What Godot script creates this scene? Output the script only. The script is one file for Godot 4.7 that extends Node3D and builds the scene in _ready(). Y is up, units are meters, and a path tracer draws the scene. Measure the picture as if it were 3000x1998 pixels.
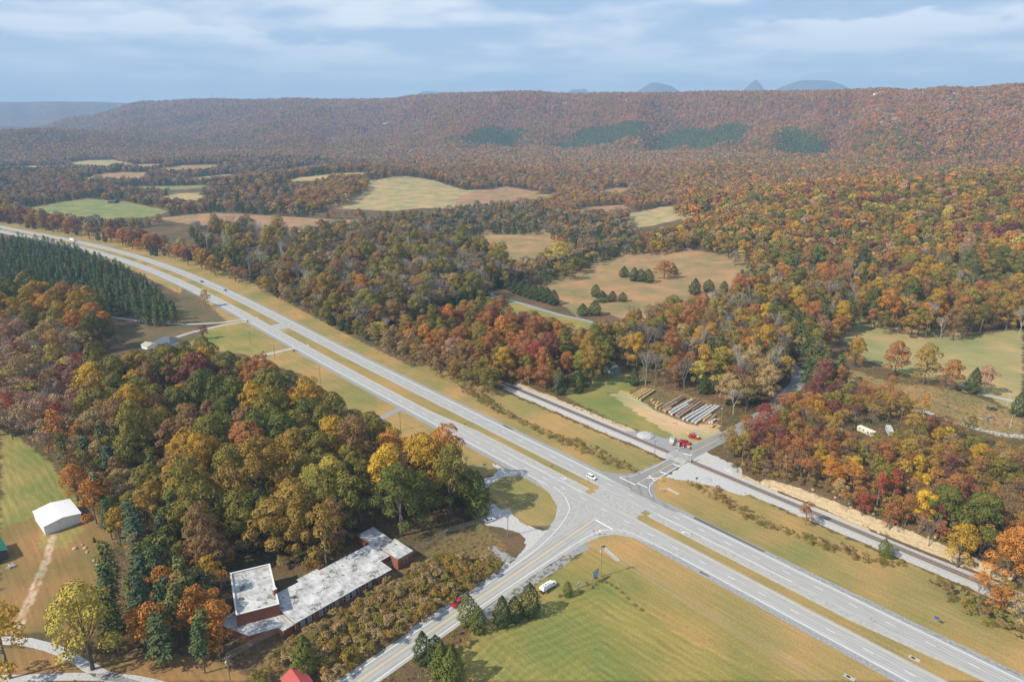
extends Node3D
# A highway junction beside a railway in an autumn valley, under a forested escarpment. Metres, y up.

# ---------------------------------------------------------------- small helpers
var M := {}                      # materials
var rng := RandomNumberGenerator.new()
var taken := {}

func lin(r: float, g: float, b: float) -> Color:
	return Color(r, g, b).linear_to_srgb()

func mat(key: String, c: Color, rough := 0.85, metal := 0.0, spec := 0.3) -> StandardMaterial3D:
	var m := StandardMaterial3D.new()
	m.resource_name = key
	m.albedo_color = c
	m.roughness = rough
	m.metallic = metal
	m.metallic_specular = spec
	M[key] = m
	return m

func noise_tex(seed_: int, freq: float, size: int, lo: Color, hi: Color, oct := 4, kind := FastNoiseLite.TYPE_SIMPLEX_SMOOTH) -> NoiseTexture2D:
	var n := FastNoiseLite.new()
	n.seed = seed_
	n.noise_type = kind
	n.frequency = freq
	n.fractal_octaves = oct
	var t := NoiseTexture2D.new()
	t.noise = n
	t.width = size
	t.height = size
	t.seamless = true
	var g := Gradient.new()
	g.set_color(0, lo)
	g.set_color(1, hi)
	t.color_ramp = g
	return t

func numbered(called: String) -> String:
	if not taken.has(called):
		taken[called] = 0
		return called
	taken[called] += 1
	return "%s_%03d" % [called, taken[called]]

func tag(o: Node3D, label: String, category: String, group := "") -> void:
	o.set_meta("label", label)
	o.set_meta("category", category)
	if group != "":
		o.set_meta("group", group)

func thing(called: String, label: String, category: String, at := Vector3.ZERO, turn := 0.0, group := "") -> Node3D:
	var o := Node3D.new()
	o.name = numbered(called)
	add_child(o)
	o.position = at
	o.rotation.y = turn
	tag(o, label, category, group)
	return o

func part(called: String, mesh: Mesh, m: Material, parent: Node3D, at := Vector3.ZERO, rot := Vector3.ZERO) -> MeshInstance3D:
	var o := MeshInstance3D.new()
	o.name = called
	o.mesh = mesh
	if m:
		o.material_override = m
	parent.add_child(o, true)
	o.position = at
	o.rotation = rot
	return o

func struct(called: String, mesh: Mesh, m: Material) -> MeshInstance3D:
	var o := MeshInstance3D.new()
	o.name = numbered(called)
	o.mesh = mesh
	if m:
		o.material_override = m
	add_child(o)
	o.set_meta("kind", "structure")
	return o

# A list of triangles that becomes one mesh.
class Tri:
	var v := PackedVector3Array()
	var n := PackedVector3Array()
	var c := PackedColorArray()
	var colored := false
	func tri(a: Vector3, b: Vector3, d: Vector3) -> void:      # seen from outside a, b, d run clockwise
		var k := (d - a).cross(b - a).normalized()
		v.append(a); v.append(b); v.append(d)
		n.append(k); n.append(k); n.append(k)
	func quad(a: Vector3, b: Vector3, d: Vector3, e: Vector3) -> void:
		tri(a, b, d); tri(a, d, e)
	func box(lo: Vector3, hi: Vector3) -> void:
		var p := [Vector3(lo.x, lo.y, lo.z), Vector3(hi.x, lo.y, lo.z), Vector3(hi.x, hi.y, lo.z), Vector3(lo.x, hi.y, lo.z), Vector3(lo.x, lo.y, hi.z), Vector3(hi.x, lo.y, hi.z), Vector3(hi.x, hi.y, hi.z), Vector3(lo.x, hi.y, hi.z)]
		quad(p[0], p[1], p[2], p[3]); quad(p[5], p[4], p[7], p[6]); quad(p[4], p[0], p[3], p[7])
		quad(p[1], p[5], p[6], p[2]); quad(p[3], p[2], p[6], p[7]); quad(p[4], p[5], p[1], p[0])
	# loft between two equal rings
	func loft(a: Array, b: Array) -> void:
		var k := a.size()
		for i in k:
			var j := (i + 1) % k
			quad(a[i], b[i], b[j], a[j])
	func fan(a: Array, flip := false) -> void:
		for i in range(1, a.size() - 1):
			if flip: tri(a[0], a[i + 1], a[i])
			else: tri(a[0], a[i], a[i + 1])
	func tube(a: Vector3, b: Vector3, ra: float, rb: float, sides := 6, caps := false) -> void:
		var ax := (b - a).normalized()
		var u := ax.cross(Vector3.UP if absf(ax.y) < 0.9 else Vector3.RIGHT).normalized()
		var w := ax.cross(u)
		var r0 := []
		var r1 := []
		for i in sides:
			var t := TAU * i / sides
			var d := u * cos(t) + w * sin(t)
			r0.append(a + d * ra)
			r1.append(b + d * rb)
		for i in sides:
			var j := (i + 1) % sides
			quad(r0[i], r0[j], r1[j], r1[i])
		if caps:
			fan(r1, false)
			fan(r0, true)
	func mesh() -> ArrayMesh:
		var arr := []
		arr.resize(Mesh.ARRAY_MAX)
		arr[Mesh.ARRAY_VERTEX] = v
		arr[Mesh.ARRAY_NORMAL] = n
		if colored:
			arr[Mesh.ARRAY_COLOR] = c
		var m := ArrayMesh.new()
		m.add_surface_from_arrays(Mesh.PRIMITIVE_TRIANGLES, arr)
		return m

func boxm(lo: Vector3, hi: Vector3) -> ArrayMesh:
	var t := Tri.new()
	t.box(lo, hi)
	return t.mesh()

# ---------------------------------------------------------------- the lie of the land
const TA: Array[float] = [-1.3, -0.71, -0.6, -0.5, -0.35, -0.24, 0.0, 0.24, 0.4, 0.57, 0.71, 1.3]
const TDC: Array[float] = [6400.0, 5900.0, 5700.0, 5600.0, 5400.0, 5300.0, 4260.0, 3900.0, 3500.0, 2860.0, 2600.0, 2300.0]
const TDF: Array[float] = [4300.0, 4100.0, 3950.0, 3700.0, 3300.0, 3200.0, 3000.0, 2750.0, 2450.0, 1750.0, 1550.0, 1350.0]
const TPA: Array[float] = [-1.3, -0.68, -0.6, -0.5, -0.35, -0.24, 0.0, 0.12, 0.24, 0.4, 0.71, 1.3]
const TPH: Array[float] = [0.0, 10.0, 110.0, 232.0, 240.0, 240.0, 266.0, 250.0, 254.0, 248.0, 243.0, 243.0]
const THA: Array[float] = [0.2, 0.3, 0.37, 0.5, 0.75, 1.3]
const THH: Array[float] = [0.0, 10.0, 22.0, 45.0, 66.0, 80.0]
const BUMP := [[-240.0, -1750.0, 300.0, 16.0], [-430.0, -1600.0, 220.0, 22.0], [-2310.0, -3500.0, 520.0, 78.0], [350.0, -1900.0, 260.0, 12.0], [-900.0, -2300.0, 350.0, 14.0]]
const MIDC := [[-1400.0, -1300.0], [-1080.0, -1180.0], [-769.0, -1013.0], [-560.0, -878.0], [-412.0, -756.0], [-276.0, -626.0], [-160.0, -494.0], [-47.0, -367.0], [53.0, -255.0], [260.0, -25.0]]

func tab(X: Array[float], Y: Array[float], x: float) -> float:
	if x <= X[0]:
		return Y[0]
	for i in range(1, X.size()):
		if x < X[i]:
			var t := (x - X[i - 1]) / (X[i] - X[i - 1])
			return Y[i - 1] + (Y[i] - Y[i - 1]) * t * t * (3.0 - 2.0 * t)
	return Y[-1]

func wav(x: float, z: float, s: float) -> float:
	x /= s
	z /= s
	return (sin(1.7 * x + 0.6 * z + 1.3) + sin(-0.8 * x + 1.9 * z + 4.1) + 0.6 * sin(3.1 * x - 1.7 * z + 0.7) + 0.5 * sin(2.2 * x + 3.6 * z + 2.9)) / 3.1

func sst(a: float, b: float, x: float) -> float:
	return smoothstep(a, b, x)

func highway_dist(x: float, z: float) -> float:
	var b := 1e12
	for i in MIDC.size() - 1:
		var x0: float = MIDC[i][0]
		var z0: float = MIDC[i][1]
		var dx: float = MIDC[i + 1][0] - x0
		var dz: float = MIDC[i + 1][1] - z0
		var t := clampf(((x - x0) * dx + (z - z0) * dz) / (dx * dx + dz * dz), 0.0, 1.0)
		b = minf(b, (x - x0 - t * dx) ** 2 + (z - z0 - t * dz) ** 2)
	return sqrt(b)

func spur(a: float) -> float:
	return (sin(29.0 * a + 1.0) + 0.7 * sin(53.0 * a + 2.3) + 0.5 * sin(97.0 * a + 0.6)) * 0.6

func land(x: float, z: float) -> float:
	var d := maxf(-z, 60.0)
	if d <= 600.0 and x <= 120.0:
		return 0.0
	var a := x / d
	var h := 0.0
	if d > 620.0:
		var k := sst(620.0, 1300.0, d)
		if x < 0.0:
			k *= sst(45.0, 260.0, highway_dist(x, z))
		h += 7.0 * k * wav(x, z, 260.0)
	h += tab(THA, THH, a) * (sst(520.0, 1120.0, d) * (1.0 - 0.5 * sst(1120.0, 1500.0, d)))
	var e := (x - 86.0) * 0.743 - (z + 300.0) * 0.669
	var s := (x - 86.0) * 0.669 + (z + 300.0) * 0.743
	if s > 20.0:
		h += 4.5 * sst(7.0, 16.0, e) * sst(20.0, 60.0, s) * (1.0 - sst(500.0, 900.0, d))
	for b in BUMP:
		var q: float = ((x - b[0]) ** 2 + (z - b[1]) ** 2) / (b[2] * b[2])
		if q < 9.0:
			h += b[3] * exp(-q)
	var df := tab(TA, TDF, a) + spur(a) * 190.0
	if d > df:
		var t := (d - df) / (tab(TA, TDC, a) + spur(a * 0.8 + 3.0) * 150.0 - df)
		var tt := minf(1.0, t)
		var f := 0.5 * tt * tt * (3.0 - 2.0 * tt) + 0.5 * tt ** 1.2
		h += (tab(TPA, TPH, a) - h * 0.9) * f + (40.0 * wav(x, z, 380.0) + 17.0 * wav(z, x, 150.0)) * 3.6 * tt * (1.0 - tt) + 12.0 * wav(x, z, 300.0) * sst(0.8, 1.1, t)
	if d > 8000.0 and a < -0.30:                 # a second escarpment, far behind on the left
		h = maxf(h, (292.0 + 10.0 * wav(x, z, 700.0)) * sst(8300.0, 10400.0, d + 500.0 * spur(a)) * sst(-0.36, -0.50, a))
	return h

func on(x: float, z: float, up := 0.0) -> Vector3:
	return Vector3(x, land(x, z) + up, z)

# ---------------------------------------------------------------- camera, sky, sun, air
const CAM := Vector3(0, 162, 0)
const PITCH := -18.42

func set_view() -> void:
	var cam := Camera3D.new()
	cam.name = "camera"
	add_child(cam)
	cam.position = CAM
	cam.rotation_degrees = Vector3(PITCH, 0, 0)
	cam.fov = 53.08
	cam.near = 1.0
	cam.far = 60000.0
	cam.current = true
	var sun := DirectionalLight3D.new()
	sun.name = "sun"
	add_child(sun)
	sun.look_at_from_position(Vector3.ZERO, Vector3(13.73, -13.0, -6.0), Vector3.UP)
	sun.light_energy = 1.6
	sun.light_color = lin(1.0, 0.92, 0.78)
	sun.light_angular_distance = 0.9
	sun.shadow_enabled = true
	var env := Environment.new()
	env.background_mode = Environment.BG_SKY
	env.sky = Sky.new()
	env.sky.sky_material = cloud_sky()
	env.tonemap_mode = Environment.TONE_MAPPER_LINEAR
	env.tonemap_exposure = 1.27
	env.fog_enabled = true
	env.fog_density = 0.00011
	env.fog_light_color = lin(0.45, 0.70, 1.0)
	env.sdfgi_enabled = true
	env.ssao_enabled = true
	env.ssil_enabled = true
	var we := WorldEnvironment.new()
	we.name = "environment"
	we.environment = env
	add_child(we)

# Thin layered cloud, streaked low over the horizon and breaking up higher.
func cloud_at(el: float, az: float, n1: FastNoiseLite, n2: FastNoiseLite, n3: FastNoiseLite) -> float:
	var r := 1.0 / (sin(deg_to_rad(maxf(el, 0.0))) + 0.06)          # a flat deck seen from below
	var x := r * cos(deg_to_rad(az))
	var y := r * sin(deg_to_rad(az))
	var deck := n1.get_noise_2d(x * 9.0, y * 9.0) * 0.75 + n2.get_noise_3d(cos(deg_to_rad(az)) * 126.0, sin(deg_to_rad(az)) * 126.0, el * 15.0) * 0.55
	var puff := n3.get_noise_3d(cos(deg_to_rad(az)) * 286.0, sin(deg_to_rad(az)) * 286.0, el * 19.0)
	# a line of low cumulus with lumpy tops and soft feet
	var top := 5.6 + 2.2 * n2.get_noise_3d(cos(deg_to_rad(az)) * 50.0, sin(deg_to_rad(az)) * 50.0, 900.0) + 0.9 * puff
	var line := smoothstep(top + 0.25, top - 0.1, el) * smoothstep(top - 1.7, top - 0.2, el) * smoothstep(-0.12, 0.25, n1.get_noise_2d(cos(deg_to_rad(az)) * 14.0, sin(deg_to_rad(az)) * 14.0) + 0.08)
	return clampf(0.46 + deck * 1.05 + puff * 0.40 + line * 0.75, 0.0, 1.0)

func sky_color(el: float, c: float) -> Color:
	var t := clampf(el / 9.0, 0.0, 1.0)
	var blue := Color(0.60, 0.70, 0.80).lerp(Color(0.35, 0.48, 0.67), t * (2.0 - t))
	if el > 9.0:
		blue = blue.lerp(Color(0.19, 0.31, 0.56), clampf((el - 9.0) / 60.0, 0.0, 1.0))
	var white := Color(0.68, 0.76, 0.84).lerp(Color(0.80, 0.84, 0.88), t)
	var k := c * c * (3.0 - 2.0 * c)
	var amount := 0.5 + 0.45 * t - 0.45 * clampf((el - 9.0) / 25.0, 0.0, 1.0)
	return blue.lerp(white, k * amount)

func cloud_sky() -> PanoramaSkyMaterial:
	var n1 := FastNoiseLite.new(); n1.seed = 11; n1.frequency = 0.05; n1.fractal_octaves = 5
	var n2 := FastNoiseLite.new(); n2.seed = 23; n2.frequency = 0.03; n2.fractal_octaves = 4
	var n3 := FastNoiseLite.new(); n3.seed = 37; n3.frequency = 0.03; n3.fractal_octaves = 5
	var im := Image.create(1024, 512, false, Image.FORMAT_RGB8)
	for y in 512:
		var el := 90.0 - (y + 0.5) / 512.0 * 180.0
		if el < 0.0:
			im.fill_rect(Rect2i(0, y, 1024, 1), lin(0.30, 0.30, 0.29))
			continue
		for x in 1024:
			im.set_pixel(x, y, sky_color(el, cloud_at(el, x / 1024.0 * 360.0, n1, n2, n3)).linear_to_srgb())
	im.resize(4096, 2048, Image.INTERPOLATE_CUBIC)
	for y in range(900, 1026):                      # the low band at the panorama's full fineness
		var el := 90.0 - (y + 0.5) / 2048.0 * 180.0
		var blend := clampf((el - 8.6) / 2.0, 0.0, 1.0)
		for x in 4096:
			var c := sky_color(el, cloud_at(el, x / 4096.0 * 360.0, n1, n2, n3)).linear_to_srgb()
			im.set_pixel(x, y, c.lerp(im.get_pixel(x, y), blend) if blend > 0.0 else c)
	var s := PanoramaSkyMaterial.new()
	s.panorama = ImageTexture.create_from_image(im)
	return s

# ---------------------------------------------------------------- the ground
const NX := -410.0
const NZ := -760.0
const NW := 820.0
const NH := 614.0
const FX := -2600.0
const FZ := -4400.0
const FW := 5200.0
const FH := 4200.0

var SOIL := {
	"floor": Color(0.12, 0.088, 0.048), "verge_dry": Color(0.285, 0.210, 0.080), "lawn_green": Color(0.225, 0.205, 0.066), "hay_green": Color(0.215, 0.195, 0.058),
	"roadside_green": Color(0.255, 0.205, 0.068), "lawn_brown": Color(0.235, 0.15, 0.06), "scrub": Color(0.17, 0.125, 0.055), "pasture_green": Color(0.21, 0.20, 0.065),
	"straw": Color(0.42, 0.31, 0.16), "bale_yard": Color(0.20, 0.135, 0.07), "pasture_tan": Color(0.30, 0.25, 0.108), "yard_brown": Color(0.25, 0.185, 0.085),
	"field_tan": Color(0.29, 0.195, 0.092), "field_green": Color(0.20, 0.215, 0.085), "field_rust": Color(0.31, 0.195, 0.105), "field_gold": Color(0.34, 0.27, 0.13),
	"clearing": Color(0.135, 0.105, 0.055), "track": Color(0.40, 0.33, 0.22), "bare": Color(0.42, 0.33, 0.2),
}

func fill_poly(im: Image, pts: PackedVector2Array, c: Color, wob: float, seed_: int) -> void:
	var lo := pts[0]
	var hi := pts[0]
	for p in pts:
		lo = lo.min(p)
		hi = hi.max(p)
	var nz := FastNoiseLite.new()
	nz.seed = seed_
	nz.frequency = 0.11
	var w := im.get_width()
	for y in range(maxi(0, int(lo.y)), mini(im.get_height() - 1, int(hi.y) + 1) + 1):
		var xs: Array[float] = []
		var yy := y + 0.5
		for i in pts.size():
			var a := pts[i]
			var b := pts[(i + 1) % pts.size()]
			if (a.y <= yy) != (b.y <= yy):
				xs.append(a.x + (b.x - a.x) * (yy - a.y) / (b.y - a.y))
		xs.sort()
		for i in range(0, xs.size() - 1, 2):
			var x0 := int(xs[i] + nz.get_noise_2d(y, i * 50.0) * wob)
			var x1 := int(xs[i + 1] + nz.get_noise_2d(y + 900.0, i * 50.0) * wob)
			x0 = maxi(x0, 0)
			x1 = mini(x1, w)
			if x1 > x0:
				im.fill_rect(Rect2i(x0, y, x1 - x0, 1), c)

func flat2(a: Array) -> PackedVector2Array:
	var p := PackedVector2Array()
	for i in range(0, a.size(), 2):
		p.append(Vector2(a[i], a[i + 1]))
	return p

func stroke(a: PackedVector2Array, half: float) -> PackedVector2Array:      # a polyline widened to a polygon
	var l := PackedVector2Array()
	var r := PackedVector2Array()
	for i in a.size():
		var d := (a[mini(i + 1, a.size() - 1)] - a[maxi(i - 1, 0)]).normalized()
		var n := Vector2(-d.y, d.x) * half
		l.append(a[i] + n)
		r.append(a[i] - n)
	r.reverse()
	return l + r

func to_px(p: PackedVector2Array, x0: float, z0: float, mpp: float) -> PackedVector2Array:
	var o := PackedVector2Array()
	for q in p:
		o.append(Vector2((q.x - x0) / mpp, (q.y - z0) / mpp))
	return o

func grain(im: Image, mpp: float, seed_: int) -> void:
	# patches of greener and browner growth, and the grain of the sward
	var w := im.get_width()
	var h := im.get_height()
	var a := FastNoiseLite.new(); a.seed = seed_; a.frequency = 0.022 * mpp; a.fractal_octaves = 4
	var b := FastNoiseLite.new(); b.seed = seed_ + 1; b.frequency = 1.1 * mpp; b.fractal_octaves = 3
	var ia := a.get_image(w, h, false, false, false).get_data()
	var ib := b.get_image(w, h, false, false, false).get_data()
	var st := FastNoiseLite.new(); st.seed = seed_ + 2; st.frequency = 0.5; st.fractal_octaves = 2
	var d := im.get_data()
	var k := 0
	for i in w * h:
		var p := (ia[i] - 128) * 0.0019
		var gx := (i % w) * mpp
		var gz := (i / w) * mpp
		var s := 1.0 + (ib[i] - 128) * 0.0009 + 0.075 * st.get_noise_2d((gx * 0.67 + gz * 0.742) * 0.06, (gx * 0.742 - gz * 0.67) * 1.3)
		d[k] = clampi(int(d[k] * s * (1.0 + p)), 0, 255)
		d[k + 1] = clampi(int(d[k + 1] * s * (1.0 + p * 0.35)), 0, 255)
		d[k + 2] = clampi(int(d[k + 2] * s * (1.0 + p * 0.6)), 0, 255)
		k += 3
	im.set_data(w, h, false, Image.FORMAT_RGB8, d)

# Windrows and wheel marks left by mowing: lines at an even distance from a curve.
func mow(im: Image, area: Array, line: Array, step: float, depth: float) -> void:
	var mpp := NW / im.get_width()
	var poly := flat2(area)
	var ln := flat2(line)
	var lo := poly[0]
	var hi := poly[0]
	for p in poly:
		lo = lo.min(p)
		hi = hi.max(p)
	var nz := FastNoiseLite.new(); nz.seed = 5; nz.frequency = 0.06
	for py in range(maxi(0, int((lo.y - NZ) / mpp)), mini(im.get_height() - 1, int((hi.y - NZ) / mpp))):
		for px in range(maxi(0, int((lo.x - NX) / mpp)), mini(im.get_width() - 1, int((hi.x - NX) / mpp))):
			var q := Vector2(NX + (px + 0.5) * mpp, NZ + (py + 0.5) * mpp)
			if not Geometry2D.is_point_in_polygon(q, poly):
				continue
			var dist := 1e9
			for i in ln.size() - 1:
				dist = minf(dist, q.distance_to(Geometry2D.get_closest_point_to_segment(q, ln[i], ln[i + 1])))
			var wv := sin(TAU * (dist + nz.get_noise_2d(q.x, q.y) * 1.6) / step)
			var k := 1.0 + depth * wv * (0.6 + nz.get_noise_2d(q.x * 3.0 + 50.0, q.y * 3.0))
			var c := im.get_pixel(px, py)
			im.set_pixel(px, py, Color(c.r * k, c.g * (1.0 + (k - 1.0) * 0.75), c.b * k))

func build_ground() -> void:
	var near := Image.create(2048, 1534, false, Image.FORMAT_RGB8)
	var far := Image.create(2000, 1615, false, Image.FORMAT_RGB8)
	near.fill(SOIL["floor"].linear_to_srgb())
	far.fill(SOIL["floor"].linear_to_srgb())
	var i := 0
	for g in GROUND:
		i += 1
		var p := flat2(g[1])
		var c: Color = SOIL[g[0]].linear_to_srgb()
		fill_poly(near, to_px(p, NX, NZ, NW / 2048.0), c, 9.0, i)
		fill_poly(far, to_px(p, FX, FZ, FW / 2000.0), c, 3.0, i)
	# worn wheel tracks and bare dirt
	for t in TRACKS:
		fill_poly(near, to_px(stroke(flat2(t[1]), t[2]), NX, NZ, NW / 2048.0), SOIL[t[0]].linear_to_srgb(), 3.0, i)
		i += 1
	# ragged blades along every edge: blur a little, then the grain
	near.resize(1024, 767, Image.INTERPOLATE_BILINEAR)
	near.resize(2048, 1534, Image.INTERPOLATE_CUBIC)
	grain(near, NW / 2048.0, 71)
	grain(far, FW / 2000.0, 91)
	mow(near, HAYFIELD, HAYLINE, 3.1, 0.07)
	mow(near, [-275.8, -333.6, -257.0, -323.2, -228.1, -299.6, -197.9, -271.1, -186.5, -258.5, -197.5, -255.1, -216.0, -247.0], [-276, -334, -228, -299, -198, -271, -186, -258], 3.4, 0.07)
	var mn := mat("near_ground", Color.WHITE, 1.0, 0.0, 0.1)
	mn.albedo_texture = ImageTexture.create_from_image(near)
	mn.texture_repeat = false
	var mf := mat("far_ground", Color.WHITE, 1.0, 0.0, 0.1)
	mf.albedo_texture = ImageTexture.create_from_image(far)
	mf.texture_repeat = false
	# grid lines
	var xs := PackedFloat32Array()
	var zs := PackedFloat32Array()
	var x := -10000.0
	while x < -2610.0: xs.append(x); x += 147.8
	x = -2610.0
	while x < -410.5: xs.append(x); x += 25.0
	x = -410.0
	while x < 409.9: xs.append(x); x += 5.0
	x = 410.0
	while x < 2609.0: xs.append(x); x += 25.0
	x = 2610.0
	while x <= 10001.0: xs.append(x); x += 147.8
	var z := -13000.0
	while z < -3261.0: zs.append(z); z += 60.0
	z = -3260.0
	while z < -760.5: zs.append(z); z += 20.0
	z = -760.0
	while z < -146.5: zs.append(z); z += 5.0
	z = -146.0
	while z <= 700.0: zs.append(z); z += 60.0
	var nx := xs.size()
	var nz := zs.size()
	var hgt := PackedFloat32Array()
	hgt.resize(nx * nz)
	for j in nz:
		for k in nx:
			hgt[j * nx + k] = land(xs[k], zs[j])
	var V := PackedVector3Array()
	var N := PackedVector3Array()
	var U0 := PackedVector2Array()
	var U1 := PackedVector2Array()
	V.resize(nx * nz); N.resize(nx * nz); U0.resize(nx * nz); U1.resize(nx * nz)
	for j in nz:
		for k in nx:
			var q := j * nx + k
			V[q] = Vector3(xs[k], hgt[q], zs[j])
			var k0 := maxi(k - 1, 0)
			var k1 := mini(k + 1, nx - 1)
			var j0 := maxi(j - 1, 0)
			var j1 := mini(j + 1, nz - 1)
			N[q] = Vector3(-(hgt[j * nx + k1] - hgt[j * nx + k0]) / (xs[k1] - xs[k0]), 1.0, -(hgt[j1 * nx + k] - hgt[j0 * nx + k]) / (zs[j1] - zs[j0])).normalized()
			U0[q] = Vector2((xs[k] - NX) / NW, (zs[j] - NZ) / NH)
			U1[q] = Vector2((xs[k] - FX) / FW, (zs[j] - FZ) / FH)
	var I0 := PackedInt32Array()
	var I1 := PackedInt32Array()
	for j in nz - 1:
		for k in nx - 1:
			var a := j * nx + k
			var inside := xs[k] > -411.0 and xs[k] < 409.0 and zs[j] > -761.0 and zs[j] < -146.5
			var t := PackedInt32Array([a, a + 1, a + nx + 1, a, a + nx + 1, a + nx])
			if inside: I0.append_array(t)
			else: I1.append_array(t)
	var m := ArrayMesh.new()
	for pass_ in 2:
		var arr := []
		arr.resize(Mesh.ARRAY_MAX)
		arr[Mesh.ARRAY_VERTEX] = V
		arr[Mesh.ARRAY_NORMAL] = N
		arr[Mesh.ARRAY_TEX_UV] = U0 if pass_ == 0 else U1
		arr[Mesh.ARRAY_INDEX] = I0 if pass_ == 0 else I1
		m.add_surface_from_arrays(Mesh.PRIMITIVE_TRIANGLES, arr)
		m.surface_set_material(pass_, mn if pass_ == 0 else mf)
	struct("ground", m, null)

# ---------------------------------------------------------------- roads
var mid := PackedVector2Array()      # middle of the median, from far to near
var mid_s := PackedFloat32Array()    # metres along it from the junction

func mid_z(x: float) -> float:
	if x < -800.0:
		return -1039.3 + (x + 800.0) * 0.71 - (x + 800.0) * (x + 800.0) * 0.00022
	var z := 1.1064 * x - 313.458
	if x < -90.0:
		var t := x + 90.0
		z += t * t * (-5.312e-4 - 2.5354e-6 * t - 1.8905e-9 * t * t)
	return z

func build_mid() -> void:
	var x := -1300.0
	while x <= 300.0:
		mid.append(Vector2(x, mid_z(x)))
		x += 2.0
	var s := 0.0
	for i in mid.size():
		if i > 0:
			s += mid[i].distance_to(mid[i - 1])
		mid_s.append(s)
	var z0 := 0.0
	for i in mid.size():
		if mid[i].x >= 46.0:
			z0 = mid_s[i]
			break
	for i in mid.size():
		mid_s[i] -= z0

func mid_n(i: int) -> Vector2:
	var d := (mid[mini(i + 1, mid.size() - 1)] - mid[maxi(i - 1, 0)]).normalized()
	return Vector2(d.y, -d.x)

# point at s metres along the median and o metres to its far side
func hw(s: float, o: float, y := 0.0) -> Vector3:
	var i := mid_s.bsearch(s)
	i = clampi(i, 1, mid.size() - 1)
	var t := (s - mid_s[i - 1]) / (mid_s[i] - mid_s[i - 1])
	var p := mid[i - 1].lerp(mid[i], t) + mid_n(i) * o
	return Vector3(p.x, y, p.y)

# a sheet between two offset lines of the highway
func hw_sheet(s0: float, s1: float, a0: float, a1: float, b0: float, b1: float, y: float, step := 6.0) -> ArrayMesh:
	var v := PackedVector3Array()
	var n := PackedVector3Array()
	var u := PackedVector2Array()
	var ix := PackedInt32Array()
	var k := maxi(1, int(ceil((s1 - s0) / step)))
	for i in k + 1:
		var t := float(i) / k
		var s := lerpf(s0, s1, t)
		v.append(hw(s, lerpf(a0, b0, t), y)); v.append(hw(s, lerpf(a1, b1, t), y))
		n.append(Vector3.UP); n.append(Vector3.UP)
		u.append(Vector2(0, s / 90.0)); u.append(Vector2(1, s / 90.0))
		if i > 0:
			var q := i * 2
			ix.append_array([q - 2, q, q - 1, q - 1, q, q + 1] if a1 < a0 else [q - 2, q - 1, q, q - 1, q + 1, q])
	var arr := []
	arr.resize(Mesh.ARRAY_MAX)
	arr[Mesh.ARRAY_VERTEX] = v; arr[Mesh.ARRAY_NORMAL] = n; arr[Mesh.ARRAY_TEX_UV] = u; arr[Mesh.ARRAY_INDEX] = ix
	var m := ArrayMesh.new()
	m.add_surface_from_arrays(Mesh.PRIMITIVE_TRIANGLES, arr)
	return m

func rough(poly: PackedVector2Array, amp: float, seed_: int) -> PackedVector2Array:      # frays an outline
	var nz := FastNoiseLite.new()
	nz.seed = seed_
	nz.frequency = 0.22
	var o := PackedVector2Array()
	for i in poly.size():
		var a := poly[i]
		var b := poly[(i + 1) % poly.size()]
		var k := maxi(1, int(a.distance_to(b) / 1.1))
		for j in k:
			var p := a.lerp(b, float(j) / k)
			o.append(p + Vector2(nz.get_noise_2d(p.x, p.y), nz.get_noise_2d(p.x + 200.0, p.y)) * amp)
	return o

# a flat sheet from a ground polygon, upright and textured in metres
func sheet(poly: PackedVector2Array, y: float) -> ArrayMesh:
	var ix := Geometry2D.triangulate_polygon(poly)
	var v := PackedVector3Array()
	var n := PackedVector3Array()
	var u := PackedVector2Array()
	for p in poly:
		v.append(Vector3(p.x, y + land(p.x, p.y), p.y))
		n.append(Vector3.UP)
		u.append(p / 24.0)
	var out := PackedInt32Array()
	for i in range(0, ix.size(), 3):
		var a := poly[ix[i]]
		var b := poly[ix[i + 1]]
		var c := poly[ix[i + 2]]
		if (b - a).cross(c - a) > 0.0: out.append_array([ix[i], ix[i + 1], ix[i + 2]])
		else: out.append_array([ix[i], ix[i + 2], ix[i + 1]])
	var arr := []
	arr.resize(Mesh.ARRAY_MAX)
	arr[Mesh.ARRAY_VERTEX] = v; arr[Mesh.ARRAY_NORMAL] = n; arr[Mesh.ARRAY_TEX_UV] = u; arr[Mesh.ARRAY_INDEX] = out
	var m := ArrayMesh.new()
	m.add_surface_from_arrays(Mesh.PRIMITIVE_TRIANGLES, arr)
	return m

func curve(a: Array, step := 3.0) -> PackedVector2Array:      # Catmull-Rom through x, z pairs
	var p := flat2(a)
	var o := PackedVector2Array()
	for i in p.size() - 1:
		var k := maxi(1, int(p[i].distance_to(p[i + 1]) / step))
		for j in k:
			o.append(p[i].cubic_interpolate(p[i + 1], p[maxi(i - 1, 0)], p[mini(i + 2, p.size() - 1)], float(j) / k))
	o.append(p[-1])
	return o

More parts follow.
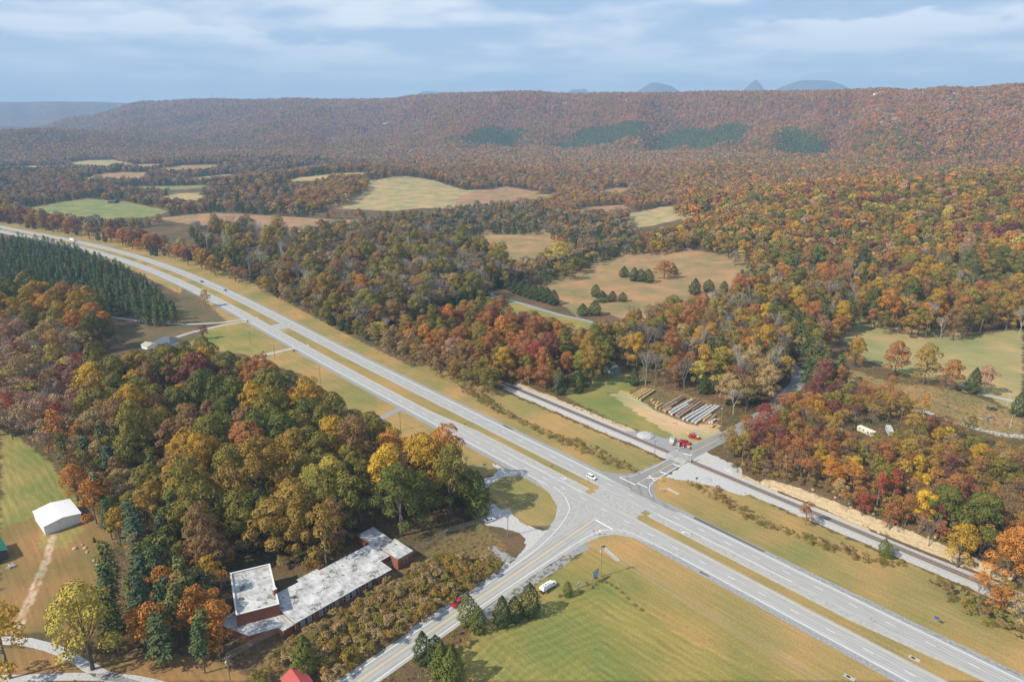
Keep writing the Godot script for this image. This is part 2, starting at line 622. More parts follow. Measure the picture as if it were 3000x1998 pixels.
# a ribbon along a ground polyline between offsets a and b, following the land
func ribbon(ln: PackedVector2Array, a: float, b: float, y: float, ragged := 0.0, seed_ := 1, level := false) -> ArrayMesh:
	var v := PackedVector3Array()
	var n := PackedVector3Array()
	var u := PackedVector2Array()
	var ix := PackedInt32Array()
	var nz := FastNoiseLite.new()
	nz.seed = seed_
	nz.frequency = 0.09
	var s := 0.0
	for i in ln.size():
		var d := (ln[mini(i + 1, ln.size() - 1)] - ln[maxi(i - 1, 0)]).normalized()
		var k := Vector2(d.y, -d.x)
		if i > 0:
			s += ln[i].distance_to(ln[i - 1])
		var p := ln[i] + k * (a + nz.get_noise_1d(s) * ragged)
		var q := ln[i] + k * (b + nz.get_noise_1d(s + 500.0) * ragged)
		v.append(Vector3(p.x, (0.0 if level else land(p.x, p.y)) + y, p.y)); v.append(Vector3(q.x, (0.0 if level else land(q.x, q.y)) + y, q.y))
		n.append(Vector3.UP); n.append(Vector3.UP)
		u.append(Vector2(0, s / 90.0)); u.append(Vector2(1, s / 90.0))
		if i > 0:
			var w := i * 2
			ix.append_array([w - 2, w - 1, w, w - 1, w + 1, w] if b > a else [w - 2, w, w - 1, w - 1, w, w + 1])
	var arr := []
	arr.resize(Mesh.ARRAY_MAX)
	arr[Mesh.ARRAY_VERTEX] = v; arr[Mesh.ARRAY_NORMAL] = n; arr[Mesh.ARRAY_TEX_UV] = u; arr[Mesh.ARRAY_INDEX] = ix
	var m := ArrayMesh.new()
	m.add_surface_from_arrays(Mesh.PRIMITIVE_TRIANGLES, arr)
	return m

# asphalt with wheel paths, long streaks and patches; u runs across the lanes, v along them
func asphalt(key: String, base: Color, seed_: int, paths: Array) -> void:
	var im := Image.create(128, 1024, false, Image.FORMAT_RGB8)
	var a := FastNoiseLite.new(); a.seed = seed_; a.frequency = 0.02; a.fractal_octaves = 4
	var b := FastNoiseLite.new(); b.seed = seed_ + 1; b.frequency = 0.25
	for y in 1024:
		for x in 128:
			var u := x / 128.0
			var k := 1.0 + 0.13 * a.get_noise_2d(x * 2.2, y * 0.35 if y < 512 else (1023 - y) * 0.35) + 0.07 * b.get_noise_2d(x, y)
			for p in paths:
				k -= 0.17 * exp(-pow((u - p) / 0.035, 2.0))
			im.set_pixel(x, y, Color(base.r * k, base.g * k, base.b * k).linear_to_srgb())
	var m := mat(key, Color.WHITE, 0.9, 0.0, 0.25)
	m.albedo_texture = ImageTexture.create_from_image(im)

func speckled(key: String, lo: Color, hi: Color, seed_: int, scale := 0.12, rough := 0.95) -> StandardMaterial3D:
	var m := mat(key, Color.WHITE, rough, 0.0, 0.15)
	m.albedo_texture = noise_tex(seed_, 0.035, 256, lo.linear_to_srgb(), hi.linear_to_srgb(), 5)
	m.uv1_triplanar = true
	m.uv1_world_triplanar = true
	m.uv1_scale = Vector3.ONE * scale
	return m

const SIDE := [34.3, -248.4, 15.6, -228.4, -10.6, -200.4, -35.3, -174.3, -60.0, -147.5, -110.0, -93.0]
const CROSS := [57.0, -277.3, 69.9, -289.4, 81.5, -300.0, 95.7, -312.6, 108.0, -323.0, 120.0, -332.5, 144.5, -356.0, 162.7, -378.0, 180.0, -400.0, 187.0, -416.0, 189.5, -432.0, 186.0, -446.0]

func line_part(called: String, root: Node3D, m: ArrayMesh, c: String) -> void:
	part(called, m, M[c], root)

func build_roads() -> void:
	build_mid()
	asphalt("asphalt_near", Color(0.37, 0.362, 0.338), 3, [0.30, 0.44, 0.62, 0.76])
	asphalt("asphalt_far", Color(0.36, 0.353, 0.33), 8, [0.24, 0.38, 0.56, 0.70])
	asphalt("asphalt_side", Color(0.355, 0.347, 0.32), 13, [0.22, 0.40, 0.60, 0.78])
	asphalt("asphalt_new", Color(0.25, 0.24, 0.225), 17, [0.25, 0.42, 0.6, 0.78])
	speckled("asphalt_plain", Color(0.29, 0.285, 0.265), Color(0.41, 0.40, 0.37), 21, 0.05)
	speckled("shoulder", Color(0.20, 0.205, 0.205), Color(0.36, 0.355, 0.34), 22, 0.10)
	speckled("gravel", Color(0.33, 0.325, 0.31), Color(0.53, 0.515, 0.49), 23, 0.11)
	speckled("ballast", Color(0.24, 0.235, 0.22), Color(0.46, 0.44, 0.41), 24, 0.3)
	speckled("dirt", Color(0.36, 0.27, 0.16), Color(0.60, 0.48, 0.33), 25, 0.09)
	speckled("concrete", Color(0.33, 0.31, 0.27), Color(0.45, 0.43, 0.39), 26, 0.15)
	speckled("tar", Color(0.07, 0.07, 0.07), Color(0.16, 0.16, 0.16), 27, 0.4)
	mat("line_white", lin(0.78, 0.78, 0.75), 0.8)
	mat("line_yellow", lin(0.62, 0.42, 0.12), 0.8)
	mat("line_faded", lin(0.58, 0.47, 0.28), 0.85)
	var h := Node3D.new()
	h.name = "highway"
	add_child(h)
	h.set_meta("kind", "structure")
	var S0 := -1700.0
	var S1 := 330.0
	# paved shoulders under the two carriageways
	part("shoulder", hw_sheet(S0, S1, -16.0, -3.9, -16.0, -3.9, 0.020), M["shoulder"], h)
	part("shoulder", hw_sheet(S0, S1, 3.9, 15.9, 3.9, 15.9, 0.020), M["shoulder"], h)
	part("carriageway", hw_sheet(S0, S1, -13.4, -4.3, -13.4, -4.3, 0.032), M["asphalt_near"], h)
	part("carriageway", hw_sheet(S0, S1, 4.3, 13.6, 4.3, 13.6, 0.032), M["asphalt_far"], h)
	# left-turn lanes eaten out of the median, and the opening between the two noses
	part("turn_lane", hw_sheet(-135.0, -95.0, -4.29, -4.2, -4.29, -0.3, 0.036), M["asphalt_plain"], h)
	part("turn_lane", hw_sheet(-95.0, -15.0, -4.29, -0.3, -4.29, -0.3, 0.036), M["asphalt_plain"], h)
	part("turn_lane", hw_sheet(16.0, 100.0, 0.6, 4.29, 0.6, 4.29, 0.036), M["asphalt_plain"], h)
	part("turn_lane", hw_sheet(100.0, 140.0, 0.6, 4.29, 4.2, 4.29, 0.036), M["asphalt_plain"], h)
	part("median_opening", hw_sheet(-11.7, 12.7, -4.29, 4.29, -4.29, 4.29, 0.036), M["asphalt_plain"], h)
	part("median_opening", hw_sheet(-357.0, -340.0, -4.29, 4.29, -4.29, 4.29, 0.036), M["asphalt_plain"], h)
	# rounded noses
	for q in [[-15.0, -0.3, 4.29, 1.0], [16.0, -4.29, 0.6, -1.0]]:
		var arc := PackedVector2Array()
		var c: float = (q[1] + q[2]) / 2.0
		var r: float = (q[2] - q[1]) / 2.0
		for i in 9:
			var t := PI * i / 8.0
			var p := hw(q[0] + q[3] * sin(t) * 2.6, c - r * cos(t))
			arc.append(Vector2(p.x, p.z))
		var e := hw(q[0] + q[3] * 3.4, c + r)
		var f := hw(q[0] + q[3] * 3.4, c - r)
		arc.append(Vector2(e.x, e.z))
		arc.append(Vector2(f.x, f.z))
		part("median_nose", sheet(arc, 0.028), M["asphalt_plain"], h)
	# painted edge lines
	var w := 0.19
	for seg in [[S0, -30.0, -12.71], [42.0, S1, -12.71]]:
		part("edge_line", hw_sheet(seg[0], seg[1], seg[2] - w / 2, seg[2] + w / 2, seg[2] - w / 2, seg[2] + w / 2, 0.048), M["line_white"], h)
	for seg in [[S0, -2.0, 12.71], [26.0, S1, 12.71]]:
		part("edge_line", hw_sheet(seg[0], seg[1], seg[2] - w / 2, seg[2] + w / 2, seg[2] - w / 2, seg[2] + w / 2, 0.048), M["line_white"], h)
	for seg in [[S0, -357.0, -5.3, -5.3], [-340.0, -135.0, -5.3, -5.3], [-135.0, -95.0, -5.3, -1.2], [-95.0, -16.0, -1.2, -1.2], [16.0, S1, -5.3, -5.3], [S0, -357.0, 5.3, 5.3], [-340.0, -15.0, 5.3, 5.3], [17.0, 100.0, 1.5, 1.5], [100.0, 140.0, 1.5, 5.3], [140.0, S1, 5.3, 5.3]]:
		part("median_line", hw_sheet(seg[0], seg[1], seg[2] - 0.08, seg[2] + 0.08, seg[3] - 0.08, seg[3] + 0.08, 0.048), M["line_faded"] if seg[0] < 0.0 else M["line_yellow"], h)
	part("turn_line", hw_sheet(-70.0, -15.0, -5.5, -5.33, -5.5, -5.33, 0.049), M["line_white"], h)
	part("turn_line", hw_sheet(18.0, 78.0, 5.2, 5.37, 5.2, 5.37, 0.049), M["line_white"], h)
	# broken lane lines, one dash at a time; the far ones are too small to tell apart
	var dash := boxm(Vector3(-0.075, 0.0, -1.52), Vector3(0.075, 0.004, 1.52))
	for o in [-9.05, 9.05]:
		var s := -560.0
		while s < 180.0:
			if s < -6.0 or s > 22.0 or absf(s) < 60.0:
				var p := hw(s, o, 0.046)
				var q := hw(s + 1.0, o, 0.046)
				part("lane_dash", dash, M["line_white"], h, p, Vector3(0, atan2(q.x - p.x, q.z - p.z), 0))
			s += 12.19
	var farr := Tri.new()
	for o in [-9.05, 9.05]:
		var s := -1150.0
		while s < -563.0:
			farr.quad(hw(s, o - 0.08, 0.05), hw(s + 3.05, o - 0.08, 0.05), hw(s + 3.05, o + 0.08, 0.05), hw(s, o + 0.08, 0.05))
			s += 12.19
	part("far_lane_dashes", farr.mesh(), M["line_white"], h).set_meta("kind", "stuff")
	# turn arrows
	for a in [[-30.0, -3.1, 0.0], [34.0, 3.3, PI]]:
		var t := Tri.new()
		t.quad(Vector3(-0.12, 0, -1.4), Vector3(0.12, 0, -1.4), Vector3(0.12, 0, 0.8), Vector3(-0.12, 0, 0.8))
		t.quad(Vector3(-0.12, 0, 0.55), Vector3(-0.12, 0, 0.8), Vector3(0.9, 0, 1.0), Vector3(0.9, 0, 0.75))
		t.tri(Vector3(0.8, 0, 0.3), Vector3(0.8, 0, 1.5), Vector3(1.7, 0, 0.9))
		var p := hw(a[0], a[1], 0.052)
		var q := hw(a[0] + 1.0, a[1], 0.052)
		part("turn_arrow", t.mesh(), M["line_white"], h, p, Vector3(0, atan2(q.x - p.x, q.z - p.z) + a[2], 0))
	# tar patches on the outer shoulder
	for q in [[30.0, 62.0, 13.9, 15.6], [-92.0, -84.0, 13.8, 15.4], [-31.0, -26.0, -15.4, -13.8], [52.0, 56.0, -15.0, -13.9]]:
		part("tar_patch", hw_sheet(q[0], q[1], q[2], q[3], q[2] + 0.3, q[3] - 0.3, 0.034), M["tar"], h)
	for i in 46:
		var s := 64.0 + i * 2.6 + rng.randf_range(-0.8, 0.8)
		var o := 14.4 + rng.randf_range(-0.6, 0.7)
		part("tar_seal", hw_sheet(s, s + rng.randf_range(0.8, 2.6), o, o + rng.randf_range(0.12, 0.4), o, o + 0.2, 0.034), M["tar"], h)

	# the county road that meets it from the lower left
	var side := Node3D.new()
	side.name = "side_road"
	add_child(side)
	side.set_meta("kind", "structure")
	var mouth := flat2([-17.8, -201.0, -3.0, -216.5, 7.6, -229.0, 14.4, -240.5, 18.6, -251.0, 19.6, -259.0, 17.0, -269.0, 11.0, -281.0, 3.0, -292.0, 7.0, -290.0, 23.0, -272.3, 40.0, -253.5, 57.0, -234.7, 72.0, -218.1, 66.0, -221.5, 57.0, -229.5, 49.0, -235.6, 42.0, -237.8, 36.0, -236.6, 29.0, -232.0, 12.4, -216.6, 3.5, -207.0, -3.6, -199.5])
	part("road_mouth", sheet(mouth, 0.040), M["asphalt_plain"], side)
	var ln := curve(SIDE)
	part("roadway", ribbon(ln, -4.9, 4.9, 0.044), M["asphalt_side"], side)
	part("centre_line", ribbon(ln, -0.16, 0.16, 0.052), M["line_yellow"], side)
	var low := curve([-15.8, -200.0, -38.5, -176.0, -64.0, -148.5, -114.0, -94.5])
	part("edge_line", ribbon(low, -0.09, 0.09, 0.053), M["line_white"], side)
	part("edge_line", ribbon(curve([-15.8, -200.0, -0.1, -216.8, 10.9, -229.8, 18.4, -241.4, 23.6, -252.3, 24.9, -259.1, 22.9, -268.4, 19.0, -275.5]), -0.09, 0.09, 0.053), M["line_white"], side)
	part("edge_line", ribbon(curve([-107.0, -91.0, -56.5, -145.5, -31.9, -172.6, -6.6, -199.8, 10.4, -217.0, 24.7, -231.0, 33.1, -238.4, 39.8, -241.1, 46.8, -240.2, 54.5, -233.6, 64.0, -223.7]), -0.09, 0.09, 0.053), M["line_white"], side)
	part("stop_line", ribbon(flat2([35.0, -248.6, 41.3, -241.6]), -0.25, 0.25, 0.055), M["line_white"], side)
	struct("gravel_shoulder", ribbon(curve([30.0, -230.0, 14.0, -214.5, -3.0, -197.0, -14.0, -185.0]), -2.6, 1.2, 0.014, 1.2, 4), M["shoulder"])
	struct("gravel_shoulder", ribbon(curve([-1.5, -219.5, -12.0, -206.5, -22.0, -196.0, -33.0, -184.0]), -1.0, 1.6, 0.014, 1.2, 6), M["gravel"])

	# the newer road over the railway
	var cr := Node3D.new()
	cr.name = "crossing_road"
	add_child(cr)
	cr.set_meta("kind", "structure")
	var fl := flat2([42.0, -290.2, 50.6, -287.0, 57.5, -287.4, 63.6, -291.6, 70.0, -296.6, 76.5, -289.5, 70.0, -283.0, 66.0, -278.0, 64.4, -272.5, 64.6, -266.0, 67.5, -260.5, 73.0, -254.5, 69.5, -254.2, 57.6, -267.3, 48.0, -278.0])
	part("road_mouth", sheet(fl, 0.041), M["asphalt_new"], cr)
	var cl := curve(CROSS)
	part("roadway", ribbon(cl, -4.3, 4.3, 0.046), M["asphalt_new"], cr)
	part("centre_line", ribbon(flat2([57.0, -277.3, 69.9, -289.4, 81.0, -299.5]), -0.15, 0.15, 0.054), M["line_yellow"], cr)
	part("centre_line", ribbon(flat2([89.5, -307.3, 95.7, -312.6, 108.0, -323.0]), -0.15, 0.15, 0.054), M["line_yellow"], cr)
	part("edge_line", ribbon(curve([50.6, -284.2, 55.8, -284.7, 63.3, -289.7, 73.1, -297.6, 79.0, -303.0]), -0.1, 0.1, 0.054), M["line_white"], cr)
	part("edge_line", ribbon(curve([84.0, -297.6, 72.5, -286.7, 66.7, -281.0, 63.2, -276.3, 62.1, -271.7, 62.5, -266.5]), -0.1, 0.1, 0.054), M["line_white"], cr)
	for q in [[50.5, -283.9, 56.8, -277.0, 0.22], [58.0, -278.6, 61.9, -274.2, 0.22], [70.6, -289.2, 73.3, -286.9, 0.3], [78.6, -296.6, 81.3, -294.4, 0.3], [63.2, -283.0, 68.3, -283.2, 0.2], [64.6, -285.5, 66.6, -280.6, 0.2], [85.6, -308.2, 88.8, -305.8, 0.3]]:
		part("painted_bar", ribbon(flat2([q[0], q[1], q[2], q[3]]), -q[4], q[4], 0.055), M["line_white"], cr)

	# drives, lanes and gravel
	for q in [["driveway", [-210.0, -541.0, -224.5, -533.5, -239.0, -521.5, -250.3, -507.8, -256.6, -495.8], 1.9, "concrete"], ["driveway", [-213.0, -549.0, -234.3, -536.0, -250.1, -531.1, -267.2, -529.9, -294.3, -534.7, -316.1, -542.2, -339.1, -551.1], 1.5, "gravel"],
			["driveway", [-150.0, -477.0, -165.2, -464.5, -179.4, -451.5], 2.2, "concrete"], ["driveway", [-58.0, -368.0, -67.7, -357.9, -75.5, -346.2, -83.0, -335.0], 2.1, "shoulder"],
			["country_lane", [-33.0, -720.0, -28.9, -692.3, -26.6, -654.4, -21.5, -630.3, -10.9, -612.5, 9.0, -592.7, 38.2, -559.0, 58.7, -542.2, 74.9, -527.5, 95.0, -519.5, 120.0, -512.0], 2.4, "shoulder"],
			["gravel_drive", [-200.0, -183.0, -175.0, -180.1, -166.0, -179.3, -157.0, -178.5, -148.5, -176.3, -137.1, -171.3, -125.7, -165.5, -112.0, -160.5, -95.0, -156.0, -80.0, -154.0], 1.7, "gravel"], ["gravel_drive", [-190.0, -161.0, -145.3, -163.8, -127.0, -164.1, -112.0, -162.8, -100.0, -159.2], 1.5, "gravel"],
			["country_lane", [310.0, -296.0, 268.0, -316.0, 253.0, -320.2, 239.6, -333.0, 228.0, -352.0], 2.2, "concrete"], ["country_lane", [330.0, -350.0, 294.4, -361.2, 285.2, -367.5, 270.0, -379.0], 1.8, "concrete"]]:
		struct(q[0], ribbon(curve(q[1]), -q[2], q[2], 0.024, 0.5, int(q[2] * 10.0)), M[q[3]])
	struct("gravel_lot", sheet(rough(flat2([-9.8, -263.5, -5.4, -257.0, -1.4, -255.0, 2.8, -247.7, 6.4, -244.5, 9.9, -242.0, 13.1, -240.8, 16.7, -242.5, 18.9, -247.0, 17.0, -239.5, 12.0, -231.5, 5.0, -223.4, 1.5, -221.5, 3.2, -225.6, 5.7, -231.3, 5.5, -234.8, 3.4, -239.0, -0.9, -240.8, -5.2, -243.3, -11.0, -244.5, -15.0, -252.0]), 1.5, 287), 0.024), M["gravel"])
	struct("gravel_drive", sheet(rough(flat2([-16.8, -277.6, -9.0, -285.5, -7.0, -290.5, -9.5, -297.5, -2.5, -291.5, 4.0, -284.5, -1.8, -285.3, -6.5, -281.8, -14.2, -271.6]), 1.5, 127), 0.024), M["gravel"])
	struct("broken_path", sheet(rough(flat2([-9.7, -229.8, -7.4, -229.8, -2.8, -226.2, 1.5, -222.1, -1.5, -219.4, -5.5, -223.6, -9.0, -227.0]), 1.5, 97), 0.02), M["shoulder"])

# ---------------------------------------------------------------- the railway
const RK := 0.6727          # along the line: (RK, RM); it runs as straight as the highway
const RM := 0.7399
func rail(s: float, o: float, y := 0.0) -> Vector3:
	return Vector3(83.0 + s * RK + o * RM, y, -303.8 + s * RM - o * RK)

func build_railway() -> void:
	var ln := flat2([rail(-420, 0).x, rail(-420, 0).z, rail(260, 0).x, rail(260, 0).z])
	ln = curve([ln[0].x, ln[0].y, ln[1].x, ln[1].y], 4.0)
	struct("track_apron", ribbon(curve([rail(-125, 0).x, rail(-125, 0).z, rail(260, 0).x, rail(260, 0).z], 4.0), -6.4, 8.2, 0.010, 2.0, 9, true), M["dirt"])
	struct("track_gravel", ribbon(curve([rail(-125, 0).x, rail(-125, 0).z, rail(260, 0).x, rail(260, 0).z], 4.0), -5.6, 4.4, 0.016, 1.2, 12, true), M["gravel"])
	struct("gravel_apron", sheet(rough(flat2([72.0, -283.5, 76.0, -287.6, 84.0, -296.6, 92.0, -290.0, 104.0, -276.5, 112.0, -268.0, 103.0, -268.0, 92.0, -276.0, 82.0, -281.0]), 1.5, 129), 0.020), M["gravel"])
	struct("gravel_apron", sheet(rough(flat2([90.5, -304.5, 97.0, -310.5, 103.5, -302.0, 111.0, -292.0, 108.0, -285.0, 100.0, -290.0]), 1.5, 88), 0.020), M["gravel"])
	struct("gravel_apron", sheet(rough(flat2([60.0, -333.0, 70.0, -332.5, 80.0, -325.0, 92.0, -319.5, 97.0, -317.5, 90.5, -312.0, 84.0, -306.5, 77.0, -311.0, 66.0, -322.5]), 1.5, 126), 0.020), M["shoulder"])
	var t := thing("railway_track", "single railway line of rusty rails on wooden sleepers across the road", "railway")
	for run in [[-420.0, -6.0], [6.0, 255.0]]:
		var b := Tri.new()
		for q in [[-2.5, 0.02, -1.45, 0.26], [-1.45, 0.26, 1.45, 0.26], [1.45, 0.26, 2.5, 0.02]]:
			b.quad(rail(run[0], q[0], q[1]), rail(run[1], q[0], q[1]), rail(run[1], q[2], q[3]), rail(run[0], q[2], q[3]))
		part("ballast", b.mesh(), M["ballast"], t)
	mat("sleeper", lin(0.155, 0.105, 0.072), 0.95)
	mat("rail_rust", lin(0.17, 0.095, 0.055), 0.6, 0.3)
	var ties := Tri.new()
	var s := -250.0
	var al := Vector3(RK, 0, RM)
	var ac := Vector3(RM, 0, -RK)
	while s < 200.0:
		if s < -5.8 or s > 6.2:
			var c := rail(s, rng.randf_range(-0.05, 0.05), 0.27)
			var p := [c - al * 0.12 - ac * 1.3, c + al * 0.12 - ac * 1.3, c + al * 0.12 + ac * 1.3, c - al * 0.12 + ac * 1.3]
			var u := Vector3(0, 0.09, 0)
			ties.quad(p[0] + u, p[1] + u, p[2] + u, p[3] + u)
			for i in 4:
				ties.quad(p[i], p[(i + 1) % 4], p[(i + 1) % 4] + u, p[i] + u)
		s += 0.58
	part("sleepers", ties.mesh(), M["sleeper"], t).set_meta("kind", "stuff")
	for o in [-0.75, 0.75]:
		var r := Tri.new()
		var y0 := 0.33
		r.quad(rail(-420, o - 0.05, y0 + 0.17), rail(255, o - 0.05, y0 + 0.17), rail(255, o + 0.05, y0 + 0.17), rail(-420, o + 0.05, y0 + 0.17))
		r.quad(rail(-420, o - 0.05, 0.1), rail(255, o - 0.05, 0.1), rail(255, o - 0.05, y0 + 0.17), rail(-420, o - 0.05, y0 + 0.17))
		r.quad(rail(255, o + 0.05, 0.1), rail(-420, o + 0.05, 0.1), rail(-420, o + 0.05, y0 + 0.17), rail(255, o + 0.05, y0 + 0.17))
		part("rail", r.mesh(), M["rail_rust"], t)
	# timber and rubber panels that carry the road over the rails
	var deck := Tri.new()
	for q in [[-5.0, 0.05, -1.3, 0.47], [-1.3, 0.47, -0.86, 0.47], [-0.64, 0.47, 0.64, 0.47], [0.86, 0.47, 1.3, 0.47], [1.3, 0.47, 5.0, 0.05]]:
		deck.quad(rail(-5.6, q[0], q[1]), rail(6.0, q[0], q[1]), rail(6.0, q[2], q[3]), rail(-5.6, q[2], q[3]))
	part("crossing_panel", deck.mesh(), M["asphalt_plain"], t)

# ---------------------------------------------------------------- trees: shapes
# Leaf sprays are small bent quads; a crown is a cloud of them gathered in clumps, with limbs inside.
class Leaves:
	var v := PackedVector3Array()
	var n := PackedVector3Array()
	var c := PackedColorArray()
	var r := RandomNumberGenerator.new()
	func spray(p: Vector3, out: Vector3, size: float, tilt: float) -> void:
		var d := (out + Vector3(r.randf_range(-1, 1), r.randf_range(-1, 1), r.randf_range(-1, 1)) * tilt).normalized()
		var u := d.cross(Vector3(r.randf_range(-1, 1), r.randf_range(-1, 1), r.randf_range(-1, 1))).normalized() * size * r.randf_range(0.7, 1.2)
		var w := d.cross(u).normalized() * size * r.randf_range(0.45, 0.85)
		var bend := d * size * 0.25
		var k := r.randf_range(0.72, 1.24)
		var col := Color(k * r.randf_range(0.93, 1.08), k, k * r.randf_range(0.85, 1.1))
		var a := p - u
		var b := p + w + bend
		var e := p + u
		var f := p - w + bend
		for q in [a, b, e, a, e, f]:
			v.append(q)
			c.append(col)
		var n1 := ((e - a).cross(b - a)).normalized()
		var n2 := ((f - a).cross(e - a)).normalized()
		for i in 3: n.append((n1 + d * 0.9).normalized() if n1.dot(d) > 0.0 else (-n1 + d * 0.9).normalized())
		for i in 3: n.append((n2 + d * 0.9).normalized() if n2.dot(d) > 0.0 else (-n2 + d * 0.9).normalized())
	func into(m: ArrayMesh, mt: Material) -> void:
		var arr := []
		arr.resize(Mesh.ARRAY_MAX)
		arr[Mesh.ARRAY_VERTEX] = v
		arr[Mesh.ARRAY_NORMAL] = n
		arr[Mesh.ARRAY_COLOR] = c
		m.add_surface_from_arrays(Mesh.PRIMITIVE_TRIANGLES, arr)
		m.surface_set_material(m.get_surface_count() - 1, mt)

# clumps over a dome: centres and radii
func dome(rg: RandomNumberGenerator, k: int, R: float, base: float, top: float, lump: float, shape: float) -> Array:
	var out := []
	for i in k:
		var t := (i + 0.5) / k                                   # 0 low rim, 1 top
		var el := lerpf(-0.35, 1.5, pow(t, 0.85))
		var az := i * 2.399 + rg.randf_range(-0.4, 0.4)
		var rr := R * cos(maxf(el, 0.0)) * lerpf(0.58, 0.95, rg.randf()) * (1.0 if el > 0 else 0.85)
		var y := base + (top - base) * (0.30 + 0.70 * pow(maxf(sin(el), 0.0), shape) * 0.82 + minf(el, 0.0) * 0.55)
		out.append([Vector3(cos(az) * rr, y + rg.randf_range(-0.05, 0.05) * (top - base), sin(az) * rr), R * lump * rg.randf_range(0.8, 1.22)])
	out.append([Vector3(0, base + (top - base) * 0.55, 0), R * 0.55])
	return out

func leafy(seed_: int, clumps: Array, count: int, size: float, tilt: float, open := 0.0) -> Leaves:
	var L := Leaves.new()
	L.r.seed = seed_
	var area := 0.0
	for q in clumps:
		area += q[1] * q[1]
	for q in clumps:
		var c: Vector3 = q[0]
		var rad: float = q[1]
		var k := int(count * rad * rad / area * 1.35)
		for i in k:
			var d := Vector3(L.r.randfn(), L.r.randfn(), L.r.randfn()).normalized()
			if d.y < -0.25 and L.r.randf() < 0.75:
				d.y = -d.y
			var p := c + d * rad * L.r.randf_range(0.82, 1.06) * Vector3(1.0, 0.88, 1.0)
			var buried := false
			for o in clumps:
				if o != q and p.distance_squared_to(o[0]) < o[1] * o[1] * 0.62:
					buried = true
					break
			if buried or L.r.randf() < open:
				continue
			L.spray(p, d, size * L.r.randf_range(0.75, 1.25), tilt)
	return L

func limbs(seed_: int, height: float, radius: float, tips: Array, sides := 5) -> Tri:
	var t := Tri.new()
	var rg := RandomNumberGenerator.new()
	rg.seed = seed_
	var fork := height * 0.42
	var a := Vector3.ZERO
	var b := Vector3(rg.randf_range(-0.2, 0.2), fork, rg.randf_range(-0.2, 0.2))
	t.tube(a - Vector3(0, 0.3, 0), b, radius, radius * 0.72, sides + 1)
	t.tube(b, b + Vector3(0, height * 0.3, 0), radius * 0.72, radius * 0.25, sides)
	for q in tips:
		var p: Vector3 = q
		var m := b.lerp(p, 0.5) + Vector3(0, (p.y - b.y) * 0.05, 0)
		t.tube(b, m, radius * 0.42, radius * 0.26, 4)
		t.tube(m, p, radius * 0.26, radius * 0.06, 3)
	return t

# a bare crown of forking twigs
func twigs(seed_: int, height: float, spread: float, radius: float, depth: int, L: Leaves = null, leaf := 0.3, per := 0) -> Tri:
	var t := Tri.new()
	var rg := RandomNumberGenerator.new()
	rg.seed = seed_
	var stack := [[Vector3(0, -0.2, 0), Vector3(rg.randf_range(-0.08, 0.08), 1, rg.randf_range(-0.08, 0.08)).normalized(), height * 0.34, radius, 0]]
	while stack.size() > 0:
		var q: Array = stack.pop_back()
		var a: Vector3 = q[0]
		var d: Vector3 = q[1]
		var l: float = q[2]
		var b := a + d * l
		var k: int = q[4]
		t.tube(a, b, q[3], q[3] * 0.66, 5 if k < 2 else 3)
		if k >= depth:
			if L:
				for i in per:
					L.spray(b + Vector3(rg.randf_range(-1, 1), rg.randf_range(-0.6, 0.6), rg.randf_range(-1, 1)) * leaf * 2.2, Vector3(d.x, 0.5, d.z).normalized(), leaf * rg.randf_range(0.7, 1.3), 0.9)
			continue
		var kids := 3 if k < 3 else 2
		for i in kids:
			var az := TAU * (i + rg.randf()) / kids
			var tilt := spread * rg.randf_range(0.6, 1.15) * (0.75 if k == 0 else 1.0)
			var u := d.cross(Vector3(0.3, 0.1, 1)).normalized()
			var w := d.cross(u)
			var nd := (d * cos(tilt) + (u * cos(az) + w * sin(az)) * sin(tilt) + Vector3(0, 0.16, 0)).normalized()
			stack.append([b, nd, l * rg.randf_range(0.62, 0.82), q[3] * 0.6, k + 1])
		if k > 0 and k < 3:
			stack.append([b, (d + Vector3(rg.randf_range(-0.2, 0.2), 0.1, rg.randf_range(-0.2, 0.2))).normalized(), l * 0.8, q[3] * 0.66, k + 1])
	return t

func cedar_leaves(seed_: int, height: float, R: float, fat: float, count: int, size: float) -> Leaves:
	var L := Leaves.new()
	L.r.seed = seed_
	var ph := L.r.randf() * TAU
	for i in count:
		var t := pow(L.r.randf(), 0.75)                   # 1 at the foot
		var y := height * (1.0 - t) + 0.25
		var prof := R * pow(sin(clampf(t * 1.75 / fat, 0.0, 1.0) * PI * 0.5), 0.9) * (1.0 - 0.3 * smoothstep(0.82, 1.0, t))
		var az := L.r.randf() * TAU
		var lump := 1.0 + 0.16 * sin(az * 5.0 + y * 2.1 + ph) + 0.10 * sin(az * 9.0 - y * 4.3)
		var rr := prof * lump * L.r.randf_range(0.86, 1.05)
		var out := Vector3(cos(az), 0.45, sin(az)).normalized()
		L.spray(Vector3(cos(az) * rr, y, sin(az) * rr), out, size * L.r.randf_range(0.7, 1.3), 0.55)
	return L

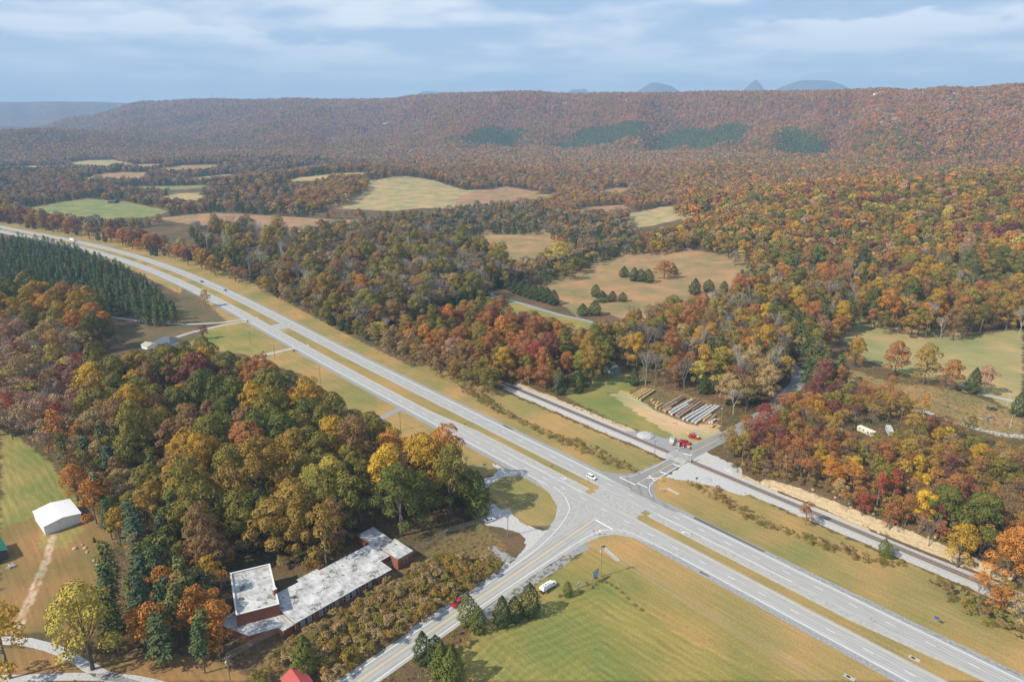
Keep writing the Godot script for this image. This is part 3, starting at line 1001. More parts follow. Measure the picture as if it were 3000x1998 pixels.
func pine_leaves(seed_: int, height: float, R: float, tiers: int, count: int, size: float, bare: float) -> Leaves:
	var L := Leaves.new()
	L.r.seed = seed_
	var per := maxi(1, count / (tiers * 7))
	for k in tiers:
		var t := float(k) / tiers                          # 0 lowest
		var y := height * lerpf(bare, 0.97, t)
		var rad := R * pow(1.0 - t * 0.86, 0.75) * (0.7 + 0.3 * smoothstep(0.0, 0.22, t)) * L.r.randf_range(0.8, 1.12)
		for j in 7:
			var az := TAU * (j + L.r.randf() * 0.8) / 7.0 + k * 1.3
			var len_ := rad * L.r.randf_range(0.7, 1.1)
			for i in per:
				var f := sqrt(L.r.randf_range(0.08, 1.0))
				var p := Vector3(cos(az) * f * len_, y + 0.16 * len_ * f + L.r.randf_range(-0.22, 0.22), sin(az) * f * len_)
				p += Vector3(L.r.randf_range(-1, 1), 0, L.r.randf_range(-1, 1)) * 0.22 * len_ * f
				L.spray(p, Vector3(cos(az) * 0.5, 0.85, sin(az) * 0.5), size * L.r.randf_range(0.7, 1.3), 0.5)
	return L

# Every kind keeps near shapes (crown + trunk) and a joint mesh for the scattered many.
var KIND := {}            # name -> array of {crown, trunk, both}

func add_shape(kind: String, L: Leaves, wood: Tri, bark: String) -> void:
	if not KIND.has(kind):
		KIND[kind] = []
	var both := ArrayMesh.new()
	var d := {}
	if L:
		var cm := ArrayMesh.new()
		L.into(cm, M["leaf"])
		d["crown"] = cm
		L.into(both, M["leaf"])
	if wood:
		d["trunk"] = wood.mesh()
		var arr := []
		arr.resize(Mesh.ARRAY_MAX)
		arr[Mesh.ARRAY_VERTEX] = wood.v
		arr[Mesh.ARRAY_NORMAL] = wood.n
		both.add_surface_from_arrays(Mesh.PRIMITIVE_TRIANGLES, arr)
		both.surface_set_material(both.get_surface_count() - 1, M[bark])
	d["bark"] = bark
	d["both"] = both
	KIND[kind].append(d)

func leaf_mat(key: String, c: Color) -> void:
	var m := mat(key, c, 0.75, 0.0, 0.25)
	m.vertex_color_use_as_albedo = true
	m.backlight_enabled = true
	m.backlight = Color(0.2, 0.2, 0.2)
	m.cull_mode = BaseMaterial3D.CULL_DISABLED

# linear base colours of foliage
const HUE := {
	"olive": Color(0.195, 0.168, 0.034), "green": Color(0.120, 0.135, 0.030), "moss": Color(0.25, 0.205, 0.040), "gold": Color(0.43, 0.255, 0.032), "yellow": Color(0.60, 0.37, 0.038),
	"lemon": Color(0.46, 0.36, 0.065), "orange": Color(0.47, 0.195, 0.038), "rust": Color(0.35, 0.150, 0.050), "brown": Color(0.255, 0.145, 0.058), "bronze": Color(0.32, 0.20, 0.042),
	"red": Color(0.34, 0.080, 0.050), "maroon": Color(0.20, 0.070, 0.055), "pink": Color(0.40, 0.235, 0.14), "tan": Color(0.38, 0.262, 0.11), "grey": Color(0.235, 0.195, 0.150),
	"cedar": Color(0.068, 0.092, 0.030), "cedar_light": Color(0.13, 0.150, 0.030), "pine": Color(0.100, 0.135, 0.052), "pine_blue": Color(0.095, 0.135, 0.075), "pine_olive": Color(0.165, 0.165, 0.050),
}
const HUE_WORD := {
	"olive": "olive", "green": "green", "moss": "yellow-green", "gold": "golden", "yellow": "bright yellow", "lemon": "lemon-yellow", "orange": "orange", "rust": "rust-coloured", "brown": "brown", "bronze": "bronze",
	"red": "red", "maroon": "dark maroon", "pink": "pinkish", "tan": "tan", "grey": "grey", "cedar": "dark green", "cedar_light": "bright green", "pine": "green", "pine_blue": "bluish green", "pine_olive": "olive green",
}

func build_shapes() -> void:
	mat("bark", lin(0.13, 0.105, 0.085), 0.95)
	mat("bark_pale", lin(0.36, 0.33, 0.29), 0.9)
	mat("bark_grey", lin(0.20, 0.175, 0.155), 0.95)
	leaf_mat("leaf", Color.WHITE)
	for h in HUE:
		leaf_mat("leaf_" + h, HUE[h].linear_to_srgb())
	var rg := RandomNumberGenerator.new()
	rg.seed = 4
	for i in 6:       # broad oaks
		var R := 6.0
		var H := 16.0 + i * 0.9
		var cl := dome(rg, 19 + (i * 5) % 9, R, 2.0, H, 0.30, 0.9)
		var tips := []
		for k in range(0, cl.size(), 3): tips.append(cl[k][0])
		add_shape("oak", leafy(100 + i, cl, 3500, 0.275, 0.42), limbs(10 + i, H * 0.75, 0.42, tips), "bark")
	for i in 3:       # lighter round crowns
		var R := 4.2
		var H := 13.5 + i
		var cl := dome(rg, 15, R, 1.4, H, 0.34, 0.75)
		var tips := []
		for k in range(0, cl.size(), 3): tips.append(cl[k][0])
		add_shape("maple", leafy(140 + i, cl, 1700, 0.28, 0.7, 0.22), limbs(30 + i, H * 0.8, 0.26, tips), "bark_grey")
	for i in 2:       # tall narrow crowns
		var cl := dome(rg, 14, 3.1, 3.0, 19.0, 0.42, 0.6)
		var tips := []
		for k in range(0, cl.size(), 3): tips.append(cl[k][0])
		add_shape("poplar", leafy(170 + i, cl, 1000, 0.33, 0.8, 0.3), limbs(50 + i, 16.0, 0.24, tips), "bark_grey")
	for i in 3:       # half bare
		var L := Leaves.new()
		L.r.seed = 200 + i
		var tw := twigs(60 + i, 13.0, 0.52, 0.17, 4, L, 0.26, 5)
		add_shape("thin", L, tw, "bark_grey")
	for i in 2:
		add_shape("bare", null, twigs(70 + i, 15.5, 0.5, 0.24, 4), "bark_pale" if i == 0 else "bark_grey")
	for i in 2:
		add_shape("cedar", cedar_leaves(80 + i, 9.0, 2.3, 1.0 + i * 0.35, 2600, 0.19), limbs(90, 5.0, 0.16, []), "bark")
	for i in 2:
		add_shape("pine", pine_leaves(95 + i, 18.0, 4.2, 12, 1500, 0.36, 0.22 + 0.1 * i), limbs(97, 22.0, 0.26, []), "bark")
	add_shape("young_pine", pine_leaves(99, 10.5, 2.5, 9, 620, 0.34, 0.10), limbs(98, 9.0, 0.12, []), "bark")
	for i in 2:
		var cl := dome(rg, 8, 1.9, 0.1, 2.7, 0.42, 0.8)
		add_shape("shrub", leafy(220 + i, cl, 420, 0.20, 1.0, 0.2), null, "bark")
	for i in 2:
		var L := Leaves.new()
		L.r.seed = 240 + i
		var tw := twigs(66 + i, 4.6, 0.6, 0.05, 3, L, 0.17, 11)
		add_shape("brush", L, tw, "bark_grey")
	# cheap crowns for woods seen from afar
	for i in 3:
		var cl := dome(rg, 11, 5.2, 2.0, 13.0, 0.36, 0.85)
		add_shape("far_oak", leafy(300 + i, cl, 560, 0.52, 0.5), null, "bark")
	for i in 2:
		var L := Leaves.new()
		L.r.seed = 320 + i
		add_shape("far_thin", L, twigs(76 + i, 13.0, 0.5, 0.2, 3, L, 0.42, 4), "bark_grey")
	add_shape("far_cedar", cedar_leaves(330, 10.0, 2.6, 1.1, 260, 0.5), null, "bark")
	for i in 2:
		var cl := dome(rg, 8, 5.4, 0.5, 12.0, 0.42, 0.85)
		add_shape("speck", leafy(340 + i, cl, 190, 1.0, 0.38), null, "bark")
	add_shape("speck_pine", cedar_leaves(350, 12.0, 3.2, 1.1, 90, 1.1), null, "bark")

# ---------------------------------------------------------------- trees: where they stand
# each tree: [kind, x, z, scale, hue, stand, shape, turn, y-stretch]
var trees := []
var keep_off := []        # polygons where nothing grows

func hidden_from_growth(x: float, z: float, margin: float) -> bool:
	var p := Vector2(x, z)
	for q in keep_off:
		if Geometry2D.is_point_in_polygon(p, q):
			return true
	if highway_dist(x, z) < 19.0 + margin:
		return true
	var e := absf((x - 83.0) * RM - (z + 303.8) * RK)
	if e < (3.4 if x < -4.0 else 6.0 + margin * 0.5) and x < 230.0 and z > -640.0:
		return true
	return false

func hue_of(seeds: Array, mix: Array, x: float, z: float, reach: float) -> String:
	if seeds.size() > 0 and rng.randf() < 0.8:
		var best := 1e12
		var got := ""
		for s in seeds:
			var q: float = (s[0] - x) ** 2 + (s[1] - z) ** 2
			if q < best:
				best = q
				got = s[2]
		if got in ["yellow", "red", "lemon"]: reach *= 0.5
		if best < reach * reach:
			return got
	return mix[rng.randi() % mix.size()]

func plant(stand: String, poly: PackedVector2Array, spacing: float, kinds: Array, mix: Dictionary, smin: float, smax: float, seeds := [], margin := 3.0, thin := 0.0) -> void:
	if not "shrub" in kinds:                # full-grown woods
		spacing *= 1.32
		smin *= 1.38
		smax *= 1.42
	var lo := poly[0]
	var hi := poly[0]
	for p in poly:
		lo = lo.min(p)
		hi = hi.max(p)
	var nz := FastNoiseLite.new()
	nz.seed = stand.length() * 7
	nz.frequency = 0.012
	var row := 0
	var z := lo.y
	while z < hi.y:
		var x := lo.x + (spacing * 0.5 if row % 2 == 1 else 0.0)
		while x < hi.x:
			var p := Vector2(x + rng.randf_range(-0.36, 0.36) * spacing, z + rng.randf_range(-0.36, 0.36) * spacing)
			x += spacing
			if not Geometry2D.is_point_in_polygon(p, poly) or hidden_from_growth(p.x, p.y, margin):
				continue
			if thin > 0.0 and nz.get_noise_2d(p.x, p.y) * 0.9 + rng.randf() * 0.5 < thin - 0.25:
				continue
			var kind: String = kinds[rng.randi() % kinds.size()]
			var hues: Array = mix[kind] if mix.has(kind) else mix["any"]
			var use_seeds: bool = kind in ["oak", "maple", "poplar", "thin"]
			trees.append([kind, p.x, p.y, rng.randf_range(smin, smax), hue_of(seeds if use_seeds else [], hues, p.x, p.y, 14.0), stand, rng.randi() % KIND[kind].size(), rng.randf() * TAU, rng.randf_range(0.88, 1.14)])
		z += spacing * 0.87
		row += 1

const EVERGREEN := {"cedar": ["cedar", "cedar", "cedar", "cedar_light"], "pine": ["pine", "pine_blue", "pine_olive"], "young_pine": ["pine", "pine_blue", "pine"], "bare": ["grey"], "far_cedar": ["cedar", "cedar"], "speck_pine": ["pine", "pine_blue"]}

func hues(list: Array, also := {}) -> Dictionary:
	var d := EVERGREEN.duplicate()
	d["any"] = list
	d.merge(also, true)
	return d

func zone(n: String) -> Array:
	var out := []
	for q in ZONES:
		if q[0] == n:
			out.append(flat2(q[1]))
	return out

func plant_all() -> void:
	var brushy := {"shrub": ["tan", "olive", "moss", "brown"], "brush": ["tan", "bronze", "brown", "olive"]}
	for p in zone("oak_wood"):
		plant("oak wood", p, 8.6, ["oak", "oak", "oak", "oak", "oak", "maple"], hues(["olive", "green", "moss", "bronze", "bronze", "brown", "gold", "olive"]), 0.82, 1.2, SEEDS)
	for p in zone("mixed_wood"):
		plant("mixed wood", p, 6.0, ["maple", "maple", "oak", "pine", "pine", "thin", "maple"], hues(["bronze", "brown", "tan", "olive", "olive", "moss", "orange", "green"]), 0.62, 0.95, SEEDS)
	for p in zone("pine_corner"):
		plant("pine corner", p, 6.2, ["pine", "pine", "pine", "maple"], hues(["olive", "orange", "bronze", "tan"]), 0.7, 0.98, SEEDS)
	for p in zone("left_wood"):
		plant("left wood", p, 6.2, ["thin", "thin", "thin", "maple", "poplar", "bare"], hues(["tan", "pink", "lemon", "pink", "brown", "tan", "bronze", "red"]), 0.75, 1.1, SEEDS)
	for p in zone("left_oaks"):
		plant("left oaks", p, 9.0, ["oak", "oak", "oak", "maple"], hues(["orange", "gold", "olive", "green", "bronze", "rust"]), 0.8, 1.15, SEEDS)
	for p in zone("pine_block"):
		plant("pine plantation", p, 5.6, ["young_pine"], hues(["brown", "olive"], {"young_pine": ["pine", "pine", "pine_blue", "pine", "pine_olive"]}), 0.8, 1.15, [], 1.0)
	for p in zone("verge_wood"):
		plant("highway verge wood", p, 8.0, ["oak", "oak", "maple", "thin", "cedar", "maple"], hues(["rust", "orange", "brown", "bronze", "gold", "tan", "maroon"]), 0.7, 1.0, SEEDS, 12.0)
	for p in zone("dark_wood"):
		plant("cedar wood", p, 5.9, ["cedar", "cedar", "cedar", "cedar", "cedar", "cedar", "thin", "bare", "oak", "thin", "maple"], hues(["bronze", "brown", "olive", "moss", "olive"], {"thin": ["grey", "grey", "tan", "brown"]}), 0.85, 1.3, SEEDS, 12.0)
	for p in zone("thicket"):
		plant("trackside thicket", p, 4.6, ["brush", "thin", "maple", "brush", "maple"], hues(["tan", "olive", "brown", "bronze", "tan"], brushy), 0.55, 0.8, SEEDS, 9.0)
	var strip := PackedVector2Array()
	for q in [[-470.0, 33.0], [-330.0, 33.0], [-200.0, 34.0], [-125.0, 36.0], [-125.0, 50.5], [-250.0, 50.5], [-470.0, 51.0]]:
		strip.append(Vector2(hw(q[0], q[1]).x, hw(q[0], q[1]).z))
	plant("trackside thicket", strip, 3.9, ["thin", "maple", "brush", "maple", "brush"], hues(["tan", "olive", "bronze", "brown", "moss"], brushy), 0.5, 0.72, SEEDS, 0.0)
	strip = PackedVector2Array()
	for q in [[-480.0, 58.0], [-330.0, 58.0], [-120.0, 59.0], [-120.0, 66.0], [-480.0, 68.0]]:
		strip.append(Vector2(hw(q[0], q[1]).x, hw(q[0], q[1]).z))
	plant("trackside thicket", strip, 4.4, ["thin", "maple", "oak", "brush"], hues(["tan", "olive", "bronze", "rust"], brushy), 0.55, 0.75, SEEDS, -4.0)
	for p in zone("autumn_clump"):
		plant("autumn clump", p, 7.4, ["oak", "oak", "maple", "oak", "maple", "thin"], hues(["rust", "brown", "orange", "olive", "bronze", "rust", "maroon"]), 0.66, 0.95, SEEDS)
	for p in zone("house_wood"):
		plant("house grove", p, 7.0, ["cedar", "oak", "maple"], hues(["green", "olive", "bronze"]), 0.8, 1.1, SEEDS)
	for p in zone("bale_wood"):
		plant("wood behind the bales", p, 6.2, ["thin", "thin", "maple", "oak", "cedar", "bare", "brush", "maple"], hues(["bronze", "tan", "brown", "olive", "gold", "moss", "rust"]), 0.72, 1.02, SEEDS)
	for p in zone("field_edge"):
		plant("wood above the pasture", p, 8.4, ["oak", "oak", "oak", "maple", "maple", "poplar", "pine", "thin", "bare"], hues(["bronze", "gold", "rust", "olive", "orange", "brown", "green", "moss"]), 0.78, 1.12, SEEDS)
	for p in zone("lane_pines"):
		plant("pines by the lane", p, 7.0, ["pine", "pine", "pine", "oak", "thin"], hues(["olive", "bronze", "tan"], {"pine": ["pine_olive", "pine_olive", "pine"]}), 0.75, 0.95, SEEDS)
	for p in zone("rust_wood"):
		plant("rust-coloured wood", p, 4.6, ["maple", "thin", "maple", "thin", "maple", "poplar", "thin"], hues(["rust", "rust", "brown", "brown", "bronze", "maroon", "tan", "rust", "olive", "brown"]), 0.46, 0.72, SEEDS, 4.0)
	for p in zone("lower_brush"):
		plant("brush below the track", p, 3.0, ["brush", "brush", "shrub"], hues(["tan", "brown", "bronze", "olive"], brushy), 0.6, 1.1, SEEDS, 12.0)
	for p in zone("rail_brush"):
		plant("brush along the track", p, 2.4, ["brush", "shrub", "shrub"], hues(["tan", "brown", "olive"], brushy), 0.35, 0.8, SEEDS, 2.0)
	for p in zone("school_brush"):
		plant("thicket before the school", p, 2.7, ["brush", "brush", "shrub", "brush", "brush", "shrub"], hues(["tan", "bronze", "moss", "brown"], {"shrub": ["tan", "moss", "bronze"], "brush": ["tan", "bronze", "moss", "tan"], "thin": ["tan", "grey", "tan"]}), 0.75, 1.35, SEEDS, -10.0)
	strip = PackedVector2Array()
	for q in [[22.0, 9.5], [60.0, 12.5], [140.0, 12.8], [140.0, 17.5], [22.0, 15.5]]:
		strip.append(Vector2(rail(q[0], q[1]).x, rail(q[0], q[1]).z))
	plant("brush along the track", strip, 2.6, ["brush", "shrub"], hues(["tan", "brown", "olive", "moss"], brushy), 0.5, 1.0, [], -10.0)
	for p in zone("hedge"):
		plant("hay field hedge", p, 3.4, ["brush", "shrub"], hues(["brown", "olive", "tan"], brushy), 0.5, 0.9, [], -10.0)
	for p in zone("mid_wood"):
		plant("middle wood", p, 7.5, ["far_cedar", "far_cedar", "far_thin", "far_oak", "far_thin", "far_cedar"], hues(["brown", "brown", "tan", "bronze", "olive"], {"far_thin": ["grey", "grey", "tan"]}), 0.65, 1.0)
	for p in zone("knoll_wood"):
		plant("knoll wood", p, 8.5, ["far_oak", "far_oak", "far_oak", "far_thin"], hues(["bronze", "brown", "rust", "tan", "gold"]), 0.75, 1.1)
	for p in zone("right_hill"):
		plant("hill forest", p, 8.8, ["far_oak", "far_oak", "far_oak", "far_oak", "far_oak", "far_thin"], hues(["olive", "moss", "bronze", "gold", "olive", "orange", "green", "rust", "lemon", "maroon", "bronze", "pink"]), 0.75, 1.15)

# the hand-placed ones: [kind, x, z, scale, hue, stand]
func plant_named() -> void:
	for q in SINGLES:
		var big := 1.35
		var tall := 1.0
		if q[5].contains("sapling") or q[0] in ["shrub", "brush"]: big = 1.0
		if q[5].contains("tan field") or q[5].contains("country lane"):
			big = 2.2
			tall = 0.72
		trees.append([q[0], q[1], q[2], q[3] * big, q[4], q[5], (int(absf(q[1]) * 3.0)) % KIND[q[0]].size(), fposmod(q[1] * 1.7 + q[2], TAU), tall])

# ---------------------------------------------------------------- trees: into the scene
const CATEGORY := {"oak": "broadleaf_tree", "maple": "broadleaf_tree", "poplar": "broadleaf_tree", "thin": "sparse_tree", "bare": "bare_tree", "cedar": "cedar_tree", "pine": "pine_tree", "young_pine": "young_pine", "shrub": "shrub", "brush": "thicket_bush"}
const NOUN := {"oak": "broad-crowned oak", "maple": "round-crowned tree", "poplar": "tall narrow tree", "thin": "half-bare tree", "bare": "leafless tree", "cedar": "cedar", "pine": "pine", "young_pine": "young pine", "shrub": "low shrub", "brush": "twiggy bush"}
const MOST := {"broadleaf_tree": 300, "sparse_tree": 150, "bare_tree": 40, "cedar_tree": 200, "pine_tree": 110, "young_pine": 60, "shrub": 70, "thicket_bush": 110}
const STANDS := ["oak wood", "mixed wood", "pine corner", "left wood", "left oaks", "pine plantation", "highway verge wood", "cedar wood", "trackside thicket", "autumn clump", "house grove", "wood behind the bales", "wood above the pasture", "pines by the lane", "rust-coloured wood", "brush below the track", "brush along the track", "thicket before the school", "hay field hedge"]

func seen_size(q: Array) -> float:
	var p := Vector3(q[1], 5.0, q[2]) - CAM
	var c := cos(deg_to_rad(PITCH))
	var s := sin(deg_to_rad(-PITCH))
	var fw := -p.z * c - p.y * s
	var u := -p.z * s + p.y * c
	if fw < 10.0 or absf(p.x / fw) > 0.765 or u / fw < -0.515 or u / fw > 0.5:
		return 0.0
	var size := {"oak": 12.0, "maple": 8.5, "poplar": 8.0, "thin": 8.0, "bare": 9.0, "cedar": 6.0, "pine": 9.0, "young_pine": 6.0, "shrub": 3.0, "brush": 4.0}
	return size[q[0]] * q[3] / fw

func stand_trees() -> void:
	var ranked := {}
	var rest := []
	for q in trees:
		if not CATEGORY.has(q[0]):
			rest.append(q)
			continue
		var k: String = CATEGORY[q[0]]
		if not ranked.has(k):
			ranked[k] = []
		ranked[k].append([seen_size(q), q])
	var single := []
	for k in ranked:
		ranked[k].sort_custom(func(a, b): return a[0] > b[0])
		for i in ranked[k].size():
			if i < MOST[k] and ranked[k][i][0] > 0.0: single.append(ranked[k][i][1])
			else: rest.append(ranked[k][i][1])
	# single trees: colour, kind and where in its stand, then counted from the left
	var box := {}
	for q in single:
		var st: String = q[5]
		if not box.has(st):
			box[st] = [[], []]
		box[st][0].append(q[1])
		box[st][1].append(q[2])
	for st in box:
		box[st][0].sort()
		box[st][1].sort()
	var sets := {}
	for q in single:
		var where := ""
		if q[5] in STANDS:
			var bx: Array = box[q[5]]
			var fx: float = bx[0].bsearch(q[1]) / float(bx[0].size())
			var fz: float = bx[1].bsearch(q[2]) / float(bx[1].size())
			where = ("back" if fz < 0.33 else "middle" if fz < 0.67 else "front") + (" left" if fx < 0.33 else " centre" if fx < 0.67 else " right")
		var key: String = q[4] + "|" + q[0] + "|" + q[5] + "|" + where
		if not sets.has(key):
			sets[key] = []
		sets[key].append(q)
	var proto := {}
	for key in sets:
		var list: Array = sets[key]
		var st: String = list[0][5]
		list.sort_custom(func(a, b): return a[1] / -a[2] < b[1] / -b[2])
		for i in list.size():
			var q: Array = list[i]
			var word: String = (HUE_WORD[q[4]] + " " if q[0] != "bare" else "") + NOUN[q[0]]
			var label := ""
			if st in STANDS:
				label = word + " at the " + key.get_slice("|", 3) + " of the " + st
			else:
				label = word + " " + st
			if list.size() > 1:
				label += ", " + ordinal(i + 1) + " from left"
			var tid := "%s%d%s" % [q[0], q[6], q[4]]
			var o: Node3D
			if proto.has(tid):
				o = proto[tid].duplicate()
				o.name = numbered(CATEGORY[q[0]])
				add_child(o)
			else:
				o = Node3D.new()
				o.name = numbered(CATEGORY[q[0]])
				add_child(o)
				var d: Dictionary = KIND[q[0]][q[6]]
				if d.has("trunk"):
					part("trunk", d["trunk"], M[d["bark"]], o)
				if d.has("crown"):
					part("crown" if not q[0] in ["shrub", "brush"] else "foliage", d["crown"], M["leaf_" + q[4]], o)
				proto[tid] = o
			o.position = on(q[1], q[2], -0.05)
			o.rotation.y = q[7]
			o.scale = Vector3(q[3] * (2.0 - q[8]), q[3] * q[8], q[3] * (0.9 + 0.1 * q[8]))
			var cat := "tree" if not q[0] in ["shrub", "brush"] else "bush"
			tag(o, label, cat, "trees and bushes of the " + st if st in STANDS else "single trees")
	scatter("woodland", rest)

# The trees past counting, gathered by shape.
func scatter(called: String, list: Array) -> void:
	var by := {}
	for q in list:
		var key := "%s|%d" % [q[0], q[6]]
		if not by.has(key):
			by[key] = []
		by[key].append(q)
	var root := Node3D.new()
	root.name = numbered(called)
	add_child(root)
	root.set_meta("kind", "stuff")
	for key in by:
		var k: String = key.get_slice("|", 0)
		var mm := MultiMesh.new()
		mm.transform_format = MultiMesh.TRANSFORM_3D
		mm.use_colors = true
		mm.mesh = KIND[k][int(key.get_slice("|", 1))]["both"]
		mm.instance_count = by[key].size()
		var i := 0
		for q in by[key]:
			var b := Basis(Vector3.UP, q[7]).scaled(Vector3(q[3] * (2.0 - q[8]), q[3] * q[8], q[3]))
			mm.set_instance_transform(i, Transform3D(b, on(q[1], q[2], -0.1)))
			var c: Color = HUE[q[4]]
			var j := 1.0 + 0.16 * sin(q[1] * 12.9 + q[2] * 78.2)
			mm.set_instance_color(i, Color(c.r * j, c.g * j * (1.0 + 0.06 * sin(q[1] * 5.1)), c.b * j))
			i += 1
		var o := MultiMeshInstance3D.new()
		o.name = "trees"
		o.multimesh = mm
		root.add_child(o, true)
	print(called, " ", list.size())

# Forest over the escarpment and the far valley floor.
func far_forest() -> void:
	var ridge := []
	var plots := zone("pine_plot")
	var pine := []
	var nz := FastNoiseLite.new()
	nz.seed = 41
	nz.frequency = 0.0016
	var n2 := FastNoiseLite.new()
	n2.seed = 43
	n2.frequency = 0.006
	var n3 := FastNoiseLite.new()
	n3.seed = 47
	n3.frequency = 0.0035
	var warm := ["brown", "rust", "rust", "orange", "pink", "rust", "orange", "bronze"]
	var mixed := ["bronze", "moss", "gold", "rust", "olive", "orange", "brown", "bronze"]
	var d := 1080.0
	while d < 9400.0:
		var sp := maxf(13.0, d * 0.0040)
		var a := -0.80
		while a < 0.80:
			var da := sp / d
			a += da
			var aa := a + rng.randf_range(-0.4, 0.4) * da
			var dd := d + rng.randf_range(-0.4, 0.4) * sp
			var df := tab(TA, TDF, aa)
			var lim := 1080.0 if aa > 0.24 else 2750.0 if aa < -0.15 else df - 250.0
			if dd < minf(lim, df - 250.0):
				a += da * 2.0
				continue
			var dc := tab(TA, TDC, aa)
			if dd > dc + 320.0:
				a += da * 4.0
				continue
			var x := aa * dd
			var z := -dd
			var p := Vector2(x, z)
			var inplot := false
			for q in plots:
				if Geometry2D.is_point_in_polygon(p + Vector2(n2.get_noise_2d(x * 6.0, z * 6.0), n2.get_noise_2d(z * 6.0, x * 6.0 + 99.0)) * 60.0, q):
					inplot = true
					break
			if inplot:
				pine.append(["speck_pine", x, z, rng.randf_range(0.75, 1.05) * sp / 9.0, "cedar_light" if rng.randf() < 0.6 else "pine", "", 0, rng.randf() * TAU, 1.0])
				continue
			var t := (dd - df) / (dc - df)
			var k := nz.get_noise_2d(x, z) * 0.9 + n2.get_noise_2d(x, z) * 0.6
			if dd < df and k > 0.55:
				continue
			var list: Array = warm if t + k * 0.5 > 0.25 else mixed
			var pick := int((n3.get_noise_2d(x, z) * 0.5 + 0.5) * list.size() * 1.3 + rng.randf_range(-1.2, 1.2))
			var h: String = list[clampi(pick, 0, list.size() - 1)]
			if rng.randf() < 0.03: h = "maroon"
			if rng.randf() < 0.06 + 0.12 * maxf(0.0, k - 0.4): h = "olive"
			if rng.randf() < 0.02: h = "pine"
			ridge.append(["speck", x, z, rng.randf_range(0.72, 1.22) * sp / 10.0, h, "", rng.randi() % 2, rng.randf() * TAU, rng.randf_range(0.85, 1.1)])
		d += sp * 0.9
	# the farther escarpment on the left
	d = 8200.0
	while d < 10900.0:
		var a := -0.82
		while a < -0.38:
			a += 34.0 / d
			var x := (a + rng.randf_range(-0.3, 0.3) * 34.0 / d) * d
			ridge.append(["speck", x, -d + rng.randf_range(-15.0, 15.0), rng.randf_range(3.0, 4.0), warm[rng.randi() % warm.size()], "", rng.randi() % 2, rng.randf() * TAU, 0.6])
		d += 32.0
	scatter("ridge_forest", ridge)
	scatter("hillside_pine_plantation", pine)
	# valley floor: woodlots and hedges between the fields
	var fields := []
	for g in GROUND:
		if g[0].begins_with("field"):
			fields.append(flat2(g[1]))
	var val := []
	for poly in zone("valley"):
		var lo: Vector2 = poly[0]
		var hi: Vector2 = poly[0]
		for p in poly:
			lo = lo.min(p)
			hi = hi.max(p)
		var z: float = lo.y
		while z < hi.y:
			var sp := maxf(11.5, -z * 0.0056)
			var x: float = lo.x
			while x < hi.x:
				var p := Vector2(x + rng.randf_range(-0.4, 0.4) * sp, z + rng.randf_range(-0.4, 0.4) * sp)
				x += sp
				if absf(p.x / p.y) > 0.8 or not Geometry2D.is_point_in_polygon(p, poly):
					continue
				var infield := false
				var away := p.normalized()
				for f in fields:
					for far_ in [0.0, 30.0, 60.0, 90.0]:
						if Geometry2D.is_point_in_polygon(p + away * far_, f):
							infield = true
							break
				if infield:
					continue
				var left := smoothstep(0.0, -0.35, p.x / -p.y)
				var k := n2.get_noise_2d(p.x * 1.3, p.y * 1.3)
				var deep := smoothstep(2000.0, 2500.0, -p.y)
				if k > 0.62 and deep < 0.5:
					continue
				var cedar := rng.randf() < (0.10 + 0.42 * left * (1.0 - deep) + 0.5 * maxf(0.0, n2.get_noise_2d(p.x + 3000.0, p.y)))  and deep < 0.9
				var kind := "far_cedar" if cedar else ("far_thin" if rng.randf() < 0.35 else "far_oak")
				if -p.y > 1900.0:
					kind = "speck_pine" if cedar else "speck"
				var hs: Array = ["cedar"] if cedar else ["grey", "grey", "brown", "tan", "bronze", "pink", "rust"] if rng.randf() < 0.4 + 0.4 * left else ["rust", "bronze", "brown", "orange", "tan", "pink", "gold"]
				val.append([kind, p.x, p.y, rng.randf_range(0.7, 1.05) * (sp / 9.2 if -p.y > 1900.0 else 1.35), hs[rng.randi() % hs.size()], "", rng.randi() % KIND[kind].size(), rng.randf() * TAU, 1.0])
			z += sp * 0.9
	scatter("valley_woodland", val)

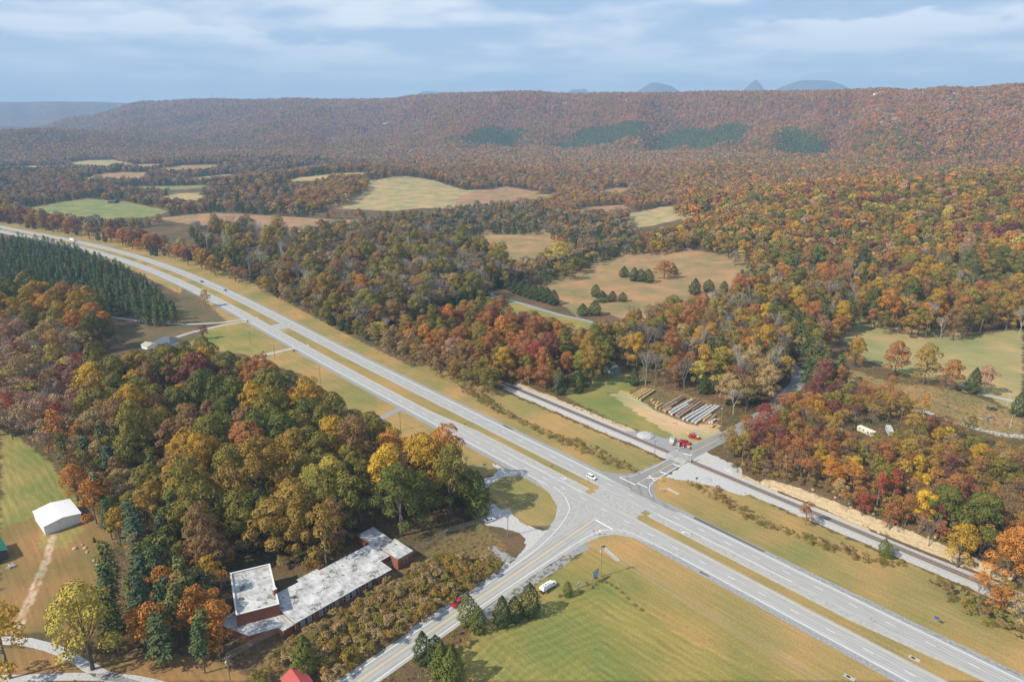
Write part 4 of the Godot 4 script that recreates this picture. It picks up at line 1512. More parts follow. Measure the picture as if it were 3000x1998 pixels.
# Weeds, dry grass and leaf-litter sprigs over the open ground near by.
func build_weeds() -> void:
	var L := Leaves.new()
	L.r.seed = 77
	for i in 26:
		var az := L.r.randf() * TAU
		var r := sqrt(L.r.randf()) * 0.55
		L.spray(Vector3(cos(az) * r, L.r.randf_range(0.05, 0.5) * (1.2 - r), sin(az) * r), Vector3(cos(az) * 0.6, 0.8, sin(az) * 0.6), 0.15, 0.8)
	var tuft := ArrayMesh.new()
	L.into(tuft, M["leaf"])
	KIND["tuft"] = [{"both": tuft}]
	var short := []
	var rough_ := []
	for g in GROUND:
		if g[0] in ["hay_green", "lawn_green", "lawn_brown", "pasture_green", "roadside_green", "straw", "pasture_tan", "verge_dry"]: short.append(flat2(g[1]))
		if g[0] in ["scrub", "clearing", "bale_yard"]: rough_.append(flat2(g[1]))
	var hard := [flat2([-17.8, -201.0, -3.0, -216.5, 7.6, -229.0, 14.4, -240.5, 18.6, -251.0, 19.6, -259.0, 17.0, -269.0, 3.0, -292.0, 40.0, -253.5, 72.0, -218.1, 57.0, -229.5, 42.0, -237.8, 29.0, -232.0, 12.4, -216.6, -3.6, -199.5]), flat2([-104.0, -203.0, -88.0, -213.0, -70.0, -212.0, -60.0, -237.0, -50.0, -237.0, -36.0, -219.0, -70.0, -181.0, -84.0, -175.0]), flat2([-203.0, -249.0, -192.0, -261.0, -178.0, -247.0, -189.0, -236.0]),
		stroke(curve(SIDE), 5.3), stroke(curve(CROSS), 4.8), flat2([-9.8, -263.5, 2.8, -247.7, 16.7, -242.5, 17.0, -239.5, 1.5, -221.5, -15.0, -252.0]), flat2([-16.8, -277.6, -9.0, -297.5, 4.0, -284.5, -14.2, -271.6]), flat2([70.0, -283.5, 84.0, -297.5, 112.0, -268.0, 92.0, -276.0]), flat2([90.5, -304.5, 97.0, -310.5, 111.0, -292.0, 100.0, -290.0]), flat2([60.0, -333.0, 97.0, -317.5, 84.0, -306.5, 66.0, -322.5]),
		stroke(curve([-200.0, -183.0, -166.0, -179.3, -148.5, -176.3, -125.7, -165.5, -95.0, -156.0]), 2.2)]
	var nz := FastNoiseLite.new()
	nz.seed = 15
	nz.frequency = 0.05
	var out := []
	var z := -430.0
	while z < -150.0:
		var x := -0.86 * -z
		while x < 0.86 * -z:
			x += 1.75
			var p := Vector2(x + rng.randf_range(-0.8, 0.8), z + rng.randf_range(-0.8, 0.8))
			var hd := highway_dist(p.x, p.y)
			if hd < 17.2 and (hd > 3.6 or absf(p.x - 46.0) < 90.0):
				continue
			var e := absf((p.x - 83.0) * RM - (p.y + 303.8) * RK)
			if e < 6.2:
				continue
			var skip := false
			for q in hard:
				if Geometry2D.is_point_in_polygon(p, q):
					skip = true
					break
			if skip:
				continue
			var s := rng.randf_range(0.7, 1.5)
			var cut := false
			for q in short:
				if Geometry2D.is_point_in_polygon(p, q):
					cut = true
					break
			var hs := ["tan", "olive", "brown", "bronze", "moss"]
			if cut:
				if rng.randf() < 0.55 + nz.get_noise_2d(p.x, p.y):
					continue
				s *= 0.30
				hs = ["tan", "moss", "tan", "bronze"]
			elif rng.randf() < 0.25:
				continue
			out.append(["tuft", p.x, p.y, s, hs[clampi(int((nz.get_noise_2d(p.x + 400.0, p.y) + 0.5) * hs.size() + rng.randf_range(-1, 1)), 0, hs.size() - 1)], "", 0, rng.randf() * TAU, rng.randf_range(0.8, 1.2)])
		z += 1.6
	scatter("weeds", out)

# ---------------------------------------------------------------- buildings
# walls of an upright prism over a ground outline (x, z pairs), seen from outside
func walls(pts: PackedVector2Array, y0: float, y1: float) -> Tri:
	var t := Tri.new()
	var area := 0.0
	for i in pts.size():
		area += pts[i].cross(pts[(i + 1) % pts.size()])
	for i in pts.size():
		var a := pts[i]
		var b := pts[(i + 1) % pts.size()]
		if area > 0.0:
			var s := a
			a = b
			b = s
		t.quad(Vector3(a.x, y0, a.y), Vector3(b.x, y0, b.y), Vector3(b.x, y1, b.y), Vector3(a.x, y1, a.y))
	return t

func lid(t: Tri, pts: PackedVector2Array, y: float) -> void:
	var ix := Geometry2D.triangulate_polygon(pts)
	for i in range(0, ix.size(), 3):
		var a := pts[ix[i]]
		var b := pts[ix[i + 1]]
		var c := pts[ix[i + 2]]
		if (b - a).cross(c - a) < 0.0:
			var s := b
			b = c
			c = s
		t.tri(Vector3(a.x, y, a.y), Vector3(b.x, y, b.y), Vector3(c.x, y, c.y))

func slab(pts: PackedVector2Array, y0: float, y1: float, grow := 0.0) -> ArrayMesh:
	if grow != 0.0:
		pts = Geometry2D.offset_polygon(pts, grow, Geometry2D.JOIN_MITER)[0]
	var t := walls(pts, y0, y1)
	lid(t, pts, y1)
	return t.mesh()

func rect(u0: float, u1: float, v0: float, v1: float) -> PackedVector2Array:
	return PackedVector2Array([Vector2(u0, -v0), Vector2(u1, -v0), Vector2(u1, -v1), Vector2(u0, -v1)])

# a gabled roof of two sloping slabs over x0..x1, ridge along z
func gable(x0: float, x1: float, z0: float, z1: float, eave: float, ridge: float, thick := 0.14) -> ArrayMesh:
	var t := Tri.new()
	var xm := (x0 + x1) / 2.0
	for s in [[x0, xm], [x1, xm]]:
		var a := Vector3(s[0], eave, z0)
		var b := Vector3(s[1], ridge, z0)
		var c := Vector3(s[1], ridge, z1)
		var d := Vector3(s[0], eave, z1)
		var up := Vector3(0, thick, 0)
		if s[0] < xm:
			t.quad(a + up, b + up, c + up, d + up); t.quad(b, a, d, c); t.quad(a, a + up, d + up, d)
		else:
			t.quad(b + up, a + up, d + up, c + up); t.quad(a, b, c, d); t.quad(a + up, a, d, d + up)
		for q in [[a, b], [c, d]]:
			t.quad(q[0], q[1], q[1] + up, q[0] + up)
	return t.mesh()

func gable_walls(x0: float, x1: float, z0: float, z1: float, eave: float, ridge: float) -> ArrayMesh:
	var t := Tri.new()
	var xm := (x0 + x1) / 2.0
	for z in [z0, z1]:
		var p := [Vector3(x0, 0, z), Vector3(x1, 0, z), Vector3(x1, eave, z), Vector3(xm, ridge, z), Vector3(x0, eave, z)]
		t.fan(p, z == z1)
	t.quad(Vector3(x0, 0, z1), Vector3(x0, 0, z0), Vector3(x0, eave, z0), Vector3(x0, eave, z1))
	t.quad(Vector3(x1, 0, z0), Vector3(x1, 0, z1), Vector3(x1, eave, z1), Vector3(x1, eave, z0))
	return t.mesh()

func window(parent: Node3D, at: Vector3, w: float, h: float, turn := 0.0, m := "glass_dark") -> void:
	var o := part("window", boxm(Vector3(-w / 2, -h / 2, -0.03), Vector3(w / 2, h / 2, 0.03)), M[m], parent, at, Vector3(0, turn, 0))
	var f := Tri.new()
	var b := 0.07
	f.box(Vector3(-w / 2 - b, -h / 2 - b, -0.05), Vector3(-w / 2, h / 2 + b, 0.05))
	f.box(Vector3(w / 2, -h / 2 - b, -0.05), Vector3(w / 2 + b, h / 2 + b, 0.05))
	f.box(Vector3(-w / 2, h / 2, -0.05), Vector3(w / 2, h / 2 + b, 0.05))
	f.box(Vector3(-w / 2, -h / 2 - b, -0.05), Vector3(w / 2, -h / 2, 0.05))
	f.box(Vector3(-w / 2, -0.03, 0.03), Vector3(w / 2, 0.03, 0.055))
	part("frame", f.mesh(), M["frame_white"], o)

func stained_roof() -> void:
	var im := Image.create(512, 512, false, Image.FORMAT_RGB8)
	var a := FastNoiseLite.new(); a.seed = 5; a.frequency = 0.008; a.fractal_octaves = 5
	var b := FastNoiseLite.new(); b.seed = 6; b.frequency = 0.02; b.fractal_octaves = 5
	var c := FastNoiseLite.new(); c.seed = 9; c.frequency = 0.009; c.fractal_octaves = 4
	for y in 512:
		for x in 512:
			var k := 0.43 + 0.20 * a.get_noise_2d(x, y) + 0.12 * b.get_noise_2d(x * 1.5, y * 0.6)
			if x % 128 < 2 or y % 170 < 2: k += 0.06
			var col := Color(k, k * 0.985, k * 0.95)
			var moss := smoothstep(0.22, 0.5, c.get_noise_2d(x, y) + 0.35 * b.get_noise_2d(x * 3.0, y * 3.0))
			col = col.lerp(Color(0.13, 0.115, 0.085), moss * 0.85)
			var rust := smoothstep(0.5, 0.62, c.get_noise_2d(x + 900, y + 300) + 0.2 * b.get_noise_2d(x * 2.0, y * 2.0))
			col = col.lerp(Color(0.28, 0.13, 0.06), rust * 0.8)
			im.set_pixel(x, y, col.linear_to_srgb())
	var m := mat("roof_stained", Color.WHITE, 0.95, 0.0, 0.2)
	m.albedo_texture = ImageTexture.create_from_image(im)
	m.uv1_triplanar = true
	m.uv1_scale = Vector3.ONE * 0.042

func build_materials() -> void:
	stained_roof()
	speckled("brick", Color(0.20, 0.075, 0.045), Color(0.31, 0.125, 0.075), 31, 0.35)
	speckled("metal_white", Color(0.62, 0.63, 0.64), Color(0.72, 0.73, 0.73), 32, 0.06, 0.5)
	speckled("shingle_grey", Color(0.085, 0.095, 0.11), Color(0.15, 0.16, 0.175), 33, 0.3)
	speckled("shingle_tan", Color(0.34, 0.30, 0.25), Color(0.46, 0.41, 0.35), 34, 0.3)
	speckled("wood_pole", Color(0.24, 0.17, 0.105), Color(0.36, 0.26, 0.17), 35, 0.4)
	speckled("straw_bale", Color(0.34, 0.235, 0.10), Color(0.52, 0.38, 0.19), 36, 0.5)
	speckled("bale_pink", Color(0.25, 0.17, 0.12), Color(0.40, 0.29, 0.22), 37, 0.5)
	speckled("bale_brown", Color(0.15, 0.095, 0.055), Color(0.26, 0.17, 0.10), 38, 0.5)
	speckled("bale_white", Color(0.33, 0.33, 0.31), Color(0.56, 0.56, 0.52), 39, 0.5)
	speckled("rock", Color(0.30, 0.22, 0.125), Color(0.56, 0.45, 0.30), 40, 0.12)
	speckled("cliff", Color(0.40, 0.37, 0.32), Color(0.62, 0.58, 0.52), 41, 0.02)
	speckled("gravel_heap", Color(0.32, 0.32, 0.31), Color(0.46, 0.455, 0.44), 42, 0.3)
	mat("glass_dark", lin(0.02, 0.024, 0.028), 0.15, 0.0, 0.5)
	mat("glass_pale", lin(0.22, 0.25, 0.27), 0.3, 0.0, 0.5)
	mat("frame_white", lin(0.62, 0.62, 0.60), 0.6)
	mat("paint_white", lin(0.78, 0.78, 0.77), 0.35, 0.0, 0.5)
	mat("paint_red", lin(0.42, 0.012, 0.022), 0.28, 0.0, 0.5)
	mat("paint_grey", lin(0.16, 0.17, 0.18), 0.3, 0.2, 0.5)
	mat("paint_tan", lin(0.30, 0.28, 0.24), 0.3, 0.2, 0.5)
	mat("cream", lin(0.70, 0.64, 0.50), 0.5)
	mat("black_trim", lin(0.025, 0.025, 0.028), 0.6)
	mat("tyre", lin(0.022, 0.022, 0.024), 0.85)
	mat("rim_metal", lin(0.45, 0.45, 0.46), 0.35, 0.7)
	mat("lens_red", lin(0.35, 0.02, 0.02), 0.25)
	mat("lens_clear", lin(0.6, 0.58, 0.5), 0.2)
	mat("steel", lin(0.40, 0.41, 0.42), 0.45, 0.5)
	mat("silver", lin(0.66, 0.67, 0.68), 0.4, 0.3)
	mat("porcelain", lin(0.5, 0.48, 0.45), 0.4)
	mat("wire", lin(0.30, 0.29, 0.27), 0.6)
	mat("sign_white", lin(0.72, 0.73, 0.73), 0.5)
	mat("sign_red", lin(0.48, 0.02, 0.03), 0.45)
	mat("sign_green", lin(0.01, 0.19, 0.10), 0.45)
	mat("sign_blue", lin(0.05, 0.10, 0.28), 0.45)
	mat("sign_amber", lin(0.80, 0.42, 0.02), 0.45)
	mat("sign_back", lin(0.26, 0.24, 0.22), 0.6)
	mat("board_blue", lin(0.42, 0.52, 0.54), 0.6)
	mat("board_ink", lin(0.05, 0.09, 0.10), 0.6)
	mat("roof_green", lin(0.012, 0.15, 0.085), 0.4)
	mat("roof_red", lin(0.40, 0.085, 0.075), 0.5)
	mat("roof_porch", lin(0.11, 0.155, 0.10), 0.6)
	mat("barn_wood", lin(0.09, 0.075, 0.065), 0.9)
	mat("yellow_machine", lin(0.62, 0.36, 0.04), 0.5)

func build_school() -> void:
	var t := thing("school_building", "long abandoned brick school with stained flat roofs and a taller hall", "building", Vector3(-70.9, 0, -182.6), deg_to_rad(46.8))
	var main := PackedVector2Array([Vector2(0, 0), Vector2(31.8, 0), Vector2(31.8, 0.5), Vector2(38.2, 0.5), Vector2(38.2, -6.5), Vector2(43, -6.5), Vector2(43, -17.5), Vector2(19.5, -17.5), Vector2(19.5, -18.9), Vector2(12, -18.9), Vector2(12, -17.2), Vector2(0, -17.2)])
	part("wall", walls(main, -0.2, 4.0).mesh(), M["brick"], t)
	part("roof", slab(main, 4.0, 4.22, 0.35), M["roof_stained"], t)
	var wing := rect(43.05, 50.2, 1.5, 12.4)
	part("wall", walls(wing, -0.2, 4.75).mesh(), M["brick"], t)
	part("roof", slab(wing, 4.75, 5.0, 0.12), M["roof_stained"], t)
	var back := rect(42.4, 49.8, 12.5, 26.3)
	part("wall", walls(back, -0.2, 3.95).mesh(), M["brick"], t)
	part("roof", slab(back, 3.95, 4.15, 0.08), M["roof_stained"], t)
	var gym := PackedVector2Array([Vector2(-1.0, -7.9), Vector2(-13.3, -13.2), Vector2(-4.8, -35.3), Vector2(7.5, -30.0)])
	part("hall_wall", walls(gym, -0.2, 7.6).mesh(), M["brick"], t)
	var inner: PackedVector2Array = Geometry2D.offset_polygon(gym, -0.45, Geometry2D.JOIN_MITER)[0]
	part("hall_roof", slab(inner, 6.8, 7.15, 0.2), M["roof_stained"], t)
	var par := Tri.new()
	var og: PackedVector2Array = Geometry2D.offset_polygon(gym, 0.06, Geometry2D.JOIN_MITER)[0]
	for i in og.size():
		var a := og[i]
		var b := og[(i + 1) % og.size()]
		var c := inner[0]
		var d := inner[0]
		for q in inner:
			if q.distance_to(a) < c.distance_to(a): c = q
			if q.distance_to(b) < d.distance_to(b): d = q
		var yy := 7.75
		par.quad(Vector3(a.x, yy, a.y), Vector3(b.x, yy, b.y), Vector3(d.x, yy, d.y), Vector3(c.x, yy, c.y))
		par.quad(Vector3(a.x, 7.5, a.y), Vector3(b.x, 7.5, b.y), Vector3(b.x, yy, b.y), Vector3(a.x, yy, a.y))
		par.quad(Vector3(d.x, 7.1, d.y), Vector3(c.x, 7.1, c.y), Vector3(c.x, yy, c.y), Vector3(d.x, yy, d.y))
	part("parapet", par.mesh(), M["frame_white"], t)
	var low := PackedVector2Array([Vector2(-13.1, -14.3), Vector2(-0.4, -9.2), Vector2(-0.4, -0.9), Vector2(-4.0, -0.8), Vector2(-4.3, -3.5), Vector2(-12.7, -6.9), Vector2(-17.0, -19.5), Vector2(-11.0, -20.6)])
	part("wall", walls(low, -0.2, 3.0).mesh(), M["brick"], t)
	part("low_roof", slab(low, 3.0, 3.2, 0.3), M["roof_stained"], t)
	# leaf litter lying on the roofs
	var rg := RandomNumberGenerator.new()
	rg.seed = 3
	var lit := Tri.new()
	for q in [[-4.2, -33.2, 6.4, -28.8, 7.16, 190], [5.6, -27.5, 0.4, -14.0, 7.16, 90], [44.0, -13.2, 49.0, -16.5, 4.17, 160], [44.0, -11.8, 49.5, -12.2, 5.02, 90], [21.0, -11.0, 23.5, -10.4, 4.24, 70], [-2.5, -3.5, -0.9, -7.5, 3.22, 60]]:
		for i in q[5]:
			var f := rg.randf()
			var p := Vector3(lerpf(q[0], q[2], f), q[4], lerpf(q[1], q[3], f)) + Vector3(rg.randfn() * 0.55, 0, rg.randfn() * 0.55)
			var s := rg.randf_range(0.1, 0.3)
			lit.tri(p, p + Vector3(s, 0.03, s * 0.3), p + Vector3(s * 0.4, 0.02, s))
	mat("leaf_litter", lin(0.30, 0.13, 0.05), 0.95)
	part("leaf_litter", lit.mesh(), M["leaf_litter"], t).set_meta("kind", "stuff")
	part("chimney", boxm(Vector3(0.2, 0, -14.4), Vector3(1.3, 9.4, -13.3)), M["brick"], t)
	part("chimney_cap", boxm(Vector3(0.1, 9.4, -14.5), Vector3(1.4, 9.6, -13.2)), M["frame_white"], t)
	# window bands along the road side
	var u := 1.2
	var k := 0
	while u < 31.0:
		k += 1
		if k % 7 == 6:
			u += 1.7
			continue
		window(t, Vector3(u, 2.35, 0.05), 1.0, 2.3, 0.0, "glass_pale" if k % 5 == 2 or k % 11 == 4 else "glass_dark")
		u += 1.28
	for x in [33.4, 36.2]:
		window(t, Vector3(x, 2.3, 0.55), 1.3, 1.3)
	window(t, Vector3(46.8, 2.6, -1.45), 1.3, 1.5)
	part("door", boxm(Vector3(-0.6, 0, -0.05), Vector3(0.6, 2.2, 0.05)), M["glass_dark"], t, Vector3(42.97, 0, -9.3), Vector3(0, PI / 2, 0))
	part("corner_pier", boxm(Vector3(-0.32, 0, -0.1), Vector3(0.05, 4.0, 0.32)), M["brick"], t)

func build_sheds() -> void:
	var t := thing("metal_shed", "white metal shed with a low gabled roof on the lawn", "shed", Vector3(-189.0, 0, -237.3), atan2(9.8, 9.3))
	part("wall", gable_walls(0.0, 13.4, 0.0, -15.9, 4.0, 5.15), M["metal_white"], t)
	part("roof", gable(-0.25, 13.65, 0.3, -16.2, 4.0, 5.2), M["paint_white"], t)
	for x in [5.5, 8.5]:
		part("door", boxm(Vector3(-1.45, 0.0, 0.02), Vector3(1.45, 3.4, 0.06)), M["metal_white"], t, Vector3(x - 1.5, 0, 0))
	part("door_seam", boxm(Vector3(5.44, 0.0, 0.03), Vector3(5.56, 3.9, 0.09)), M["steel"], t)
	for i in 16:
		part("rib", boxm(Vector3(0.4 + i * 0.84, 0.05, 0.0), Vector3(0.45 + i * 0.84, 3.95, 0.035)), M["paint_white"], t)
	var g := thing("green_roofed_barn", "dark wooden barn with a green metal roof at the left edge", "barn", Vector3(-193.5, 0, -222.2), atan2(9.8, 9.3))
	part("wall", gable_walls(-9.0, 0.0, 0.0, -11.0, 3.6, 5.4), M["barn_wood"], g)
	part("roof", gable(-9.5, 0.6, 0.5, -11.5, 3.6, 5.5), M["roof_green"], g)
	var r := thing("red_roofed_cottage", "small building with a faded red roof at the bottom edge", "building", Vector3(-68.5, 0, -160.5), deg_to_rad(40.0))
	part("wall", gable_walls(0.0, 6.5, 0.0, 8.0, 2.8, 4.4), M["brick"], r)
	part("roof", gable(-0.3, 6.8, -0.3, 8.3, 2.8, 4.5), M["roof_red"], r)
	var d := thing("timber_pile", "heap of grey weathered boards on the lawn by the barn", "timber", Vector3(-188.8, 0, -217.1))
	for i in 9:
		part("board", boxm(Vector3(-1.3, 0, -0.12), Vector3(1.3, 0.09, 0.12)), M["bale_white"], d, Vector3(rng.randf_range(-0.6, 0.6), 0.12 + i * 0.09, rng.randf_range(-0.6, 0.6)), Vector3(rng.randf_range(-0.15, 0.15), rng.randf() * PI, rng.randf_range(-0.25, 0.25)))
	var places := [[-171.7, -228.3, 1.0], [-170.4, -230.9, 0.5], [-167.9, -228.7, 0.8], [-165.6, -226.2, 0.7], [-160.0, -221.0, 0.6], [-157.1, -218.4, 0.7]]
	for i in places.size():
		var q: Array = places[i]
		var o := MeshInstance3D.new()
		o.name = numbered("boulder")
		o.mesh = lump(20 + i, 1.0, 0.55)
		o.material_override = M["rock"]
		add_child(o)
		o.position = Vector3(q[0], 0.1, q[1])
		o.scale = Vector3.ONE * q[2]
		tag(o, "pale boulder on the brown lawn, %s from the white shed" % ["nearest", "second nearest", "third nearest", "fourth nearest", "fifth nearest", "farthest"][[1, 0, 2, 3, 4, 5][i]], "boulder", "boulders on the lawn")

# an uneven rounded stone or heap
func lump(seed_: int, r: float, squash: float, rows := 7, cols := 12, rough := 0.22) -> ArrayMesh:
	var nz := FastNoiseLite.new()
	nz.seed = seed_
	nz.frequency = 0.9
	var t := Tri.new()
	var p := []
	for j in rows + 1:
		var row := []
		var el := PI * (j / float(rows) - 0.5)
		for i in cols:
			var az := TAU * i / cols
			var d := Vector3(cos(el) * cos(az), sin(el), cos(el) * sin(az))
			row.append(d * Vector3(1, squash, 1) * r * (1.0 + rough * 1.6 * nz.get_noise_3dv(d * 2.0)))
		p.append(row)
	for j in rows:
		for i in cols:
			var k := (i + 1) % cols
			t.quad(p[j][i], p[j + 1][i], p[j + 1][k], p[j][k])
	return t.mesh()

func build_houses() -> void:
	# white farmhouse with a front porch, gable to the camera
	var t := thing("white_house", "small white gabled house with a green porch roof among trees", "house", Vector3(67.5, 0, -421.0), deg_to_rad(33.0))
	part("wall", gable_walls(-4.2, 4.2, 0.0, -10.0, 3.2, 6.0), M["paint_white"], t)
	part("roof", gable(-4.8, 4.8, 0.5, -10.4, 3.1, 6.2), M["shingle_grey"], t)
	var pr := Tri.new()
	pr.quad(Vector3(-4.6, 2.6, 2.9), Vector3(4.6, 2.6, 2.9), Vector3(4.4, 3.25, 0.02), Vector3(-4.4, 3.25, 0.02))
	pr.quad(Vector3(4.6, 2.5, 2.9), Vector3(-4.6, 2.5, 2.9), Vector3(-4.4, 3.15, 0.02), Vector3(4.4, 3.15, 0.02))
	pr.box(Vector3(-4.6, 2.46, 2.86), Vector3(4.6, 2.62, 2.95))
	part("porch_roof", pr.mesh(), M["roof_porch"], t)
	part("porch_floor", boxm(Vector3(-4.5, 0.2, 0.05), Vector3(4.5, 0.45, 2.8)), M["concrete"], t)
	for x in [-4.3, -1.6, 1.6, 4.3]:
		part("porch_post", boxm(Vector3(x - 0.09, 0.4, 2.6), Vector3(x + 0.09, 2.5, 2.78)), M["frame_white"], t)
	window(t, Vector3(0, 4.6, 0.05), 0.7, 0.9)
	window(t, Vector3(-2.4, 1.7, 0.05), 0.9, 1.4)
	window(t, Vector3(2.4, 1.7, 0.05), 0.9, 1.4)
	part("door", boxm(Vector3(-0.5, 0.4, 0.02), Vector3(0.5, 2.4, 0.07)), M["barn_wood"], t)
	# grey hipped house with a tan carport below the highway
	var g := thing("grey_roofed_house", "house with a dark grey hipped roof behind the oak wood", "house", Vector3(-254.0, 0, -477.0), deg_to_rad(-20.0))
	part("wall", slab(rect(-8.0, 8.0, -6.0, 6.0), 0.0, 3.0), M["paint_white"], g)
	var hr := Tri.new()
	var e := [Vector3(-8.6, 3.0, 6.6), Vector3(8.6, 3.0, 6.6), Vector3(8.6, 3.0, -6.6), Vector3(-8.6, 3.0, -6.6)]
	var a := Vector3(-2.5, 6.6, 0)
	var b := Vector3(2.5, 6.6, 0)
	hr.quad(e[0], e[1], b, a); hr.quad(e[2], e[3], a, b); hr.tri(e[1], e[2], b); hr.tri(e[3], e[0], a)
	hr.quad(e[3], e[2], e[1], e[0])
	part("roof", hr.mesh(), M["shingle_grey"], g)
	part("porch_gable", gable(3.0, 8.8, 6.0, 10.5, 2.9, 4.9), M["shingle_grey"], g)
	part("porch_wall", gable_walls(3.4, 8.4, 5.9, 10.0, 2.9, 4.7), M["paint_white"], g)
	for x in [-5.5, -2.0, 1.0]:
		window(g, Vector3(x, 1.7, 6.04), 1.1, 1.3)
	var c := thing("tan_roofed_garage", "garage with a pale tan gabled roof beside the grey-roofed house", "garage", Vector3(-264.5, 0, -470.5), deg_to_rad(55.0))
	part("wall", gable_walls(-3.6, 3.6, 4.5, -4.5, 2.6, 3.8), M["paint_white"], c)
	part("roof", gable(-4.1, 4.1, 5.0, -5.0, 2.6, 3.95), M["shingle_tan"], c)
	# houses along the far ridge and barns in the valley
	var far := [["ridge_house", "white house on the ridge above the pine plots", 291.0, -3983.0, 22.0, 7.0, "paint_white", "shingle_tan"], ["ridge_house", "grey house with two gables near the right end of the ridge", 1436.0, -2860.0, 17.0, 8.5, "cream", "shingle_tan"], ["ridge_house", "second, smaller gabled house near the right end of the ridge", 1462.0, -2866.0, 13.0, 6.5, "brick", "shingle_tan"],
		["ridge_house", "long white house on the ridge at the far right", 1622.0, -2650.0, 24.0, 5.0, "paint_white", "paint_white"], ["ridge_house", "white house half way up the ridge below the skyline house", 182.0, -3671.0, 16.0, 5.5, "paint_white", "shingle_tan"],
		["valley_barn", "brown barn behind the green field on the left", -764.0, -1324.0, 17.0, 5.0, "barn_wood", "barn_wood"], ["valley_barn", "barn with a long red roof at the far left edge", -1570.0, -2165.0, 34.0, 6.0, "paint_white", "roof_red"]]
	for q in far:
		var lift := 9.0 if q[0] == "ridge_house" else 0.0
		var o := thing(q[0], q[1], "house" if q[0] == "ridge_house" else "barn", on(q[2], q[3], lift), rng.randf_range(-0.3, 0.3) + PI / 2)
		var w: float = q[4]
		var h: float = q[5]
		part("wall", gable_walls(-5.5, 5.5, w / 2, -w / 2, h * 0.6, h), M[q[6]], o)
		part("roof", gable(-6.2, 6.2, w / 2 + 0.6, -w / 2 - 0.6, h * 0.58, h + 0.2), M[q[7]], o)
		if lift > 0.0:
			part("terrace", slab(rect(-16.0, 16.0, -w * 0.8, w * 0.8), -14.0, -0.05), M["field_sod"], o)
		for i in 3:
			window(o, Vector3(5.53, h * 0.34, (i - 1) * w * 0.28), 1.6, 1.7, PI / 2)
			window(o, Vector3(-5.53, h * 0.34, (i - 1) * w * 0.28), 1.6, 1.7, PI / 2)
	for q in [[-732.0, -4190.0, 50.0, 7.0, "pale rock face high on the ridge above the long field"], [1250.0, -2330.0, 30.0, 6.5, "pale broken cliff in the forest at the upper right"], [1212.0, -2338.0, 16.0, 4.0, "small pale rock beside the upper right cliff"]]:
		var o := MeshInstance3D.new()
		o.name = numbered("cliff_face")
		o.mesh = lump(int(q[2]), 1.0, 1.0, 12, 24, 0.5)
		o.material_override = M["cliff"]
		add_child(o)
		o.position = on(q[0], q[1], 7.0)
		o.scale = Vector3(q[2] / 2.0, q[3], 14.0)
		tag(o, q[4], "cliff")
	for q in [[-2232.0, -5400.0, 84.0, "taller of two radio masts on the far left ridge"], [-2150.0, -5420.0, 60.0, "shorter of two radio masts on the far left ridge"]]:
		var o := thing("radio_mast", q[3], "mast", on(q[0], q[1]))
		var m := Tri.new()
		for i in 3:
			var az := TAU * i / 3.0
			m.tube(Vector3(cos(az) * 2.2, 0, sin(az) * 2.2), Vector3(cos(az) * 0.6, q[2], sin(az) * 0.6), 0.35, 0.25, 4)
		for k in int(q[2] / 4.0):
			var f: float = k * 4.0 / q[2]
			var r0 := lerpf(2.2, 0.6, f)
			for i in 3:
				var az := TAU * i / 3.0
				var az2 := TAU * (i + 1) / 3.0
				m.tube(Vector3(cos(az) * r0, k * 4.0, sin(az) * r0), Vector3(cos(az2) * r0, k * 4.0 + 4.0, sin(az2) * r0), 0.16, 0.16, 3)
		part("lattice", m.mesh(), M["steel"], o)
		part("antenna", boxm(Vector3(-0.2, q[2], -0.2), Vector3(0.2, q[2] + 5.0, 0.2)), M["steel"], o)

# ---------------------------------------------------------------- vehicles, nose towards +x
func wheel(parent: Node3D, at: Vector3, r: float, w: float, rim := "rim_metal") -> void:
	var t := Tri.new()
	t.tube(Vector3(0, 0, -w / 2), Vector3(0, 0, w / 2), r, r, 14, true)
	var o := part("wheel", t.mesh(), M["tyre"], parent, at)
	var k := Tri.new()
	k.tube(Vector3(0, 0, -w / 2 - 0.015), Vector3(0, 0, w / 2 + 0.015), r * 0.6, r * 0.6, 10, true)
	part("rim", k.mesh(), M[rim], o)

# side outline (x, y) swept across the width, narrowing to `top` times the width above y = shoulder
func hull(pts: Array, half: float, shoulder: float, top: float, roof: float) -> ArrayMesh:
	var t := Tri.new()
	var l := []
	var r := []
	for p in pts:
		var k := 1.0 - (1.0 - top) * clampf((p[1] - shoulder) / maxf(roof - shoulder, 0.01), 0.0, 1.0)
		l.append(Vector3(p[0], p[1], half * k))
		r.append(Vector3(p[0], p[1], -half * k))
	for i in pts.size():
		var j := (i + 1) % pts.size()
		t.quad(l[i], r[i], r[j], l[j])
	var flat := PackedVector2Array()
	for p in pts:
		flat.append(Vector2(p[0], p[1]))
	var ix := Geometry2D.triangulate_polygon(flat)
	for i in range(0, ix.size(), 3):
		var s := (flat[ix[i + 1]] - flat[ix[i]]).cross(flat[ix[i + 2]] - flat[ix[i]])
		if s > 0.0:
			t.tri(l[ix[i]], l[ix[i + 2]], l[ix[i + 1]]); t.tri(r[ix[i]], r[ix[i + 1]], r[ix[i + 2]])
		else:
			t.tri(l[ix[i]], l[ix[i + 1]], l[ix[i + 2]]); t.tri(r[ix[i]], r[ix[i + 2]], r[ix[i + 1]])
	return t.mesh()

